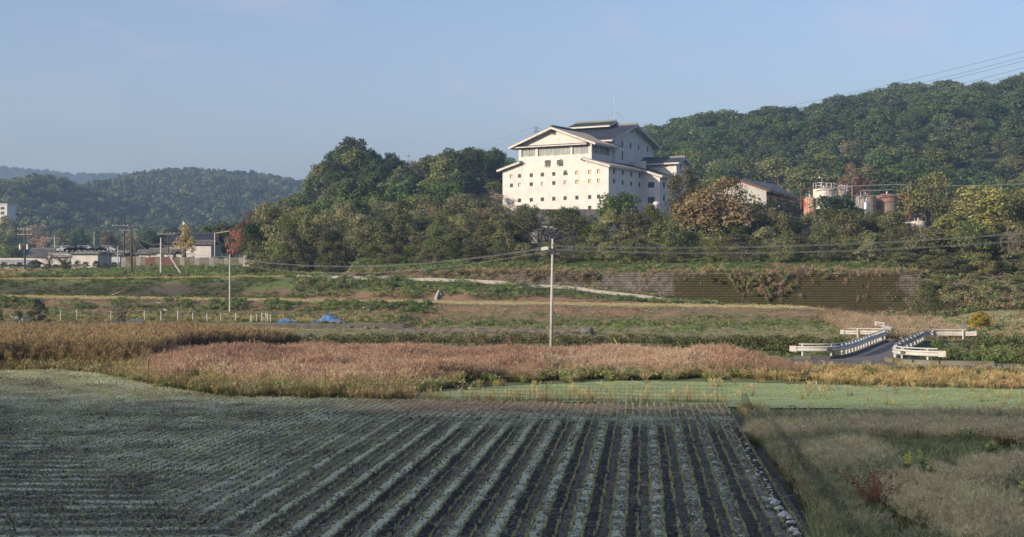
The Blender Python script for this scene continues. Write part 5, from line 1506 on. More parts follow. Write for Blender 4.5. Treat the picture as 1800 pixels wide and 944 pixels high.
wire('overhead_cable', 'slack cable between the short dark pole and the tall crossarm pole', T191 - UP * .2, T218 - UP * 4.2, .5, .022)
# high voltage line across the ridge
py_ = thing('pylon', 'far lattice pylon rising behind the white hall\'s left roof', 'pylon', at(942.5, 250, 900))
pb = at(942.5, 250, 900); m = MB(); hgt = at(942.5, 221.5, 900).z - pb.z
for sx in (-1, 1):
    for sy in (-1, 1): m.tube([pb + Vector((sx * 1.9, sy * 1.9, -12)), pb + Vector((sx * .45, sy * .45, hgt))], .14, 4)
    for k in range(7):
        f0 = k / 7; f1 = (k + 1) / 7; w0 = 1.9 - 1.4 * f0; w1 = 1.9 - 1.4 * f1
        m.tube([pb + Vector((-sx * w0, -w0, hgt * f0)), pb + Vector((sx * w1, -w1, hgt * f1))], .09, 4)
m.build('lattice', M['line'], py_)
for k, dz in enumerate((1.2, 3.6)):
    m = MB(); m.beam(pb + Vector((-2.6, 0, hgt - dz)), pb + Vector((2.6, 0, hgt - dz)), .2, .2); m.build('crossarm', M['line'], py_)
tops = pb + UP * hgt
for k, (yr, off) in enumerate([(74, (-2.6, 1.2)), (84, (-2.6, 3.6)), (91, (2.6, 1.2)), (103, (2.6, 3.6)), (112, (0, 2.4)), (119, (0, 4.5))]):
    wire('power_line', 'thin high voltage line slanting across the sky above the ridge', at(1860, yr, 350), tops + Vector((off[0], 0, -off[1])), 9 + k * .7, .045, 40, 'power line', 'line', group='high voltage lines above the ridge')
for k in range(2):
    wire('power_line', 'faint high voltage line running left from the pylon to the far hills', tops + Vector((-2.6 + 5.2 * k, 0, -1.2 - 1.5 * k)), at(420, 312 + 3 * k, 1500), 16, .06, 40, 'power line', 'line', group='high voltage lines left of the pylon')

# ------------------------------------------------------------------ block retaining wall
rw_ = thing('retaining_wall', 'long mossy concrete block retaining wall along the middle of the hillside', 'wall', (12, 155.7, 2))
m, nt, p = new_mat('mossy_block')
p.inputs['Roughness'].default_value = .95
oi = nt.nodes.new('ShaderNodeObjectInfo').outputs['Random']
big = noise(nt, .16, 4, dist=.5); fine = noise(nt, 1.6, 5)
sx = nt.nodes.new('ShaderNodeSeparateXYZ'); nt.links.new(pos(nt), sx.inputs[0])
xm = nt.nodes.new('ShaderNodeMapRange'); xm.inputs[1].default_value = 3; xm.inputs[2].default_value = 22; nt.links.new(sx.outputs[0], xm.inputs[0])
base = lerp_mix(nt, ramp(nt, fine, [(.35, 0.0), (.7, 1.0)]), (.26, .235, .205), (.14, .12, .10))
mossf = math_(nt, 'ADD', math_(nt, 'MULTIPLY', xm.outputs[0], .16), math_(nt, 'ADD', math_(nt, 'MULTIPLY', big, .75), math_(nt, 'MULTIPLY', fine, .25)))
mf = ramp(nt, mossf, [(.49, 0.0), (.61, 1.0)])
nt.links.new(lerp_mix(nt, mf, base, lerp_mix(nt, fine, (.105, .090, .022), (.040, .038, .014))), p.inputs['Base Color'])
bump(nt, p, fine, .6, .03)
M['block'] = m
bm_ = plain('dark_joint', (.15, .13, .085), (.08, .068, .03), .95, 2)
XW0, XW1, WY, BH, BL = -19.5, 47.0, 155.75, .285, .66
back = MB(); n = 80
for i in range(n):
    a = XW0 + (XW1 - XW0) * i / n; b = XW0 + (XW1 - XW0) * (i + 1) / n
    back.add([(a, WY + .05, float(H(a, 154.5)) - 1), (b, WY + .05, float(H(b, 154.5)) - 1), (b, WY + .55, 5.42), (a, WY + .55, 5.42)], [(0, 1, 2, 3)])
back.build('joint_backing', M['block'], rw_)
cop = MB(); cop.box(((XW0 + XW1) / 2, WY + .55, 5.46), (XW1 - XW0, .42, .16)); cop.build('coping', M['concrete_mossy'], rw_)
blk = MB(); blk.box((0, 0, 0), (BL - .022, .16, BH - .04)); blk.add([(-.24, -.11, -.08), (.24, -.11, -.08), (.24, -.11, .08), (-.24, -.11, .08), (-BL / 2 + .011, -.08, -BH / 2 + .02), (BL / 2 - .011, -.08, -BH / 2 + .02), (BL / 2 - .011, -.08, BH / 2 - .02), (-BL / 2 + .011, -.08, BH / 2 - .02)], [(0, 1, 2, 3), (4, 5, 1, 0), (5, 6, 2, 1), (6, 7, 3, 2), (7, 4, 0, 3)])
blk.f.pop(2); blk.mi.pop(2)
bmesh_ = bpy.data.meshes.new('block'); bmesh_.from_pydata(blk.v, [], blk.f); bmesh_.materials.append(M['block']); bmesh_.update()
cells = []
for rI in range(19):
    z = 5.36 - BH * (rI + .5)
    x = XW0 + (.0 if rI % 2 else BL / 2)
    while x < XW1:
        if z > float(H(x, 154.5)) - .3: cells.append((x, z))
        x += BL
cells.sort(key=lambda c: abs(c[0] - 17) + abs(c[1] - 4.3) * 2.2)
rest = MB()
for i, (x, z) in enumerate(cells):
    f = (z - 1) / 4.4; y = WY + .02 + .48 * max(0, min(1, (z - .4) / 5)) - .05 + rnd.uniform(-.025, .025)
    if i < 300:
        o = bpy.data.objects.new('block', bmesh_); COL.objects.link(o); o.parent = rw_; o.location = Vector((x, y, z)) - ORIG[rw_.name]; o.rotation_euler = (rnd.uniform(-.03, .03), 0, rnd.uniform(-.02, .02))
    else:
        rest.add([(v[0] + x, v[1] + y, v[2] + z) for v in blk.v], blk.f)
rest.build('block_courses', M['block'], rw_)['kind'] = 'stuff'

# ------------------------------------------------------------------ bridge with guard rails
LP = [(18.7, 90.5), (19.8, 90.2), (21.0, 90.4), (22.0, 91.4), (23.0, 93.3), (24.6, 97.0), (26.4, 101.6), (28.6, 107), (30.3, 111.2), (30.6, 112.4), (30.2, 113.2), (29.0, 113.6), (27.6, 113.9)]
RP = [(26.7, 84.9), (25.9, 85.3), (25.0, 86.3), (24.7, 87.5), (25.0, 89.2), (26.2, 92.6), (28.0, 97.2), (30.2, 102.6), (32.2, 107.6), (33.5, 110.8), (34.3, 111.6), (35.4, 111.7), (37.6, 111.2)]
brg = thing('farm_bridge', 'short concrete farm bridge with an asphalt deck over the brook', 'bridge', (27, 99, 0))
m = MB(); n = 9
dl = [(22.2, 90.9), (23.2, 93.3), (24.8, 97.0), (26.6, 101.6), (28.8, 107), (30.6, 111.6)]; dr = [(24.5, 87.2), (24.8, 89.2), (26.0, 92.6), (27.8, 97.2), (30.0, 102.6), (33.3, 110.8)]
V = [];
for (a, b), (c, d) in zip(dl, dr): V += [(a, b, .05), (c, d, .05), (a, b, -.5), (c, d, -.5)]
F_ = []
for i in range(5):
    o = i * 4; F_ += [(o, o + 1, o + 5, o + 4), (o + 2, o + 6, o + 7, o + 3), (o, o + 4, o + 6, o + 2), (o + 1, o + 3, o + 7, o + 5)]
m.add(V, F_); m.build('deck', M['asphalt'], brg)
def curb(path, h, w, nm='kerb', mat='concrete_dark'):
    m = MB()
    for (a, b), (c, d) in zip(path, path[1:]): m.beam((a, b, h / 2 - .15), (c, d, h / 2 - .15), w, h + .3)
    return m.build(nm, M[mat], brg)
curb(LP[:10], .22, .46); curb(RP[2:10], .24, .40); curb([(29.6, 83.9), (26.5, 84.5), (25.2, 85.3), (24.4, 86.4), (24.2, 87.6)], .30, .62, 'kerb', 'concrete_mossy')
def arclen(path):
    P_ = [Vector((a, b, 0)) for a, b in path]; out = [P_[0]]
    for k in range(len(P_) - 1):
        p0 = P_[max(k - 1, 0)]; p1 = P_[k]; p2 = P_[k + 1]; p3 = P_[min(k + 2, len(P_) - 1)]
        for j in range(1, 7):
            t = j / 6; out.append(.5 * ((2 * p1) + (p2 - p0) * t + (2 * p0 - 5 * p1 + 4 * p2 - p3) * t * t + (3 * p1 - p0 - 3 * p2 + p3) * t ** 3))
    return out
def guard_rail(path, label, side, posts, plaques, z0=.2):
    pts = arclen(path); t = thing('guard_rail', label, 'guard rail', pts[0])
    prof = [(-.00, -.175), (.05, -.155), (.075, -.10), (.03, -.045), (.0, 0), (.03, .045), (.075, .10), (.05, .155), (.0, .175)]
    cum = [0]
    for a, b in zip(pts, pts[1:]): cum.append(cum[-1] + (b - a).length)
    def at_s(s):
        for i in range(len(cum) - 1):
            if cum[i + 1] >= s: f = (s - cum[i]) / max(1e-6, cum[i + 1] - cum[i]); return pts[i].lerp(pts[i + 1], f), (pts[i + 1] - pts[i]).normalized()
        return pts[-1], (pts[-1] - pts[-2]).normalized()
    V = []; zc = z0 + .50
    for i, p_ in enumerate(pts):
        d = (pts[min(i + 1, len(pts) - 1)] - pts[max(i - 1, 0)]).normalized(); s = Vector((-d.y, d.x, 0)) * side
        for (o, z) in prof: V.append(p_ + s * (.09 + o) + UP * (zc + z))
        for (o, z) in reversed(prof): V.append(p_ + s * (.085 + o - .012) + UP * (zc + z))
    k = len(prof) * 2; m = MB(); fs = []
    for i in range(len(pts) - 1):
        for j in range(k): j2 = (j + 1) % k; fs.append((i * k + j, i * k + j2, (i + 1) * k + j2, (i + 1) * k + j))
    m.add(V, fs); m.build('beam', M['rail_white'], t)
    m = MB(); m.tube([p_ + UP * (z0 + .80) for p_ in pts[2:-2]], .042, 8); m.build('top_pipe', M['rail_white'], t)
    tot = cum[-1]
    for s_ in posts:
        p_, d = at_s(s_ * tot); zg = -.05
        m = MB(); m.tube([p_ + UP * zg, p_ + UP * (z0 + .74)], .068, 10); po = m.build('post', M['rail_white'], t)
        m = MB(); m.tube([p_ + UP * (z0 + .74), p_ + UP * (z0 + .77)], .075, 10); m.build('post_cap', M['rail_white'], po)
    for e in (0, 1):
        p_ = pts[0] if e == 0 else pts[-1]; d = (pts[1] - pts[0]).normalized() * -1 if e == 0 else (pts[-1] - pts[-2]).normalized(); s = Vector((-d.y, d.x, 0))
        sd = s * side * (-1 if e == 0 else 1)
        m = MB(); c = p_ + sd * .11 + UP * zc
        if e == 0: m.box(c + d * .05, (.46, .13, .37), (d, s, UP))
        else: m.box(c + d * .05, (.36, .13, .37), (d, s, UP))
        m.build('end_terminal', M['rail_white'], t)
    for s_, w in plaques:
        p_, d = at_s(s_ * tot); s = Vector((-d.y, d.x, 0)) * side; m = MB(); m.box(p_ + s * .185 + UP * (zc - .02), (w, .025, .17), (d, s, UP)); pq = m.build('name_plaque', M['plaque'], t)
        m = MB()
        for k in range(4): m.box(p_ + s * .2 + d * (-w * .32 + k * w * .21) + UP * (zc - .02), (w * .10, .012, .09), (d, s, UP))
        m.build('plaque_lettering', M['steel'], pq)
    return t
guard_rail(LP, 'long white guard rail on the left side of the bridge, turning off at both ends', -1, [.018, .085, .135, .175, .21, .25, .295, .34, .39, .44, .49, .545, .60, .65, .70, .74, .775, .86, .96], [(.075, .42)])
guard_rail(RP, 'white guard rail on the right side of the bridge above dark bushes', 1, [.025, .085, .125, .155, .22, .30, .38, .46, .54, .62, .70, .76, .82, .90, .975], [(.075, .40)])
tag(strip('farm_track', [(12, 86.6), (20, 86.4), (25, 84.8), (32, 81.5), (50, 74.0)], 5.2, M['track_grey'], .035, ragged=1.2), kind='structure')
tag(strip('farm_track', [(21.5, 88.2), (23.5, 89.6), (24.0, 91.2)], 3.2, M['asphalt'], .045), kind='structure')
tag(strip('farm_road', [(-60, 113.0), (-20, 112.6), (6, 112.4), (20, 112.8), (34, 113.6), (60, 111.5)], 3.4, M['gravel'], .03, ragged=1.2), kind='structure')
tag(strip('bank_path', [(-62, 154.3), (-24, 153.9), (0, 153.9), (12, 153.9), (23, 153.9)], 2.6, M['concrete'], .03), kind='structure')
tag(strip('village_lane', [(-72, 176), (-48, 178), (-30, 172), (-20, 160)], 2.6, M['track_grey'], .03, ragged=.8), kind='structure')
ke = thing('concrete_kerb', 'pale concrete kerb line sloping down along the bank path to the block wall', 'kerb', (-1, 152.4, 4.6))
xs = np.linspace(-24, 22.8, 60)
for a, b in zip(xs[:-1], xs[1:]):
    m = MB(); m.beam((a, 152.3, hz(a, 152.5) + .16), (b - .03, 152.3, hz(b, 152.5) + .16), .24, .36); m.build('kerb_stone', M['kerb_pale'], ke)
dk = thing('dark_kerb_wall', 'low dark wall curving up to the left end of the bank path', 'wall', at(440, 494, 151.5))
pts = [(352, 499, 149.4), (385, 498, 149.8), (420, 496, 150.2), (455, 493.5, 150.8), (490, 490.5, 151.4), (521, 488, 152.2)]
for (a, b) in zip(pts[:-1], pts[1:]):
    p0 = at(*a); p1 = at(*b); m = MB(); m.beam(p0 - UP * .3, p1 - UP * .32, .3, .55 + .5 * (521 - a[0]) / 400); m.build('wall_section', M['concrete_dark'], dk)
ge = thing('garden_edging', 'low dark board edging along the raised garden behind the reeds', 'edging', (-22, 121, .8))
for k in range(22):
    a = -36 + k * 1.2; m = MB(); m.box((a + .58, 120.95, .86 + rnd.uniform(-.015, .015)), (1.16, .06, .52)); m.build('board', M['concrete_dark'], ge)
cw = thing('channel_wall', 'low concrete channel edge below the farm track at the right', 'wall', (34, 75.6, 0))
for k in range(9):
    a = Vector((28.5 + k * 1.9, 76.4 - k * .85, 0)); b = Vector((30.3 + k * 1.9, 75.6 - k * .85, 0)); m = MB(); m.beam(a + UP * .08, b + UP * .08, .25, .42); m.build('wall_section', M['concrete_dark'], cw)
# mulch bed in front of the bank
xx = np.linspace(-10.4, 7.4, 80); prof = [(-1.0, 0), (-.6, .22), (0, .34), (.7, .30), (1.3, .05)]
V = []
for x in xx:
    e = min(1, (x + 10.4) / .6, (7.4 - x) / .6)
    for (o, z) in prof:
        y = 121.5 + o; V.append((x, y, hz(x, 120.5 if x < -8 else y) * .6 + .3 * .0 + z * 1.25 * e + .22 * e * (float(fbm(np.array([x * 1.1]), np.array([o * 1.6]), 3)[0]) - .4) + (.1 if x < -8 else .02)))
me = np_mesh('mulch_mound', np.array(V), grid_faces(len(prof), len(xx)), M['mound'], smooth=True)
tag(link('mulch_mound', me), 'long low mound of dark mulch at the foot of the bank', 'mound')

# ------------------------------------------------------------------ rice field after harvest
DU = Vector((.9954, -.0955)); DV = Vector((.0955, .9954)); PER = .914
def wblock(x, y):
    """1 where the rows run across instead (left part of the field)"""
    xl = np.interp(y, [30, 44, 60, 76], [-5.6, -14.2, -22.5, -30])
    return 1 - sm(-.8, .8, np.asarray(x) - xl)
uu = np.arange(-56, 10, .105); vv = np.concatenate([np.arange(22, 42, .13), np.arange(42, 82, .22)])
U, Vv = np.meshgrid(uu, vv)
fx = U * DU.x + Vv * DV.x; fy = U * DU.y + Vv * DV.y
wb = wblock(fx, fy)
ph = (U + 3.01) / PER; ph2 = fy / PER
rowp = np.cos(2 * np.pi * 3 * ph) * (1 - wb) + np.cos(2 * np.pi * 3 * ph2) * wb
fzz = .085 + .022 * rowp + .10 * (fbm(fx * 1.1, fy * 1.1, 51) - .5) + .07 * (fbm(fx * 6, fy * 6, 52, 3) - .5) + .35 * sm(-14, -26, fx) * sm(60, 72, fy) * .6
ins = inside(FIELD, fx, fy)
def fieldz(x, y):
    return .085 + .10 * (fbm(np.asarray(x) * 1.1, np.asarray(y) * 1.1, 51) - .5) + .35 * sm(-14, -26, x) * sm(60, 72, y) * .6
FQ = grid_faces(len(uu), len(vv)); keep = ins.ravel()[FQ].all(1)
inview = (np.abs(fx) < fy * .46 + 9).ravel()[FQ].any(1)
FQ = FQ[keep & inview]
used = np.unique(FQ); remap = np.full(U.size, -1); remap[used] = np.arange(len(used))
FV = np.stack([fx, fy, fzz], -1).reshape(-1, 3)[used]
mxw = sm(-15, -6, U + .12 * (fbm(fx * .3, fy * .3, 71) - .5) * 20) * (1 - sm(50.5, 55.5, fy + (fbm(fx * .4, fy * .4, 72) - .5) * 6)) * (1 - wb * .8)
edge = sm(4.6, 6.0, U)
m, nt, p = new_mat('rice_field_soil')
p.inputs['Roughness'].default_value = .97
ps_ = pos(nt)
sx = nt.nodes.new('ShaderNodeSeparateXYZ'); nt.links.new(ps_, sx.inputs[0])
n_lo = noise(nt, .35, 4); n_mid = noise(nt, 1.9, 5); n_hi = noise(nt, 13, 5); n_v = noise(nt, 34, 3)
u_ = math_(nt, 'ADD', math_(nt, 'MULTIPLY', sx.outputs[0], .9954), math_(nt, 'MULTIPLY', sx.outputs[1], -.0955))
wv = math_(nt, 'ADD', math_(nt, 'MULTIPLY_ADD', n_mid, .22, -.11), math_(nt, 'MULTIPLY_ADD', n_hi, .20, -.10))
ph_ = math_(nt, 'FRACT', math_(nt, 'ADD', math_(nt, 'DIVIDE', math_(nt, 'ADD', math_(nt, 'ADD', u_, wv), 3.01 + 60 * PER), PER), 1 / 6))
y2 = math_(nt, 'FRACT', math_(nt, 'DIVIDE', math_(nt, 'ADD', sx.outputs[1], wv), PER))
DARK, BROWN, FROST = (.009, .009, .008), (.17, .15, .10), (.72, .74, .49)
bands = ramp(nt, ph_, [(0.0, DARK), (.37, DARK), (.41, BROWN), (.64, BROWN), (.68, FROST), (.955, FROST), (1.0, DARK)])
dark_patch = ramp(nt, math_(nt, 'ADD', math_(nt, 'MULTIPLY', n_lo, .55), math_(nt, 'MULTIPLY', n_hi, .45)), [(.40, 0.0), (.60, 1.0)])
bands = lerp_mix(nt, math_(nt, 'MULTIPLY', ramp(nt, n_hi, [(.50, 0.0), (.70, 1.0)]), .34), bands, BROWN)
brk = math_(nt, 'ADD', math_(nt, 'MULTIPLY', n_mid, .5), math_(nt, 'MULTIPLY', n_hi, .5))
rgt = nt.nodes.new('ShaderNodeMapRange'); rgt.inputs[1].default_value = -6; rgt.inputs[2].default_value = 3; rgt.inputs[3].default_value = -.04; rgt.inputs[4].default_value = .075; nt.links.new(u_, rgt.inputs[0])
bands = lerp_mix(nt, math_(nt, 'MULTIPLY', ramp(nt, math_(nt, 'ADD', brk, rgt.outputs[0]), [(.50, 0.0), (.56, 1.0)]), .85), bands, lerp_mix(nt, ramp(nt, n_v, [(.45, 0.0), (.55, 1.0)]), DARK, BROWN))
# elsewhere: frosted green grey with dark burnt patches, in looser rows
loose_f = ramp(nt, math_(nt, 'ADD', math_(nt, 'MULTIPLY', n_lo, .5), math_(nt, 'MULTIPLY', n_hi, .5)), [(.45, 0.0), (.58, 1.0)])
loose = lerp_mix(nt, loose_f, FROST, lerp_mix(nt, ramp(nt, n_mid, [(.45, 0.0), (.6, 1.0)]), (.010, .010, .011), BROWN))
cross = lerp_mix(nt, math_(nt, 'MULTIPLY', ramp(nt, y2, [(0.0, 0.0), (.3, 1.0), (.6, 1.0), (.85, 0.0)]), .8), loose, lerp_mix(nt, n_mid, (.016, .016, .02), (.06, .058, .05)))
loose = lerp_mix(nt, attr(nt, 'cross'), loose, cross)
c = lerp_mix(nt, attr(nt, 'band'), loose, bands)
edgec = lerp_mix(nt, ramp(nt, n_mid, [(.4, 0.0), (.62, 1.0)]), FROST, BROWN)
c = lerp_mix(nt, attr(nt, 'edge'), c, edgec)
head = lerp_mix(nt, ramp(nt, n_hi, [(.38, 0.0), (.6, 1.0)]), (.44, .33, .21), (.08, .07, .06))
c = lerp_mix(nt, attr(nt, 'head'), c, head)
nt.links.new(c, p.inputs['Base Color'])
bump(nt, p, math_(nt, 'ADD', n_hi, n_v), .9, .05)
hd_ = sm(54.5, 57, fy + (fbm(fx * .5, fy * .5, 73) - .5) * 4) * (1 - wb) * sm(-9, -3, fx) * (1 - sm(3.5, 6.5, U)) 
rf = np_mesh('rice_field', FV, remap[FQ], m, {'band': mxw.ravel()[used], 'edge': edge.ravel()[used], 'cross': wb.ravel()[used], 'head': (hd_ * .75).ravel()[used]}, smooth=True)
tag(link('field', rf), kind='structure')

# cut rice stubble in its rows
BM = {
    'stubble': blade_mat('rice_stubble', (.30, .27, .11), (.50, .51, .23), (.74, .75, .45), var=.55),
    'stubble_brown': blade_mat('brown_stubble', (.34, .22, .13), (.54, .36, .22), (.70, .50, .33), var=.5),
    'straw': blade_mat('dry_straw', (.44, .40, .30), (.48, .43, .32), (.52, .46, .34), var=.7),
    'pink': blade_mat('pink_grass', (.10, .11, .035), (.27, .21, .11), (.46, .30, .215), var=.7),
    'pinkdry': blade_mat('dry_pink_grass', (.14, .135, .05), (.34, .275, .15), (.52, .40, .28), var=.6),
    'gold': blade_mat('golden_grass', (.14, .13, .05), (.31, .235, .11), (.46, .34, .17), var=.5),
    'wisp': blade_mat('wispy_grass', (.20, .21, .07), (.44, .41, .19), (.70, .60, .35), var=.6),
    'plot': blade_mat('plot_grass', (.19, .21, .08), (.36, .39, .16), (.52, .52, .26), var=.6),
    'olive': blade_mat('olive_grass', (.09, .10, .032), (.21, .205, .065), (.42, .34, .17), var=.6),
    'reed': blade_mat('reed', (.055, .068, .022), (.13, .135, .04), (.26, .215, .10), var=.5),
    'reedplume': blade_mat('reed_plume', (.08, .09, .028), (.20, .17, .065), (.38, .285, .155), var=.6),
    'green': blade_mat('green_grass', (.075, .09, .03), (.15, .20, .06), (.24, .29, .10), var=.6),
    'greendark': blade_mat('dark_green_grass', (.05, .065, .024), (.10, .14, .045), (.17, .21, .07), var=.6),
    'tan': blade_mat('tan_grass', (.17, .15, .06), (.40, .32, .15), (.58, .46, .24), var=.5),
    'grey': blade_mat('grey_seed_grass', (.15, .17, .06), (.31, .32, .145), (.48, .46, .27), var=.6),
    'paddy': blade_mat('paddy_sward', (.24, .30, .12), (.36, .44, .19), (.48, .55, .28), var=.5),
}
ST = [tuft('stubble', BM['stubble'], 11, .145, .026, .016, .18, 100 + k, levels=2) for k in range(4)]
SB = [tuft('stubble', BM['stubble_brown'], 11, .12, .045, .013, .35, 110 + k, levels=2) for k in range(3)]
def field_rows():
    P_ = []
    for k in range(-185, 30):                                      # lengthwise rows, three to a band
        u0 = -3.01 + (k + .5) * PER / 3
        v = np.arange(23.5, 80, .15)
        u = u0 + RNG.normal(0, .018, len(v)) + .06 * (fbm(v * .5, np.full(len(v), k * 3.1), 81, 2) - .5); v = v + RNG.normal(0, .03, len(v))
        P_.append(np.stack([u * DU.x + v * DV.x, u * DU.y + v * DV.y, np.zeros(len(v))], 1))
    A = np.vstack(P_); A = A[wblock(A[:, 0], A[:, 1]) < .5]
    Q_ = []
    for k in range(70, 260):                                       # crosswise rows at the left
        y = k * PER / 3 + PER / 6; x = np.arange(-44, -3, .165); Q_.append(np.stack([x + RNG.normal(0, .03, len(x)), y + RNG.normal(0, .018, len(x)) + .05 * (x + 20), np.ones(len(x))], 1))
    B = np.vstack(Q_); B = B[wblock(B[:, 0], B[:, 1]) >= .5]
    A = np.vstack([A, B]); A = A[inside(FIELD, A[:, 0], A[:, 1])]
    A = A[np.abs(A[:, 0]) < A[:, 1] * .40 + 5]
    pr_ = .93 - .35 * sm(.55, .75, fbm(A[:, 0] * .4, A[:, 1] * .4, 85)) * (1 - A[:, 2] * .3)
    return A[RNG.uniform(0, 1, len(A)) < pr_]
A = field_rows(); z = fieldz(A[:, 0], A[:, 1]) + .0
n = len(A); hb_ = sm(54, 57.5, A[:, 1]) * (1 - A[:, 2]) * sm(-10, -3, A[:, 0]) * (1 - sm(3.5, 6.5, A[:, 0]))
isb = RNG.uniform(0, 1, n) < np.maximum(hb_ * .8, .10)
tn = np.clip(.25 + .6 * fbm(A[:, 0] * .25, A[:, 1] * .25, 87) + RNG.normal(0, .12, n), 0, 1)
ufr = (A[:, 0] * DU.x + A[:, 1] * DU.y)
scl = RNG.uniform(.65, 1.15, n) * (1 + .25 * sm(4.8, 5.6, ufr))
g_ = ~isb
scatter('rice_stubble', np.column_stack([A[g_, 0], A[g_, 1], z[g_] - .01]), ST, scl[g_], tn[g_], tilt=.10)
scatter('brown_rice_stubble', np.column_stack([A[isb, 0], A[isb, 1], z[isb] - .01]), SB, scl[isb], tn[isb], tilt=.14)
# loose straw on the soil
def straw_mesh(seed):
    r = np.random.default_rng(seed); V = []; Q = []
    for k in range(9):
        a = r.uniform(0, 3.14); c = np.array([r.normal(0, .16), r.normal(0, .16), .012 + .02 * r.uniform()]); d = np.array([math.cos(a), math.sin(a), r.normal(0, .12)]) * r.uniform(.04, .12); s = np.array([-math.sin(a), math.cos(a), .3]) * .004
        o = len(V); V += [c - d - s, c + d - s, c + d + s, c - d + s]; Q.append((o, o + 1, o + 2, o + 3))
    return np_mesh('straw', np.array(V), Q, BM['straw'], {'hf': [.5] * len(V), 'tint': np.repeat(r.uniform(0, 1, 9), 4)})
q = scatter_in([(6.0, 24), (9.0, 59), (-5, 61), (-16, 66), (-26, 72), (-34, 70), (-16, 24)], 5000)
scatter('loose_straw', np.column_stack([q, fieldz(q[:, 0], q[:, 1]) + .005]), [straw_mesh(k) for k in range(5)], RNG.uniform(.7, 1.4, len(q)), RNG.uniform(0, 1, len(q)), tilt=.08)
def clod_mesh(seed):
    r = np.random.default_rng(seed); V = []; Q = []; T = []
    for k in range(7):
        c = np.array([r.normal(0, .14), r.normal(0, .14), 0]); s = r.uniform(.018, .05)
        o = len(V); V += [c + np.array(d) * s * r.uniform(.6, 1.3) for d in ((1, 0, 0), (0, 1, 0), (-1, 0, 0), (0, -1, 0), (0, 0, .9))]
        T += [(o, o + 1, o + 4), (o + 1, o + 2, o + 4), (o + 2, o + 3, o + 4), (o + 3, o, o + 4)]
    return np_mesh('clod', np.array(V), None, M['clod'], tri=T)
M['clod'] = plain('dark_clod', (.025, .025, .024), (.12, .115, .085), .97, 6)
q = scatter_in([(6.0, 24), (9.0, 57), (-8, 57), (-34, 60), (-34, 45), (-16, 24)], 6000)
scatter('soil_clods', np.column_stack([q, fieldz(q[:, 0], q[:, 1]) + .004]), [clod_mesh(k) for k in range(5)], RNG.uniform(.6, 1.3, len(q)), RNG.uniform(0, 1, len(q)), tilt=.08)

# ------------------------------------------------------------------ pale green paddy behind the field
X_ = np.arange(-9, 47, .8); Y_ = np.arange(56.5, 74, .5)
xx, yy = np.meshgrid(X_, Y_); ins = inside(PADDY, xx, yy); zz = .03 + .05 * (fbm(xx * .6, yy * 1.2, 91) - .5)
FQ = grid_faces(len(X_), len(Y_)); FQ = FQ[ins.ravel()[FQ].any(1)]
m, nt, p = new_mat('paddy_green'); p.inputs['Roughness'].default_value = .9
mpn = nt.nodes.new('ShaderNodeMapping'); mpn.inputs['Scale'].default_value = (.35, 1.4, 1); nt.links.new(pos(nt), mpn.inputs[0])
pa = noise(nt, .9, 6, mpn.outputs[0]); pb_ = noise(nt, 7, 5)
c = lerp_mix(nt, ramp(nt, pa, [(.4, 0.0), (.7, 1.0)]), (.36, .44, .22), (.27, .34, .14))
c = lerp_mix(nt, ramp(nt, math_(nt, 'ADD', math_(nt, 'MULTIPLY', pa, .6), math_(nt, 'MULTIPLY', pb_, .4)), [(.615, 0.0), (.66, 1.0)]), c, (.28, .17, .13))
nt.links.new(c, p.inputs['Base Color']); bump(nt, p, pb_, .7, .04)
tag(link('paddy', np_mesh('paddy', np.stack([xx, yy, zz], -1).reshape(-1, 3), FQ, m, smooth=True)), kind='structure')
PD = [tuft('sward', BM['paddy'], 14, .05, .14, .020, .5, 140 + k, levels=2) for k in range(3)]
q = scatter_in(PADDY, 6000); scatter('paddy_sward', np.column_stack([q, np.full(len(q), .03)]), PD, RNG.uniform(.6, 1.5, len(q)), np.clip(.3 + .5 * fbm(q[:, 0] * .3, q[:, 1] * .9, 92), 0, 1))

# ------------------------------------------------------------------ grasses
PK = [tuft('grass', BM['pink'], 18, 1.25, .24, .018, .30, 150 + k, plume=10, pw=.05) for k in range(4)] + [tuft('grass', BM['pinkdry'], 16, 1.2, .24, .018, .36, 160 + k, plume=10, pw=.052) for k in range(2)]
RD = [tuft('reed', BM['reed'], 14, 1.75, .28, .040, .22, 170 + k, plume=0) for k in range(2)] + [tuft('reed', BM['reedplume'], 9, 2.3, .26, .026, .08, 175 + k, plume=16, pw=.085, hvar=.32) for k in range(3)]
GR = [tuft('grass', BM['green'], 14, .42, .20, .024, .5, 180 + k) for k in range(3)] + [tuft('grass', BM['greendark'], 14, .45, .22, .026, .5, 185 + k) for k in range(2)]
TN = [tuft('grass', BM['tan'], 14, .55, .18, .018, .4, 190 + k, plume=3, pw=.05) for k in range(3)]
WP = [tuft('grass', BM['wisp'], 20, .72, .26, .012, .55, 220 + k, plume=12, pw=.038) for k in range(4)]
GD = [tuft('grass', BM['gold'], 14, .75, .16, .018, .25, 193 + k, plume=6, pw=.05) for k in range(2)]
GY = [tuft('grass', BM['grey'], 14, .75, .24, .015, .5, 195 + k, plume=7, pw=.06) for k in range(3)]
def weed(name, mat, n, h, spread, leaf, seed):
    r = np.random.default_rng(seed); cl = [(r.normal(0, spread * .5), r.normal(0, spread * .5), h * r.uniform(.25, .8), h * .34) for _ in range(5)]
    return clump_foliage(cl, n / (5 * (h * .34 / 1.2) ** 2), leaf, r, mat, name)
LM['weed'] = leaf_mat('weed_leaf', (.040, .062, .018), (.115, .155, .045)); LM['weedlight'] = leaf_mat('light_weed_leaf', (.075, .10, .03), (.19, .22, .075)); LM['weeddry'] = leaf_mat('dry_weed_leaf', (.10, .065, .04), (.24, .16, .10))
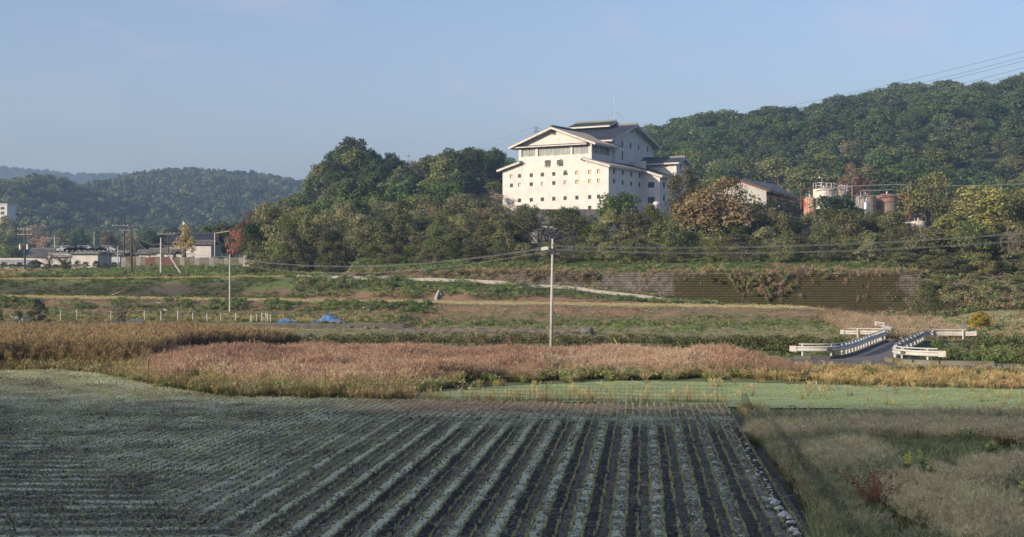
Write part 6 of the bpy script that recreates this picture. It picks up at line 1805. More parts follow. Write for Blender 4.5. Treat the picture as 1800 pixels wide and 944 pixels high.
LM['ivy'] = leaf_mat('ivy_leaf', (.035, .048, .016), (.13, .135, .045)); LM['ivyred'] = leaf_mat('reddish_ivy_leaf', (.11, .06, .04), (.19, .11, .06))
IV_ = [weed('ivy', LM['ivy'], 130, .75, .5, .17, 245)]
WD = [weed('weed', LM['weed'], 120, .7, .5, .13, 200 + k) for k in range(3)] + [weed('weed', LM['weedlight'], 110, .65, .5, .13, 205), weed('weed', LM['weeddry'], 90, .7, .5, .11, 207)]

# pink grass between the field and the brook
PG = [(-19.0, 68.8), (-14, 64.8), (-8, 63.6), (-3, 66.5), (2, 70.6), (8, 73), (13.5, 72.6), (17, 71.5), (18.5, 80), (15.5, 90), (12, 94.5), (-2, 96), (-16, 97), (-28, 98), (-26, 84), (-22, 75)]
def edge_dist(poly, q):
    d = np.full(len(q), 1e9); n = len(poly)
    for i in range(n):
        a = np.array(poly[i]); b = np.array(poly[(i + 1) % n]); ab = b - a
        t = np.clip(((q - a) @ ab) / (ab @ ab), 0, 1); d = np.minimum(d, np.hypot(*(q - a - t[:, None] * ab).T))
    return d
q = scatter_in(PG, 30000); ed_ = edge_dist(PG, q); rg_ = fbm(q[:, 0] * .45, q[:, 1] * .45, 305)
q = q[ed_ > 9 * (rg_ - .32).clip(0)]; ed_ = edge_dist(PG, q)
nz_ = fbm(q[:, 0] * .12, q[:, 1] * .12, 301)
front_ = 1 - sm(0, 7.5, q[:, 1] - np.interp(q[:, 0], [-19, -14, -8, -3, 2, 8, 13.5, 17], [68.5, 64.8, 63.6, 66.5, 70.6, 73, 72.6, 71.5]) + (fbm(q[:, 0] * .3, q[:, 1] * .3, 307) - .5) * 7)
u_r = RNG.uniform(0, 1, len(q))
pk_ = np.where(u_r < .25 + .6 * sm(.45, .65, nz_), RNG.integers(4, 6, len(q)), RNG.integers(0, 4, len(q)))
pk_ = np.where(RNG.uniform(0, 1, len(q)) < .85 * front_ + .05, RNG.integers(6, 9, len(q)), pk_)
hsc = RNG.uniform(.5, 1.15, len(q)) * (.4 + 1.0 * fbm(q[:, 0] * .3, q[:, 1] * .3, 303)) * (1 - .35 * sm(12, 17, q[:, 0])) * (1 - .2 * sm(85, 95, q[:, 1])) * (.55 + .45 * sm(0, 3.5, ed_))
PK2 = PK + [tuft('grass', BM['olive'], 18, .95, .24, .026, .42, 165 + k, plume=2, pw=.06) for k in range(3)]
scatter('pink_grass', np.column_stack([q, H(q[:, 0], q[:, 1]) - .03]), PK2, hsc, np.clip(.15 + .7 * nz_, 0, 1), pick=pk_)
q = q[(RNG.uniform(0, 1, len(q)) < .16 + .5 * front_)][:8000]; scatter('green_undergrowth', np.column_stack([q, H(q[:, 0], q[:, 1]) - .02]), GR[:3] + WD[3:4], RNG.uniform(.5, 1.05, len(q)), RNG.uniform(.2, .8, len(q)))
LE = [(-33, 76.8), (-26, 77.8), (-22.5, 75.4), (-16.5, 67.8), (-12.8, 63.5), (-4.5, 62.4), (-4.5, 64.2), (-12, 66.5), (-18, 74), (-22, 80), (-33, 79)]
q = scatter_in(LE, 2600); scatter('field_edge_grass', np.column_stack([q, H(q[:, 0], q[:, 1]) - .02]), GR + TN + PK2[6:] + GY[:1], RNG.uniform(.4, 1.15, len(q)), RNG.uniform(.1, .8, len(q)))
# plumed reeds at the left
RP_ = [(-48, 73.5), (-31, 76.5), (-27, 78.8), (-23, 77), (-20.5, 78), (-22, 86), (-22, 92), (-18, 99), (-16, 103), (-22, 104.5), (-48, 104.5)]
q = scatter_in(RP_, 15000); fr_ = 1 - sm(0, 4.5, q[:, 1] - np.interp(q[:, 0], [-48, -31, -27, -23, -20], [73.5, 76.5, 78.8, 77, 78]))
edge_r = sm(-15, -24, q[:, 0])
pk_ = np.where(RNG.uniform(0, 1, len(q)) < .50 * (1 - fr_), RNG.integers(2, 5, len(q)), RNG.integers(0, 2, len(q)))
scatter('plumed_reeds', np.column_stack([q, np.full(len(q), -.05)]), RD, RNG.uniform(.75, 1.12, len(q)) * (1 - .45 * fr_) * (.72 + .28 * edge_r), np.clip(.1 + .8 * fbm(q[:, 0] * .2, q[:, 1] * .2, 311), 0, 1), pick=pk_)
# tan grass on the strip between paddy and farm track
TS = [(13, 73.2), (17.5, 70.4), (25, 67.8), (46, 70.0), (46, 71.8), (30, 74.2), (24, 76.2), (15, 77.5)]
q = scatter_in(TS, 2400); q = q[fbm(q[:, 0] * .5, q[:, 1] * .5, 323) > .49]; scatter('tan_grass', np.column_stack([q, np.full(len(q), -.02)]), TN + GD, RNG.uniform(.5, 1.25, len(q)) * (.6 + .6 * fbm(q[:, 0] * .4, q[:, 1] * .4, 321)), RNG.uniform(.2, 1, len(q)))
q = scatter_in([(-7.5, 61.9), (9.4, 60.0), (9.6, 60.9), (-7.5, 63.0)], 130); scatter('tan_grass', np.column_stack([q, np.full(len(q), .02)]), TN, RNG.uniform(.5, 1.2, len(q)), RNG.uniform(.1, .9, len(q)))
q = scatter_in(PADDY, 170); scatter('tan_grass', np.column_stack([q, np.full(len(q), .02)]), TN, RNG.uniform(.5, 1.1, len(q)), RNG.uniform(.1, .9, len(q)))
# verges, garden, banks
def cover(name, poly, n, protos, lo, hi, tone=(.1, .9), clump=0.0, seed=1, dz=-.03):
    q = scatter_in(poly, n)
    if clump: q = q[RNG.uniform(0, 1, len(q)) < sm(clump - .12, clump + .12, fbm(q[:, 0] * .35, q[:, 1] * .35, seed))]
    return scatter(name, np.column_stack([q, H(q[:, 0], q[:, 1]) + dz]), protos, RNG.uniform(lo, hi, len(q)), RNG.uniform(*tone, len(q)))
cover('track_verge', [(12, 78), (24, 77), (30, 75), (46, 72.6), (46, 73.4), (30, 77), (24, 79), (12, 80)], 900, GR + TN[:1], .25, .6)
cover('verge_grass', [(-60, 114.6), (-60, 120.8), (-8, 120.8), (-8, 131), (40, 131), (40, 114.8)], 8000, GR[:3] + TN[:1], .2, .5)
cover('verge_weeds', [(-8, 123), (-8, 131), (38, 131), (38, 118)], 1500, GR + WD[:4], .3, .8, clump=.5, seed=409)
cover('verge_grass', [(-60, 110.0), (-60, 111.3), (40, 111.3), (40, 110)], 1500, GR + TN, .5, 1.0)
cover('track_verge', [(12, 82.6), (12, 84.2), (26, 81.4), (50, 71.6), (50, 69.8), (30, 76.4)], 1400, GR + TN[:1], .4, 1.0)
cover('track_verge', [(12, 89), (17, 89.6), (17, 92), (12, 92)], 350, GR, .5, 1.2)
cover('garden_grass', [(-60, 121.3), (-60, 132), (-8, 132), (-8, 121.3)], 3500, GR + TN[:1], .4, 1.0)
B1 = [(-62, 131.0), (-62, 135.2), (36, 135.2), (40, 131.0)]
cover('bank_grass', B1, 6500, GR + TN[:1], .25, .62, clump=.38, seed=401)
cover('bank_weeds', B1, 2400, WD, .25, .6, clump=.55, seed=402)
cover('bank_grass', [(-62, 135), (-62, 137.4), (34, 137.4), (34, 135)], 2600, GR + TN + WD[4:], .25, .6, clump=.48, seed=404)
cover('bank_grass', [(-62, 135), (-62, 137.6), (-8, 137.6), (-8, 135)], 2600, GR + WD[:4], .4, .85, clump=.40, seed=406)
cover('bank_weeds', [(-62, 130.5), (-62, 133.5), (36, 133.5), (36, 130.5)], 1100, WD, .3, .7)
T1 = [(-62, 139), (-62, 145.8), (32, 145.8), (32, 139)]
cover('terrace_grass', T1, 6000, [TN[0], TN[1], TN[2], GR[0]], .2, .42, (.3, .9))
cover('bank_crest_grass', [(-62, 136.6), (-62, 138.6), (34, 138.6), (34, 136.6)], 2200, GR + TN, .2, .42)
cover('terrace_edge_grass', [(-62, 138.6), (-62, 139.4), (32, 139.4), (32, 138.6)], 900, TN, .2, .4, (.5, 1))
B2 = [(-24, 147.2), (-24, 152), (22, 152), (22, 147.2)]
cover('bank_grass', [(-62, 146), (-62, 152), (-22, 152), (-22, 146)], 3500, GR, .5, 1.1, clump=.45, seed=403)
cover('bank_grass', [(-24, 149.0), (-24, 151.5), (0, 151.5), (12, 150.6), (22, 149.6), (22, 148.0)], 4000, GR[:3] + WD[:1], .25, .5)
cover('bank_grass', [(-24, 151.3), (-24, 151.9), (22, 151.9), (22, 151.0)], 900, GR, .1, .22)
cover('bank_weeds', B2, 900, WD, .5, 1.0, clump=.5, seed=405)
cover('upper_terrace_grass', [(-64, 152.2), (-64, 158), (-26, 158), (-26, 152.2)], 3200, [TN[0], GR[0]], .3, .7)
UB = [(-19, 156.4), (-19, 169), (48, 169), (48, 156.4)]
cover('upper_bank_grass', UB, 11000, GR, .4, .9, clump=.33, seed=407)
cover('upper_bank_weeds', UB, 3000, WD[:4], .4, .85, clump=.48, seed=408)
cover('upper_bank_weeds', [(36, 144), (36, 156), (62, 158), (62, 142)], 2200, WD[:1] + GR[3:] + IV_ + WD[4:], .6, 1.4, (0, .6))
cover('knoll_foot_bank', [(-62, 170), (-62, 197), (-20, 197), (-20, 158)], 6500, GR + WD[:4] + TN[:1], .5, 1.15)
cover('village_meadow', [(-90, 158), (-100, 214), (-62, 214), (-60, 158)], 4200, GR + TN[:1], .6, 1.4)
cover('brookside_weeds', [(30, 114.5), (52, 112.5), (56, 140), (34, 140)], 3400, WD[:2] + WD[4:] + TN + GY, .5, 1.1, (.1, .8))
cover('brookside_weeds', [(36, 76.5), (52, 71.5), (60, 92), (31, 92)], 2400, WD + TN + GR, .7, 1.4)
# dead stems and hanging dry vines on the block wall
HV = [weed('dry_vine', LM['weeddry'], 110, 1.0, .35, .13, 230 + k) for k in range(3)]
q = np.column_stack([RNG.uniform(-18, 46, 260), np.zeros(260)]); q = q[fbm(q[:, 0] * .25, q[:, 0] * 0, 411) > .5]
hv = RNG.uniform(0, 1, len(q)) ** 2
scv = RNG.uniform(.5, 1.3, len(q))
scatter('hanging_dry_vines', np.column_stack([q[:, 0], 156.0 - .42 * hv, 4.9 - hv * 3.0]), HV, scv, RNG.uniform(.1, .9, len(q)), scl_xy=scv * RNG.uniform(.3, .6, len(q)), tilt=.06)
IV = [weed('ivy', LM['ivy'], 130, 1.0, .5, .22, 240 + k) for k in range(2)]
q = np.column_stack([RNG.normal(29, 2.6, 70), np.zeros(70)]); hv = RNG.uniform(0, 1, 70)
scatter('ivy_patch', np.column_stack([q[:, 0], 155.8 - .35 * hv, 5.0 - hv * 3.0 * (1 - np.abs(q[:, 0] - 29) / 9).clip(0, 1)]), IV + HV[:2], RNG.uniform(.5, 1.1, 70), RNG.uniform(.2, .9, 70), scl_xy=RNG.uniform(.3, .65, 70), tilt=.06)
cover('wall_foot_weeds', [(-18, 154.7), (-18, 155.6), (46, 155.6), (46, 154.7)], 900, WD + TN + GY[:1], .4, 1.1, (.1, .9), clump=.42, seed=441)
q = np.column_stack([RNG.uniform(-19, 47, 1500), RNG.uniform(156.15, 156.7, 1500)]); scatter('wall_top_grass', np.column_stack([q, np.full(1500, 5.42)]), GR + TN[:2] + WD[4:], RNG.uniform(.4, 1.3, 1500) * (.2 + 1.5 * fbm(q[:, 0] * .3, q[:, 1] * 0, 443)), RNG.uniform(.1, .9, 1500), tilt=.5)
q = np.column_stack([RNG.uniform(-18, 10, 120), np.zeros(120)]); hv = RNG.uniform(0, 1, 120)
scatter('hanging_dry_vines', np.column_stack([q[:, 0], 156.0 - .1 * hv, 5.3 - hv * .9]), HV + IV[:1], RNG.uniform(.4, .9, 120), RNG.uniform(.2, .9, 120))
cover('brook_bank_weeds', [(12, 95.5), (20.5, 95), (25, 105), (27.5, 110.5), (12, 110.5)], 1300, WD[:1] + GR[3:] + IV_, .6, 1.1)
cover('brook_bank_weeds', [(26, 88), (31, 86), (60, 80), (60, 110), (36, 110)], 3600, WD[:1] + GR[3:] + IV_, .6, 1.2)
cover('mulch_weeds', [(-10, 120.2), (7.5, 120.2), (7.5, 122.6), (-10, 122.6)], 420, GR + TN + WD[4:], .3, .6, dz=.1)
# leafy hedge along the brook
hg = thing('brook_hedge', 'long leafy hedge along the brook, from the blue tarps to the guard rail', 'hedge', (0, 102, 0))
r_ = np.random.default_rng(77); cl = []
for x in np.arange(-24, 21.4, .42):
    hh = .72 + .35 * float(fbm(np.array([x * .35]), np.array([1.0]), 421)[0]) + .1 * (x > -2)
    for k in range(3): cl.append((x + r_.normal(0, .25), 102.5 - .06 * (x - 0) + r_.normal(0, .8) - (2.5 if x > 12 else 0), hh * r_.uniform(.35, .85), r_.uniform(.38, .55)))
M_h = clump_foliage(cl, 330, .17, r_, [LM['ivy']], 'hedge_leaves')
o = link('foliage', M_h, None); o.parent = hg; o.location = -Vector(ORIG[hg.name]); o['kind'] = 'stuff'
cl2 = [(x + r_.normal(0, .3), 101.6 + r_.normal(0, .5), r_.uniform(.3, .75), r_.uniform(.3, .45)) for x in np.concatenate([np.arange(-3.5, 2.5, .5), np.arange(-9, -7, .5)])]
o = link('reddish_foliage', clump_foliage(cl2, 300, .16, r_, [LM['ivyred']], 'hedge_leaves'), None); o.parent = hg; o.location = -Vector(ORIG[hg.name]); o['kind'] = 'stuff'
B = MB()
for x in np.arange(-24, 21, .9): B.tube([(x, 102.5, -.3), (x + rnd.uniform(-.4, .4), 102.3, .45), (x + rnd.uniform(-.6, .6), 102.3, .9)], [.03, .02, .008], 5)
B.build('stems', M['bark'], hg)['kind'] = 'stuff'

# ------------------------------------------------------------------ weedy plot at the right
def cover_w(name, poly, n, protos, lo, hi, tone=(.1, .9), clump=0.0, seed=1):
    q = scatter_in(poly, n); q = q[np.abs(q[:, 0]) < q[:, 1] * .42 + 6]
    if clump: q = q[RNG.uniform(0, 1, len(q)) < sm(clump - .10, clump + .10, fbm(q[:, 0] * .28, q[:, 1] * .28, seed))]
    return scatter(name, np.column_stack([q, H(q[:, 0], q[:, 1]) - .03]), protos, RNG.uniform(lo, hi, len(q)), RNG.uniform(*tone, len(q)))
LM['gw'] = leaf_mat('plot_weed_leaf', (.07, .085, .026), (.18, .20, .065))
WS = [weed('weed', LM['gw'], 170, .75, .45, .075, 250 + k) for k in range(4)]
GP = [tuft('grass', BM['plot'], 14, .42, .20, .022, .5, 210 + k) for k in range(3)]
cover_w('plot_grass', WEEDS, 9000, GP + GR[:1], .6, 1.25)
cover_w('plot_weeds', WEEDS, 3600, WS, .4, .95, clump=.50, seed=431)
cover_w('grey_seed_grass', WEEDS, 9000, GY + TN[:1], .5, 1.05, (.25, .95), clump=.49, seed=432)
cover_w('grey_seed_grass', [(12.5, 30), (13.5, 37), (20, 38.5), (21, 31)], 1500, GY, .7, 1.15, (.4, .95))
cover_w('grey_seed_grass', [(10.0, 46), (10.2, 53.6), (22, 54), (46, 53.6), (46, 47), (22, 48)], 3600, GY + TN, .6, 1.0, (.2, .9))
cover_w('pale_seed_grass', [(10.0, 47.5), (10.2, 53.8), (22, 54.2), (46, 53.8), (46, 48), (22, 50)], 900, WP + TN[:1], .55, .85, (.3, .9))
def patch(pts, n, lo=.6, hi=1.1):
    cover_w('wispy_grass', [flat(a, b, .35) for a, b in pts], int(n * .6), WP, lo, hi, (.3, 1.0))
patch([(1310, 750), (1420, 742), (1600, 742), (1830, 746), (1830, 772), (1640, 764), (1500, 760), (1360, 768)], 2600)
patch([(1420, 788), (1510, 774), (1560, 795), (1530, 822), (1440, 818)], 420)
patch([(1560, 850), (1640, 826), (1720, 845), (1760, 900), (1690, 915), (1600, 905)], 620, .7, 1.2)
patch([(1690, 812), (1830, 806), (1830, 848), (1740, 846)], 420)
patch([(1640, 905), (1800, 870), (1830, 930), (1700, 950)], 300)
cover_w('pale_seed_grass', [flat(a, b, .35) for a, b in [(1310, 746), (1500, 740), (1830, 744), (1830, 766), (1500, 762)]], 900, WP + GD[:1], .55, .85, (.4, 1.0))
for pts, n in (([(1335, 742), (1470, 750), (1500, 800), (1400, 812), (1350, 780)], 420), ([(1500, 768), (1720, 762), (1760, 806), (1600, 812), (1520, 800)], 620), ([(1440, 850), (1540, 880), (1560, 950), (1430, 950)], 300), ([(1700, 850), (1830, 860), (1830, 890), (1720, 880)], 160)):
    cover_w('tall_green_grass', [flat(a, b, .3) for a, b in pts], n, GP, .9, 1.5, (.2, 1.0))
cover_w('edge_grass', [(6.4, 24), (9.6, 58), (10.6, 58), (7.6, 24)], 2600, GR + TN + GY[:1], .35, .75)
for (px, py, Y, h, lab) in [(1592, 801, 46, 1.5, 'goldenrod with the largest yellow flower head in the weedy plot'), (1620, 796, 47, 1.6, 'tall goldenrod just right of the largest yellow one'), (1635, 812, 44, 1.3, 'goldenrod with a small yellow head, lower right of the tall one'), (1740, 776, 50, 1.2, 'goldenrod near the right side of the weedy plot'), (1795, 850, 39, 1.1, 'goldenrod at the right edge of the view')]:
    h *= .68; Y = (CZ - h) * F / (py - HY); x = gx(px, Y); t = thing('goldenrod', lab, 'plant', (x, Y, 0)); r_ = np.random.default_rng(int(px))
    B = MB(); B.tube([(x, Y, -.05), (x + .03, Y, h * .6), (x + .06, Y, h)], [.014, .011, .006], 5)
    B.build('stem', M['bark'], t)
    cl = [(x + .03, Y, h * f, .10) for f in np.arange(.25, .78, .07)]
    LM['gstem'] = LM.get('gstem') or LM['weed']; o = link('leaves', clump_foliage(cl, 2600, .10, r_, LM['weed'], 'leaves'), t); o.location = -Vector(ORIG[t.name])
    LM['gold'] = LM.get('gold') or leaf_mat('goldenrod_flower', (.55, .38, .03), (.75, .55, .06))
    s_ = 1.5 if '1592' in str(px) else 1.0
    o = link('flower_head', clump_foliage([(x + .05 + r_.normal(0, .05), Y, h * f, .085 * s_) for f in (.84, .92, 1.0)], 5200, .045, r_, LM['gold'], 'flower_head'), t); o.location = -Vector(ORIG[t.name])
# rusty dead shrub
x, Y = gx(1532, 33.6), 33.6; t = thing('dead_shrub', 'rust red dead shrub in the weedy plot near the net fence', 'shrub', (x, Y, 0)); r_ = np.random.default_rng(5); B = MB(); cl = []
for k in range(26):
    a = r_.uniform(0, 6.28); e = Vector((x + .15 + .85 * math.cos(a) * r_.uniform(.3, 1), Y + .5 * math.sin(a), r_.uniform(.35, 1.1))); B.tube([(x, Y, -.05), (x + (e.x - x) * .5, Y + (e.y - Y) * .5, e.z * .6), e], [.014, .009, .004], 4); cl.append((e.x, e.y, e.z * .9, .17)); cl.append(((e.x + x) / 2, (e.y + Y) / 2, e.z * .5, .13))
B.build('stems', M['rust'], t)
o = link('dead_leaves', clump_foliage(cl, 900, .075, r_, leaf_mat('dead_rust_leaf', (.085, .034, .02), (.17, .07, .04)), 'dead_leaves'), t); o.location = -Vector(ORIG[t.name])

# ------------------------------------------------------------------ fences, stakes, stones, tarps
fe = thing('wire_fence', 'low square mesh wire fence along the far edge of the rice field', 'fence', (2, 61, 0))
fpts = [flat(645, 704), flat(800, 708.5), flat(960, 711.5), flat(1130, 714), flat(1278, 716)]
def along(pts, s):
    d = [0]
    for a, b in zip(pts, pts[1:]): d.append(d[-1] + math.hypot(b[0] - a[0], b[1] - a[1]))
    s = min(max(s, 0), d[-1]); i = max(k for k in range(len(d)) if d[k] <= s + 1e-9); i = min(i, len(pts) - 2); f = (s - d[i]) / (d[i + 1] - d[i])
    return (pts[i][0] + (pts[i + 1][0] - pts[i][0]) * f, pts[i][1] + (pts[i + 1][1] - pts[i][1]) * f), d[-1]
tot = along(fpts, 0)[1]; m = MB(); k = 0
while k * .2 < tot:
    (x, y), _ = along(fpts, k * .2); m.tube([(x, y, .06), (x, y, .93 + .03 * math.sin(k * .3))], .0055, 4, False); k += 1
for j in range(6):
    zz = .12 + .16 * j; m.tube([(*along(fpts, s)[0], zz + .02 * math.sin(s * 1.1 + j)) for s in np.linspace(0, tot, 60)], .0055, 4, False)
m.build('wire_mesh', M['wire'], fe)['kind'] = 'stuff'
for px, top in [(664, 688), (738, 690), (812, 676), (959, 668), (1035, 676), (1111, 664), (1189, 680), (1260, 674), (1275, 692)]:
    s_ = min(np.linspace(0, tot, 400), key=lambda s: abs(CX + F * along(fpts, s)[0][0] / along(fpts, s)[0][1] - px)); (x, y), _ = along(fpts, s_)
    m = MB(); m.tube([(x, y - .03, 0), (x, y - .03, CZ - (top - HY) / F * y)], .017, 6); m.build('post', M['stake'] if px != 959 else M['frame_dark'], fe)
nfp = [(9.75, 58.2), (9.35, 53.0), (8.95, 47.0), (8.45, 40.5), (7.95, 35.5), (7.35, 30.2), (6.8, 25.0)]
nf_ = thing('net_fence', 'sagging black net fence on thin stakes along the field\'s right edge', 'fence', (8.6, 44, 0))
tot = along(nfp, 0)[1]; m = MB(); n = int(tot / .16)
def neth(s): return .80 + .07 * math.sin(s * .9) * math.sin(s * .37) - .05 * (math.sin(s * 1.35) ** 2)
for k in range(n):
    s = k * .16; (x, y), _ = along(nfp, s); m.tube([(x + .02 * math.sin(s * .7), y, .02), (x + .05 * math.sin(s * .5 + 1), y, neth(s))], .0032, 3, False)
for j in range(9):
    m.tube([(along(nfp, s)[0][0] + .02 * math.sin(s * .7) + .03 * j / 8 * math.sin(s * .5 + 1), along(nfp, s)[0][1], .03 + (neth(s) - .03) * j / 8) for s in np.linspace(0, tot, 150)], .0032, 3, False)
m.build('netting', M['netting'], nf_)['kind'] = 'stuff'
for px, top, bot, mt in [(1285, 718, 745, 'stake'), (1310, 719, 757, 'stake_white'), (1325, 730, 770, 'stake'), (1348, 768, 814, 'frame_dark'), (1380, 800, 868, 'stake_white'), (1425, 857, 944, 'stake_white'), (1300, 722, 750, 'stake'), (1362, 790, 840, 'stake')]:
    s_ = min(np.linspace(0, tot, 500), key=lambda s: abs(CX + F * along(nfp, s)[0][0] / along(nfp, s)[0][1] - px)); (x, y), _ = along(nfp, s_)
    m = MB(); m.tube([(x - .03, y, 0), (x - .03 + rnd.uniform(-.05, .05), y, CZ - (top - HY) / F * y)], .016, 6); m.build('stake', M[mt], nf_)
# lone stakes at the field's left edge
for px, top, bot, lab in [(260.5, 632, 681, 'thin dark stake standing highest at the left field edge'), (331, 640, 684, 'thin dark stake right of the highest one at the left field edge'), (293.5, 681, 688, 'short dark peg between the two tall stakes at the field edge'), (194.5, 640, 668, 'thin stake at the left end of the field edge'), (571, 650, 694, 'thin dark stake before the pink grass, left of the wire fence')]:
    x, y = flat(px, bot); t = thing('field_stake', lab, 'stake', (x, y, 0)); m = MB(); m.tube([(x, y, -.05), (x + .02, y, CZ - (top - HY) / F * y)], .016, 6); m.build('rod', M['wire'], t); m = MB(); m.tube([(x + .02, y, CZ - (top - HY) / F * y - .02), (x + .02, y, CZ - (top - HY) / F * y + .01)], .022, 6); m.build('cap', M['wire'], t)
# white stakes on the raised garden
for i, (px, top, bot) in enumerate([(106.5, 546, 557), (135, 545, 566), (195, 545, 562), (254, 545.5, 562), (283, 547, 562), (312.5, 546, 563), (339, 550, 565), (364, 551, 566), (388, 552, 565), (414.5, 551, 566), (441.5, 552, 567), (451, 553, 567), (460.5, 549.5, 567), (467.5, 550, 569), (470.5, 550.5, 569), (475.5, 553.5, 569)]):
    Y = 123.0 if px > 430 else 124.5
    b = at(px, bot, Y); tp = at(px, top, Y)
    t = thing('garden_stake', 'white stake in the row along the raised garden behind the reeds' if px < 430 else 'white stake in the close cluster left of the blue tarps', 'stake', (b.x, Y, hz(b.x, Y)), 'white stakes in a row along the raised garden' if px < 430 else 'white stakes clustered left of the blue tarps')
    m = MB(); m.tube([(b.x, Y, hz(b.x, Y) - .1), (tp.x, Y, tp.z)], .045, 6); m.build('rod', M['stake_white'], t)
# blue tarps
def tarp(px, top, bot, wpx, Y, label, mound, seed, name='blue_tarp'):
    r = np.random.default_rng(seed); x0 = gx(px - wpx / 2, Y); W = wpx / F * Y; hgt = (bot - top) / F * Y; zg = hz(x0 + W / 2, Y) - .03; nx, ny = 34, 14; V = []
    for j in range(ny):
        for i in range(nx):
            u = i / (nx - 1); v = j / (ny - 1); e = math.sin(math.pi * u) ** .7 * math.sin(math.pi * min(1, v * 1.0)) ** .7
            z = hgt * e * mound(u) * (.75 + .5 * float(fbm(np.array([u * 7 + seed]), np.array([v * 4]), seed)[0])) + .05 * float(vnoise(np.array([u * 22.]), np.array([v * 9.]), seed)[0])
            V.append((x0 + W * u + r.normal(0, .01), Y - .9 + v * 2.2, zg + z))
    t = thing(name, label, 'tarp', (x0 + W / 2, Y, zg)); m = MB(); m.add(V, [tuple(q) for q in grid_faces(nx, ny)]); m.build('sheet', M['tarp'], t)
    return t
tarp(507, 564.5, 571.5, 42, 123, 'small flat blue tarp left of the peaked one', lambda u: 1.2 - .7 * u, 3)
tarp(578, 557.5, 571.5, 60, 123, 'peaked blue tarp over a heap on the garden edge', lambda u: .45 + .5 * math.exp(-((u - .45) / .22) ** 2) + .2 * (u > .5), 4)
tarp(236, 561.5, 566, 36, 123.5, 'flat blue sheet right of the round bare fruit tree', lambda u: 1.0, 5, 'blue_sheet'); tarp(205, 563, 567, 26, 123.5, 'flat blue sheet left of the round bare fruit tree', lambda u: .9, 6, 'blue_sheet'); tarp(148, 564, 567.5, 26, 123.5, 'flat blue sheet beside the small yellow green tree', lambda u: .9, 7, 'blue_sheet')
def rock(x, y, z, r, label, mat, group=None, seed=0, sq=.7, name='stone'):
    rr = np.random.default_rng(seed); m = MB(); pr = [(.25, -.3), (.85, -.15), (1.0, .2), (.72, .62), (.2, .85)]; o = len(m.v); n = 9
    m.lathe((x, y, z), [(r * a, r * b * sq) for a, b in pr], n)
    dv = [Vector(v) for v in m.v]; sx_ = rr.uniform(.8, 1.4); sy_ = rr.uniform(.7, 1.1); ang = rr.uniform(0, 3.1)
    out = []
    for v in dv:
        d = v - Vector((x, y, z)); f = 1 + .28 * rr.normal() * .6; d = Vector((d.x * sx_ * f, d.y * sy_ * f, d.z * (1 + .2 * rr.normal()))); d.rotate(Matrix.Rotation(ang, 3, 'Z')); out.append(d)
    me = bpy.data.meshes.new(name); me.from_pydata([tuple(v) for v in out], [], m.f); me.materials.append(M[mat]); me.update()
    o = bpy.data.objects.new(name, me); COL.objects.link(o); o.location = (x, y, z); return tag(o, label, 'stone', group)
for i, (px, py, r) in enumerate([(566, 568.5, .30), (571, 569.5, .24), (584, 570, .26), (561, 570.5, .2), (597, 571, .3), (606, 571, .24)]):
    c = at(px, py, 121.9); rock(c.x, 121.9, max(c.z, hz(c.x, 121.9) + .05), r, 'dark rock weighing down the peaked blue tarp', 'stone_dark', 'rocks on the peaked blue tarp', 50 + i, name='rock')
for i in range(16):
    x = gx(612 + i * 3.2 + rnd.uniform(-1, 1), 121.5); rock(x, 121.4 + rnd.uniform(-.5, .5), .66 + rnd.uniform(0, .2), rnd.uniform(.16, .3), 'dark rubble rock between the peaked blue tarp and the mulch mound', 'stone_dark', 'rubble rocks right of the blue tarps', 80 + i, name='rock')
c = at(1032, 584, 120.3); rock(c.x, 120.3, .3, .62, 'dark boulder at the right end of the mulch mound', 'stone_dark', None, 99, 1.0, 'boulder')
for i, (px, py, r) in enumerate([(1363, 886, .135), (1369, 896, .115), (1378, 909, .19), (1391, 921, .10), (1396, 935, .13), (1402, 941, .11), (1357, 880, .09), (1388, 913, .08)]):
    x, y = flat(px, py, .1); rock(x, y, .12, r, ['largest white stones, lying in a heap at the near end of the field edge'][0].replace('largest white stones, lying', 'white stone lying'), 'stone', 'white stones heaped at the near end of the field edge', i + 1)
for i in range(34):
    f = i / 33; py = 738 + (872 - 738) * f ** 1.1; px = 1279 + (py - 738) * .60 + rnd.uniform(-9, 9); x, y = flat(px, py, .08); rock(x, y, .10, rnd.uniform(.03, .075), 'small pale stone in the line along the field\'s right edge', 'stone', 'small pale stones along the field edge', 20 + i)
for i, (px, py, r, lb) in enumerate([(1044, 481, .42, 'brown clod like dead bush hanging at the top of the block wall')]):
    pass
# odds and ends on the banks
def plank(name, a, b, w, mat, label, cat):
    t = thing(name, label, cat, a); m = MB(); m.beam(a, b, w, .05); m.build('board', M[mat], t); m = MB(); m.beam(Vector(a) + UP * .03, Vector(a).lerp(Vector(b), .08) + UP * .03, w * 1.05, .06); m.build('end_cleat', M[mat], t)
def onbank(px, py):
    """where the ray through the pixel meets the ground"""
    Y = np.linspace(110, 170, 1201); x = gx(px, Y); z = CZ - (py - HY) / F * Y; d = z - H(x, Y); i = int(np.argmax(d < 0)); return Vector((x[i], Y[i] - .1, z[i] + .05))
plank('white_board', onbank(280, 533), onbank(293, 547.5), .25, 'board_white', 'pale board lying on the first bank above the white stakes', 'board')
plank('bamboo_pole', at(326, 560, 128), onbank(337, 541), .08, 'bamboo', 'yellow bamboo pole leaning on the first bank', 'pole')
plank('white_pipe', onbank(639, 540.5), onbank(650, 546.5), .16, 'board_white', 'upper white pipe lying on the first bank', 'pipe'); plank('white_pipe', onbank(650, 556), onbank(656, 558.5), .14, 'board_white', 'lower white pipe lying on the first bank', 'pipe')
a, b, c = onbank(766, 527), onbank(771.5, 514.5), onbank(776, 521)
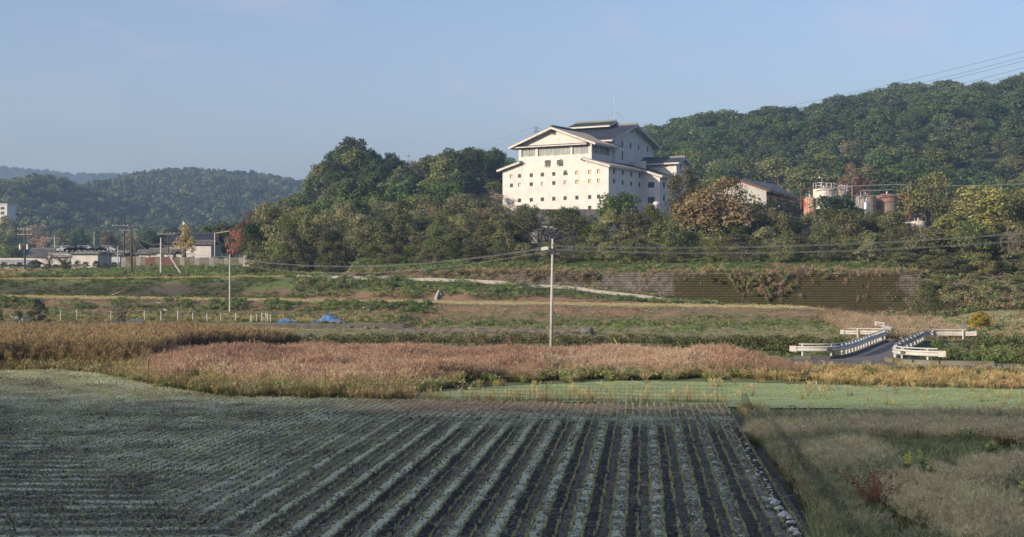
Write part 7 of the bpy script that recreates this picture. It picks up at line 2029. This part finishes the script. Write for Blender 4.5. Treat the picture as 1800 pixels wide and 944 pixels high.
bw_ = thing('bent_pipe', 'bent white drain pipe shaped like a caret on the second bank', 'pipe', a); m = MB(); m.tube([a, Vector(b) + UP * .1], .17, 8); m.build('long_limb', M['trim'], bw_); m = MB(); m.tube([Vector(b) + UP * .1, c], .13, 8); m.build('short_limb', M['trim'], bw_)
plank('white_pipe', onbank(198, 519), onbank(211, 514), .2, 'board_white', 'white pipe on the left bank above the round bare fruit tree', 'pipe')
plank('bamboo_pole', at(1098, 626, 94), at(1079, 595, 95.5), .05, 'bamboo', 'leaning bamboo pole in the pink grass right of the street light', 'pole')
tb = thing('plastic_bin', 'pale translucent bin between the small dark fruit trees at the left', 'bin', (gx(33, 119), 119, .6)); m = MB(); c = at(33, 563, 119); m.box((c.x, 119, c.z), (1.0, .8, .55)); m.build('tub', M['pale_blue'], tb); m = MB(); m.box((c.x, 119, c.z + .31), (1.08, .88, .06)); m.build('rim', M['pale_blue'], tb)
# sign boards by the bridge
def sign(px, py, w, h, Y, mat, label, tilt, marks):
    c = at(px, py, Y); t = thing('sign_board', label, 'sign', (c.x, Y, hz(c.x, Y))); X = Vector((math.cos(tilt), 0, math.sin(tilt))); N_ = Vector((0, -1, 0)); Z_ = X.cross(Vector((0, 1, 0))) * 1.0
    if Z_.z < 0: Z_ = -Z_
    m = MB(); m.box(c, (w, .04, h), (X, Vector((0, 1, 0)), Z_)); m.build('board', M[mat], t)
    m = MB()
    for s in (-.35, .35): m.tube([c + X * w * s + Vector((0, .06, h * .4)), Vector((c.x + w * s, Y + .06, hz(c.x, Y) - .2))], .03, 6)
    m.build('post', M['stake'], t)
    for (u, v, a, b, mt) in marks:
        m = MB(); m.box(c + X * u * w + Z_ * v * h + N_ * .026, (a * w, .008, b * h), (X, Vector((0, 1, 0)), Z_)); m.build('painted_mark', M[mt], t)
sign(1546, 569.5, .82, .36, 116.5, 'board_white', 'white hand painted sign board behind the bridge', -.14, [(-.25, -.02, .10, .32, 'sign_red'), (-.08, .02, .09, .34, 'sign_red'), (.10, -.02, .1, .3, 'sign_red'), (.27, 0, .1, .3, 'frame_dark'), (-.12, -.36, .5, .08, 'frame_dark')])
sign(1558.5, 576, .78, .30, 116, 'pale_blue', 'pale blue board just below the white sign board', -.18, [(-.2, 0, .12, .2, 'board_white'), (.1, .05, .12, .2, 'board_white')])
for i, (px, py, w, h, lab, mt) in enumerate([(1640, 577, .5, .16, 'small dark box on the far side of the brook road', 'frame_dark'), (1692, 575, .7, .4, 'grey concrete block beside the round clipped bush', 'concrete')]):
    c = at(px, py, 118); t = thing('roadside_box', lab, 'box', (c.x, 118, c.z - h / 2)); m = MB(); m.box(c, (w, .4, h)); m.build('body', M[mt], t); m = MB(); m.box(c + UP * (h / 2 + .025), (w + .06, .46, .05)); m.build('lid', M[mt], t)
cover('dry_brush', [(29, 114), (38, 114), (42, 138), (31, 138)], 1500, [WD[4]] + PK[4:] + TN[:1], .5, 1.0, (.1, .6))

# ------------------------------------------------------------------ air
m = bpy.data.materials.new('haze_air'); m.use_nodes = True; nt = m.node_tree; nt.nodes.remove(nt.nodes['Principled BSDF'])
pv = nt.nodes.new('ShaderNodeVolumePrincipled'); pv.inputs['Color'].default_value = (.46, .68, 1.0, 1); pv.inputs['Density'].default_value = .00044; pv.inputs['Anisotropy'].default_value = .2
nt.links.new(pv.outputs[0], nt.nodes['Material Output'].inputs['Volume'])
hb = MB(); hb.box((-100, 1430, 90), (4200, 3940, 214)); hzo = hb.build('haze', m); tag(hzo, kind='stuff')
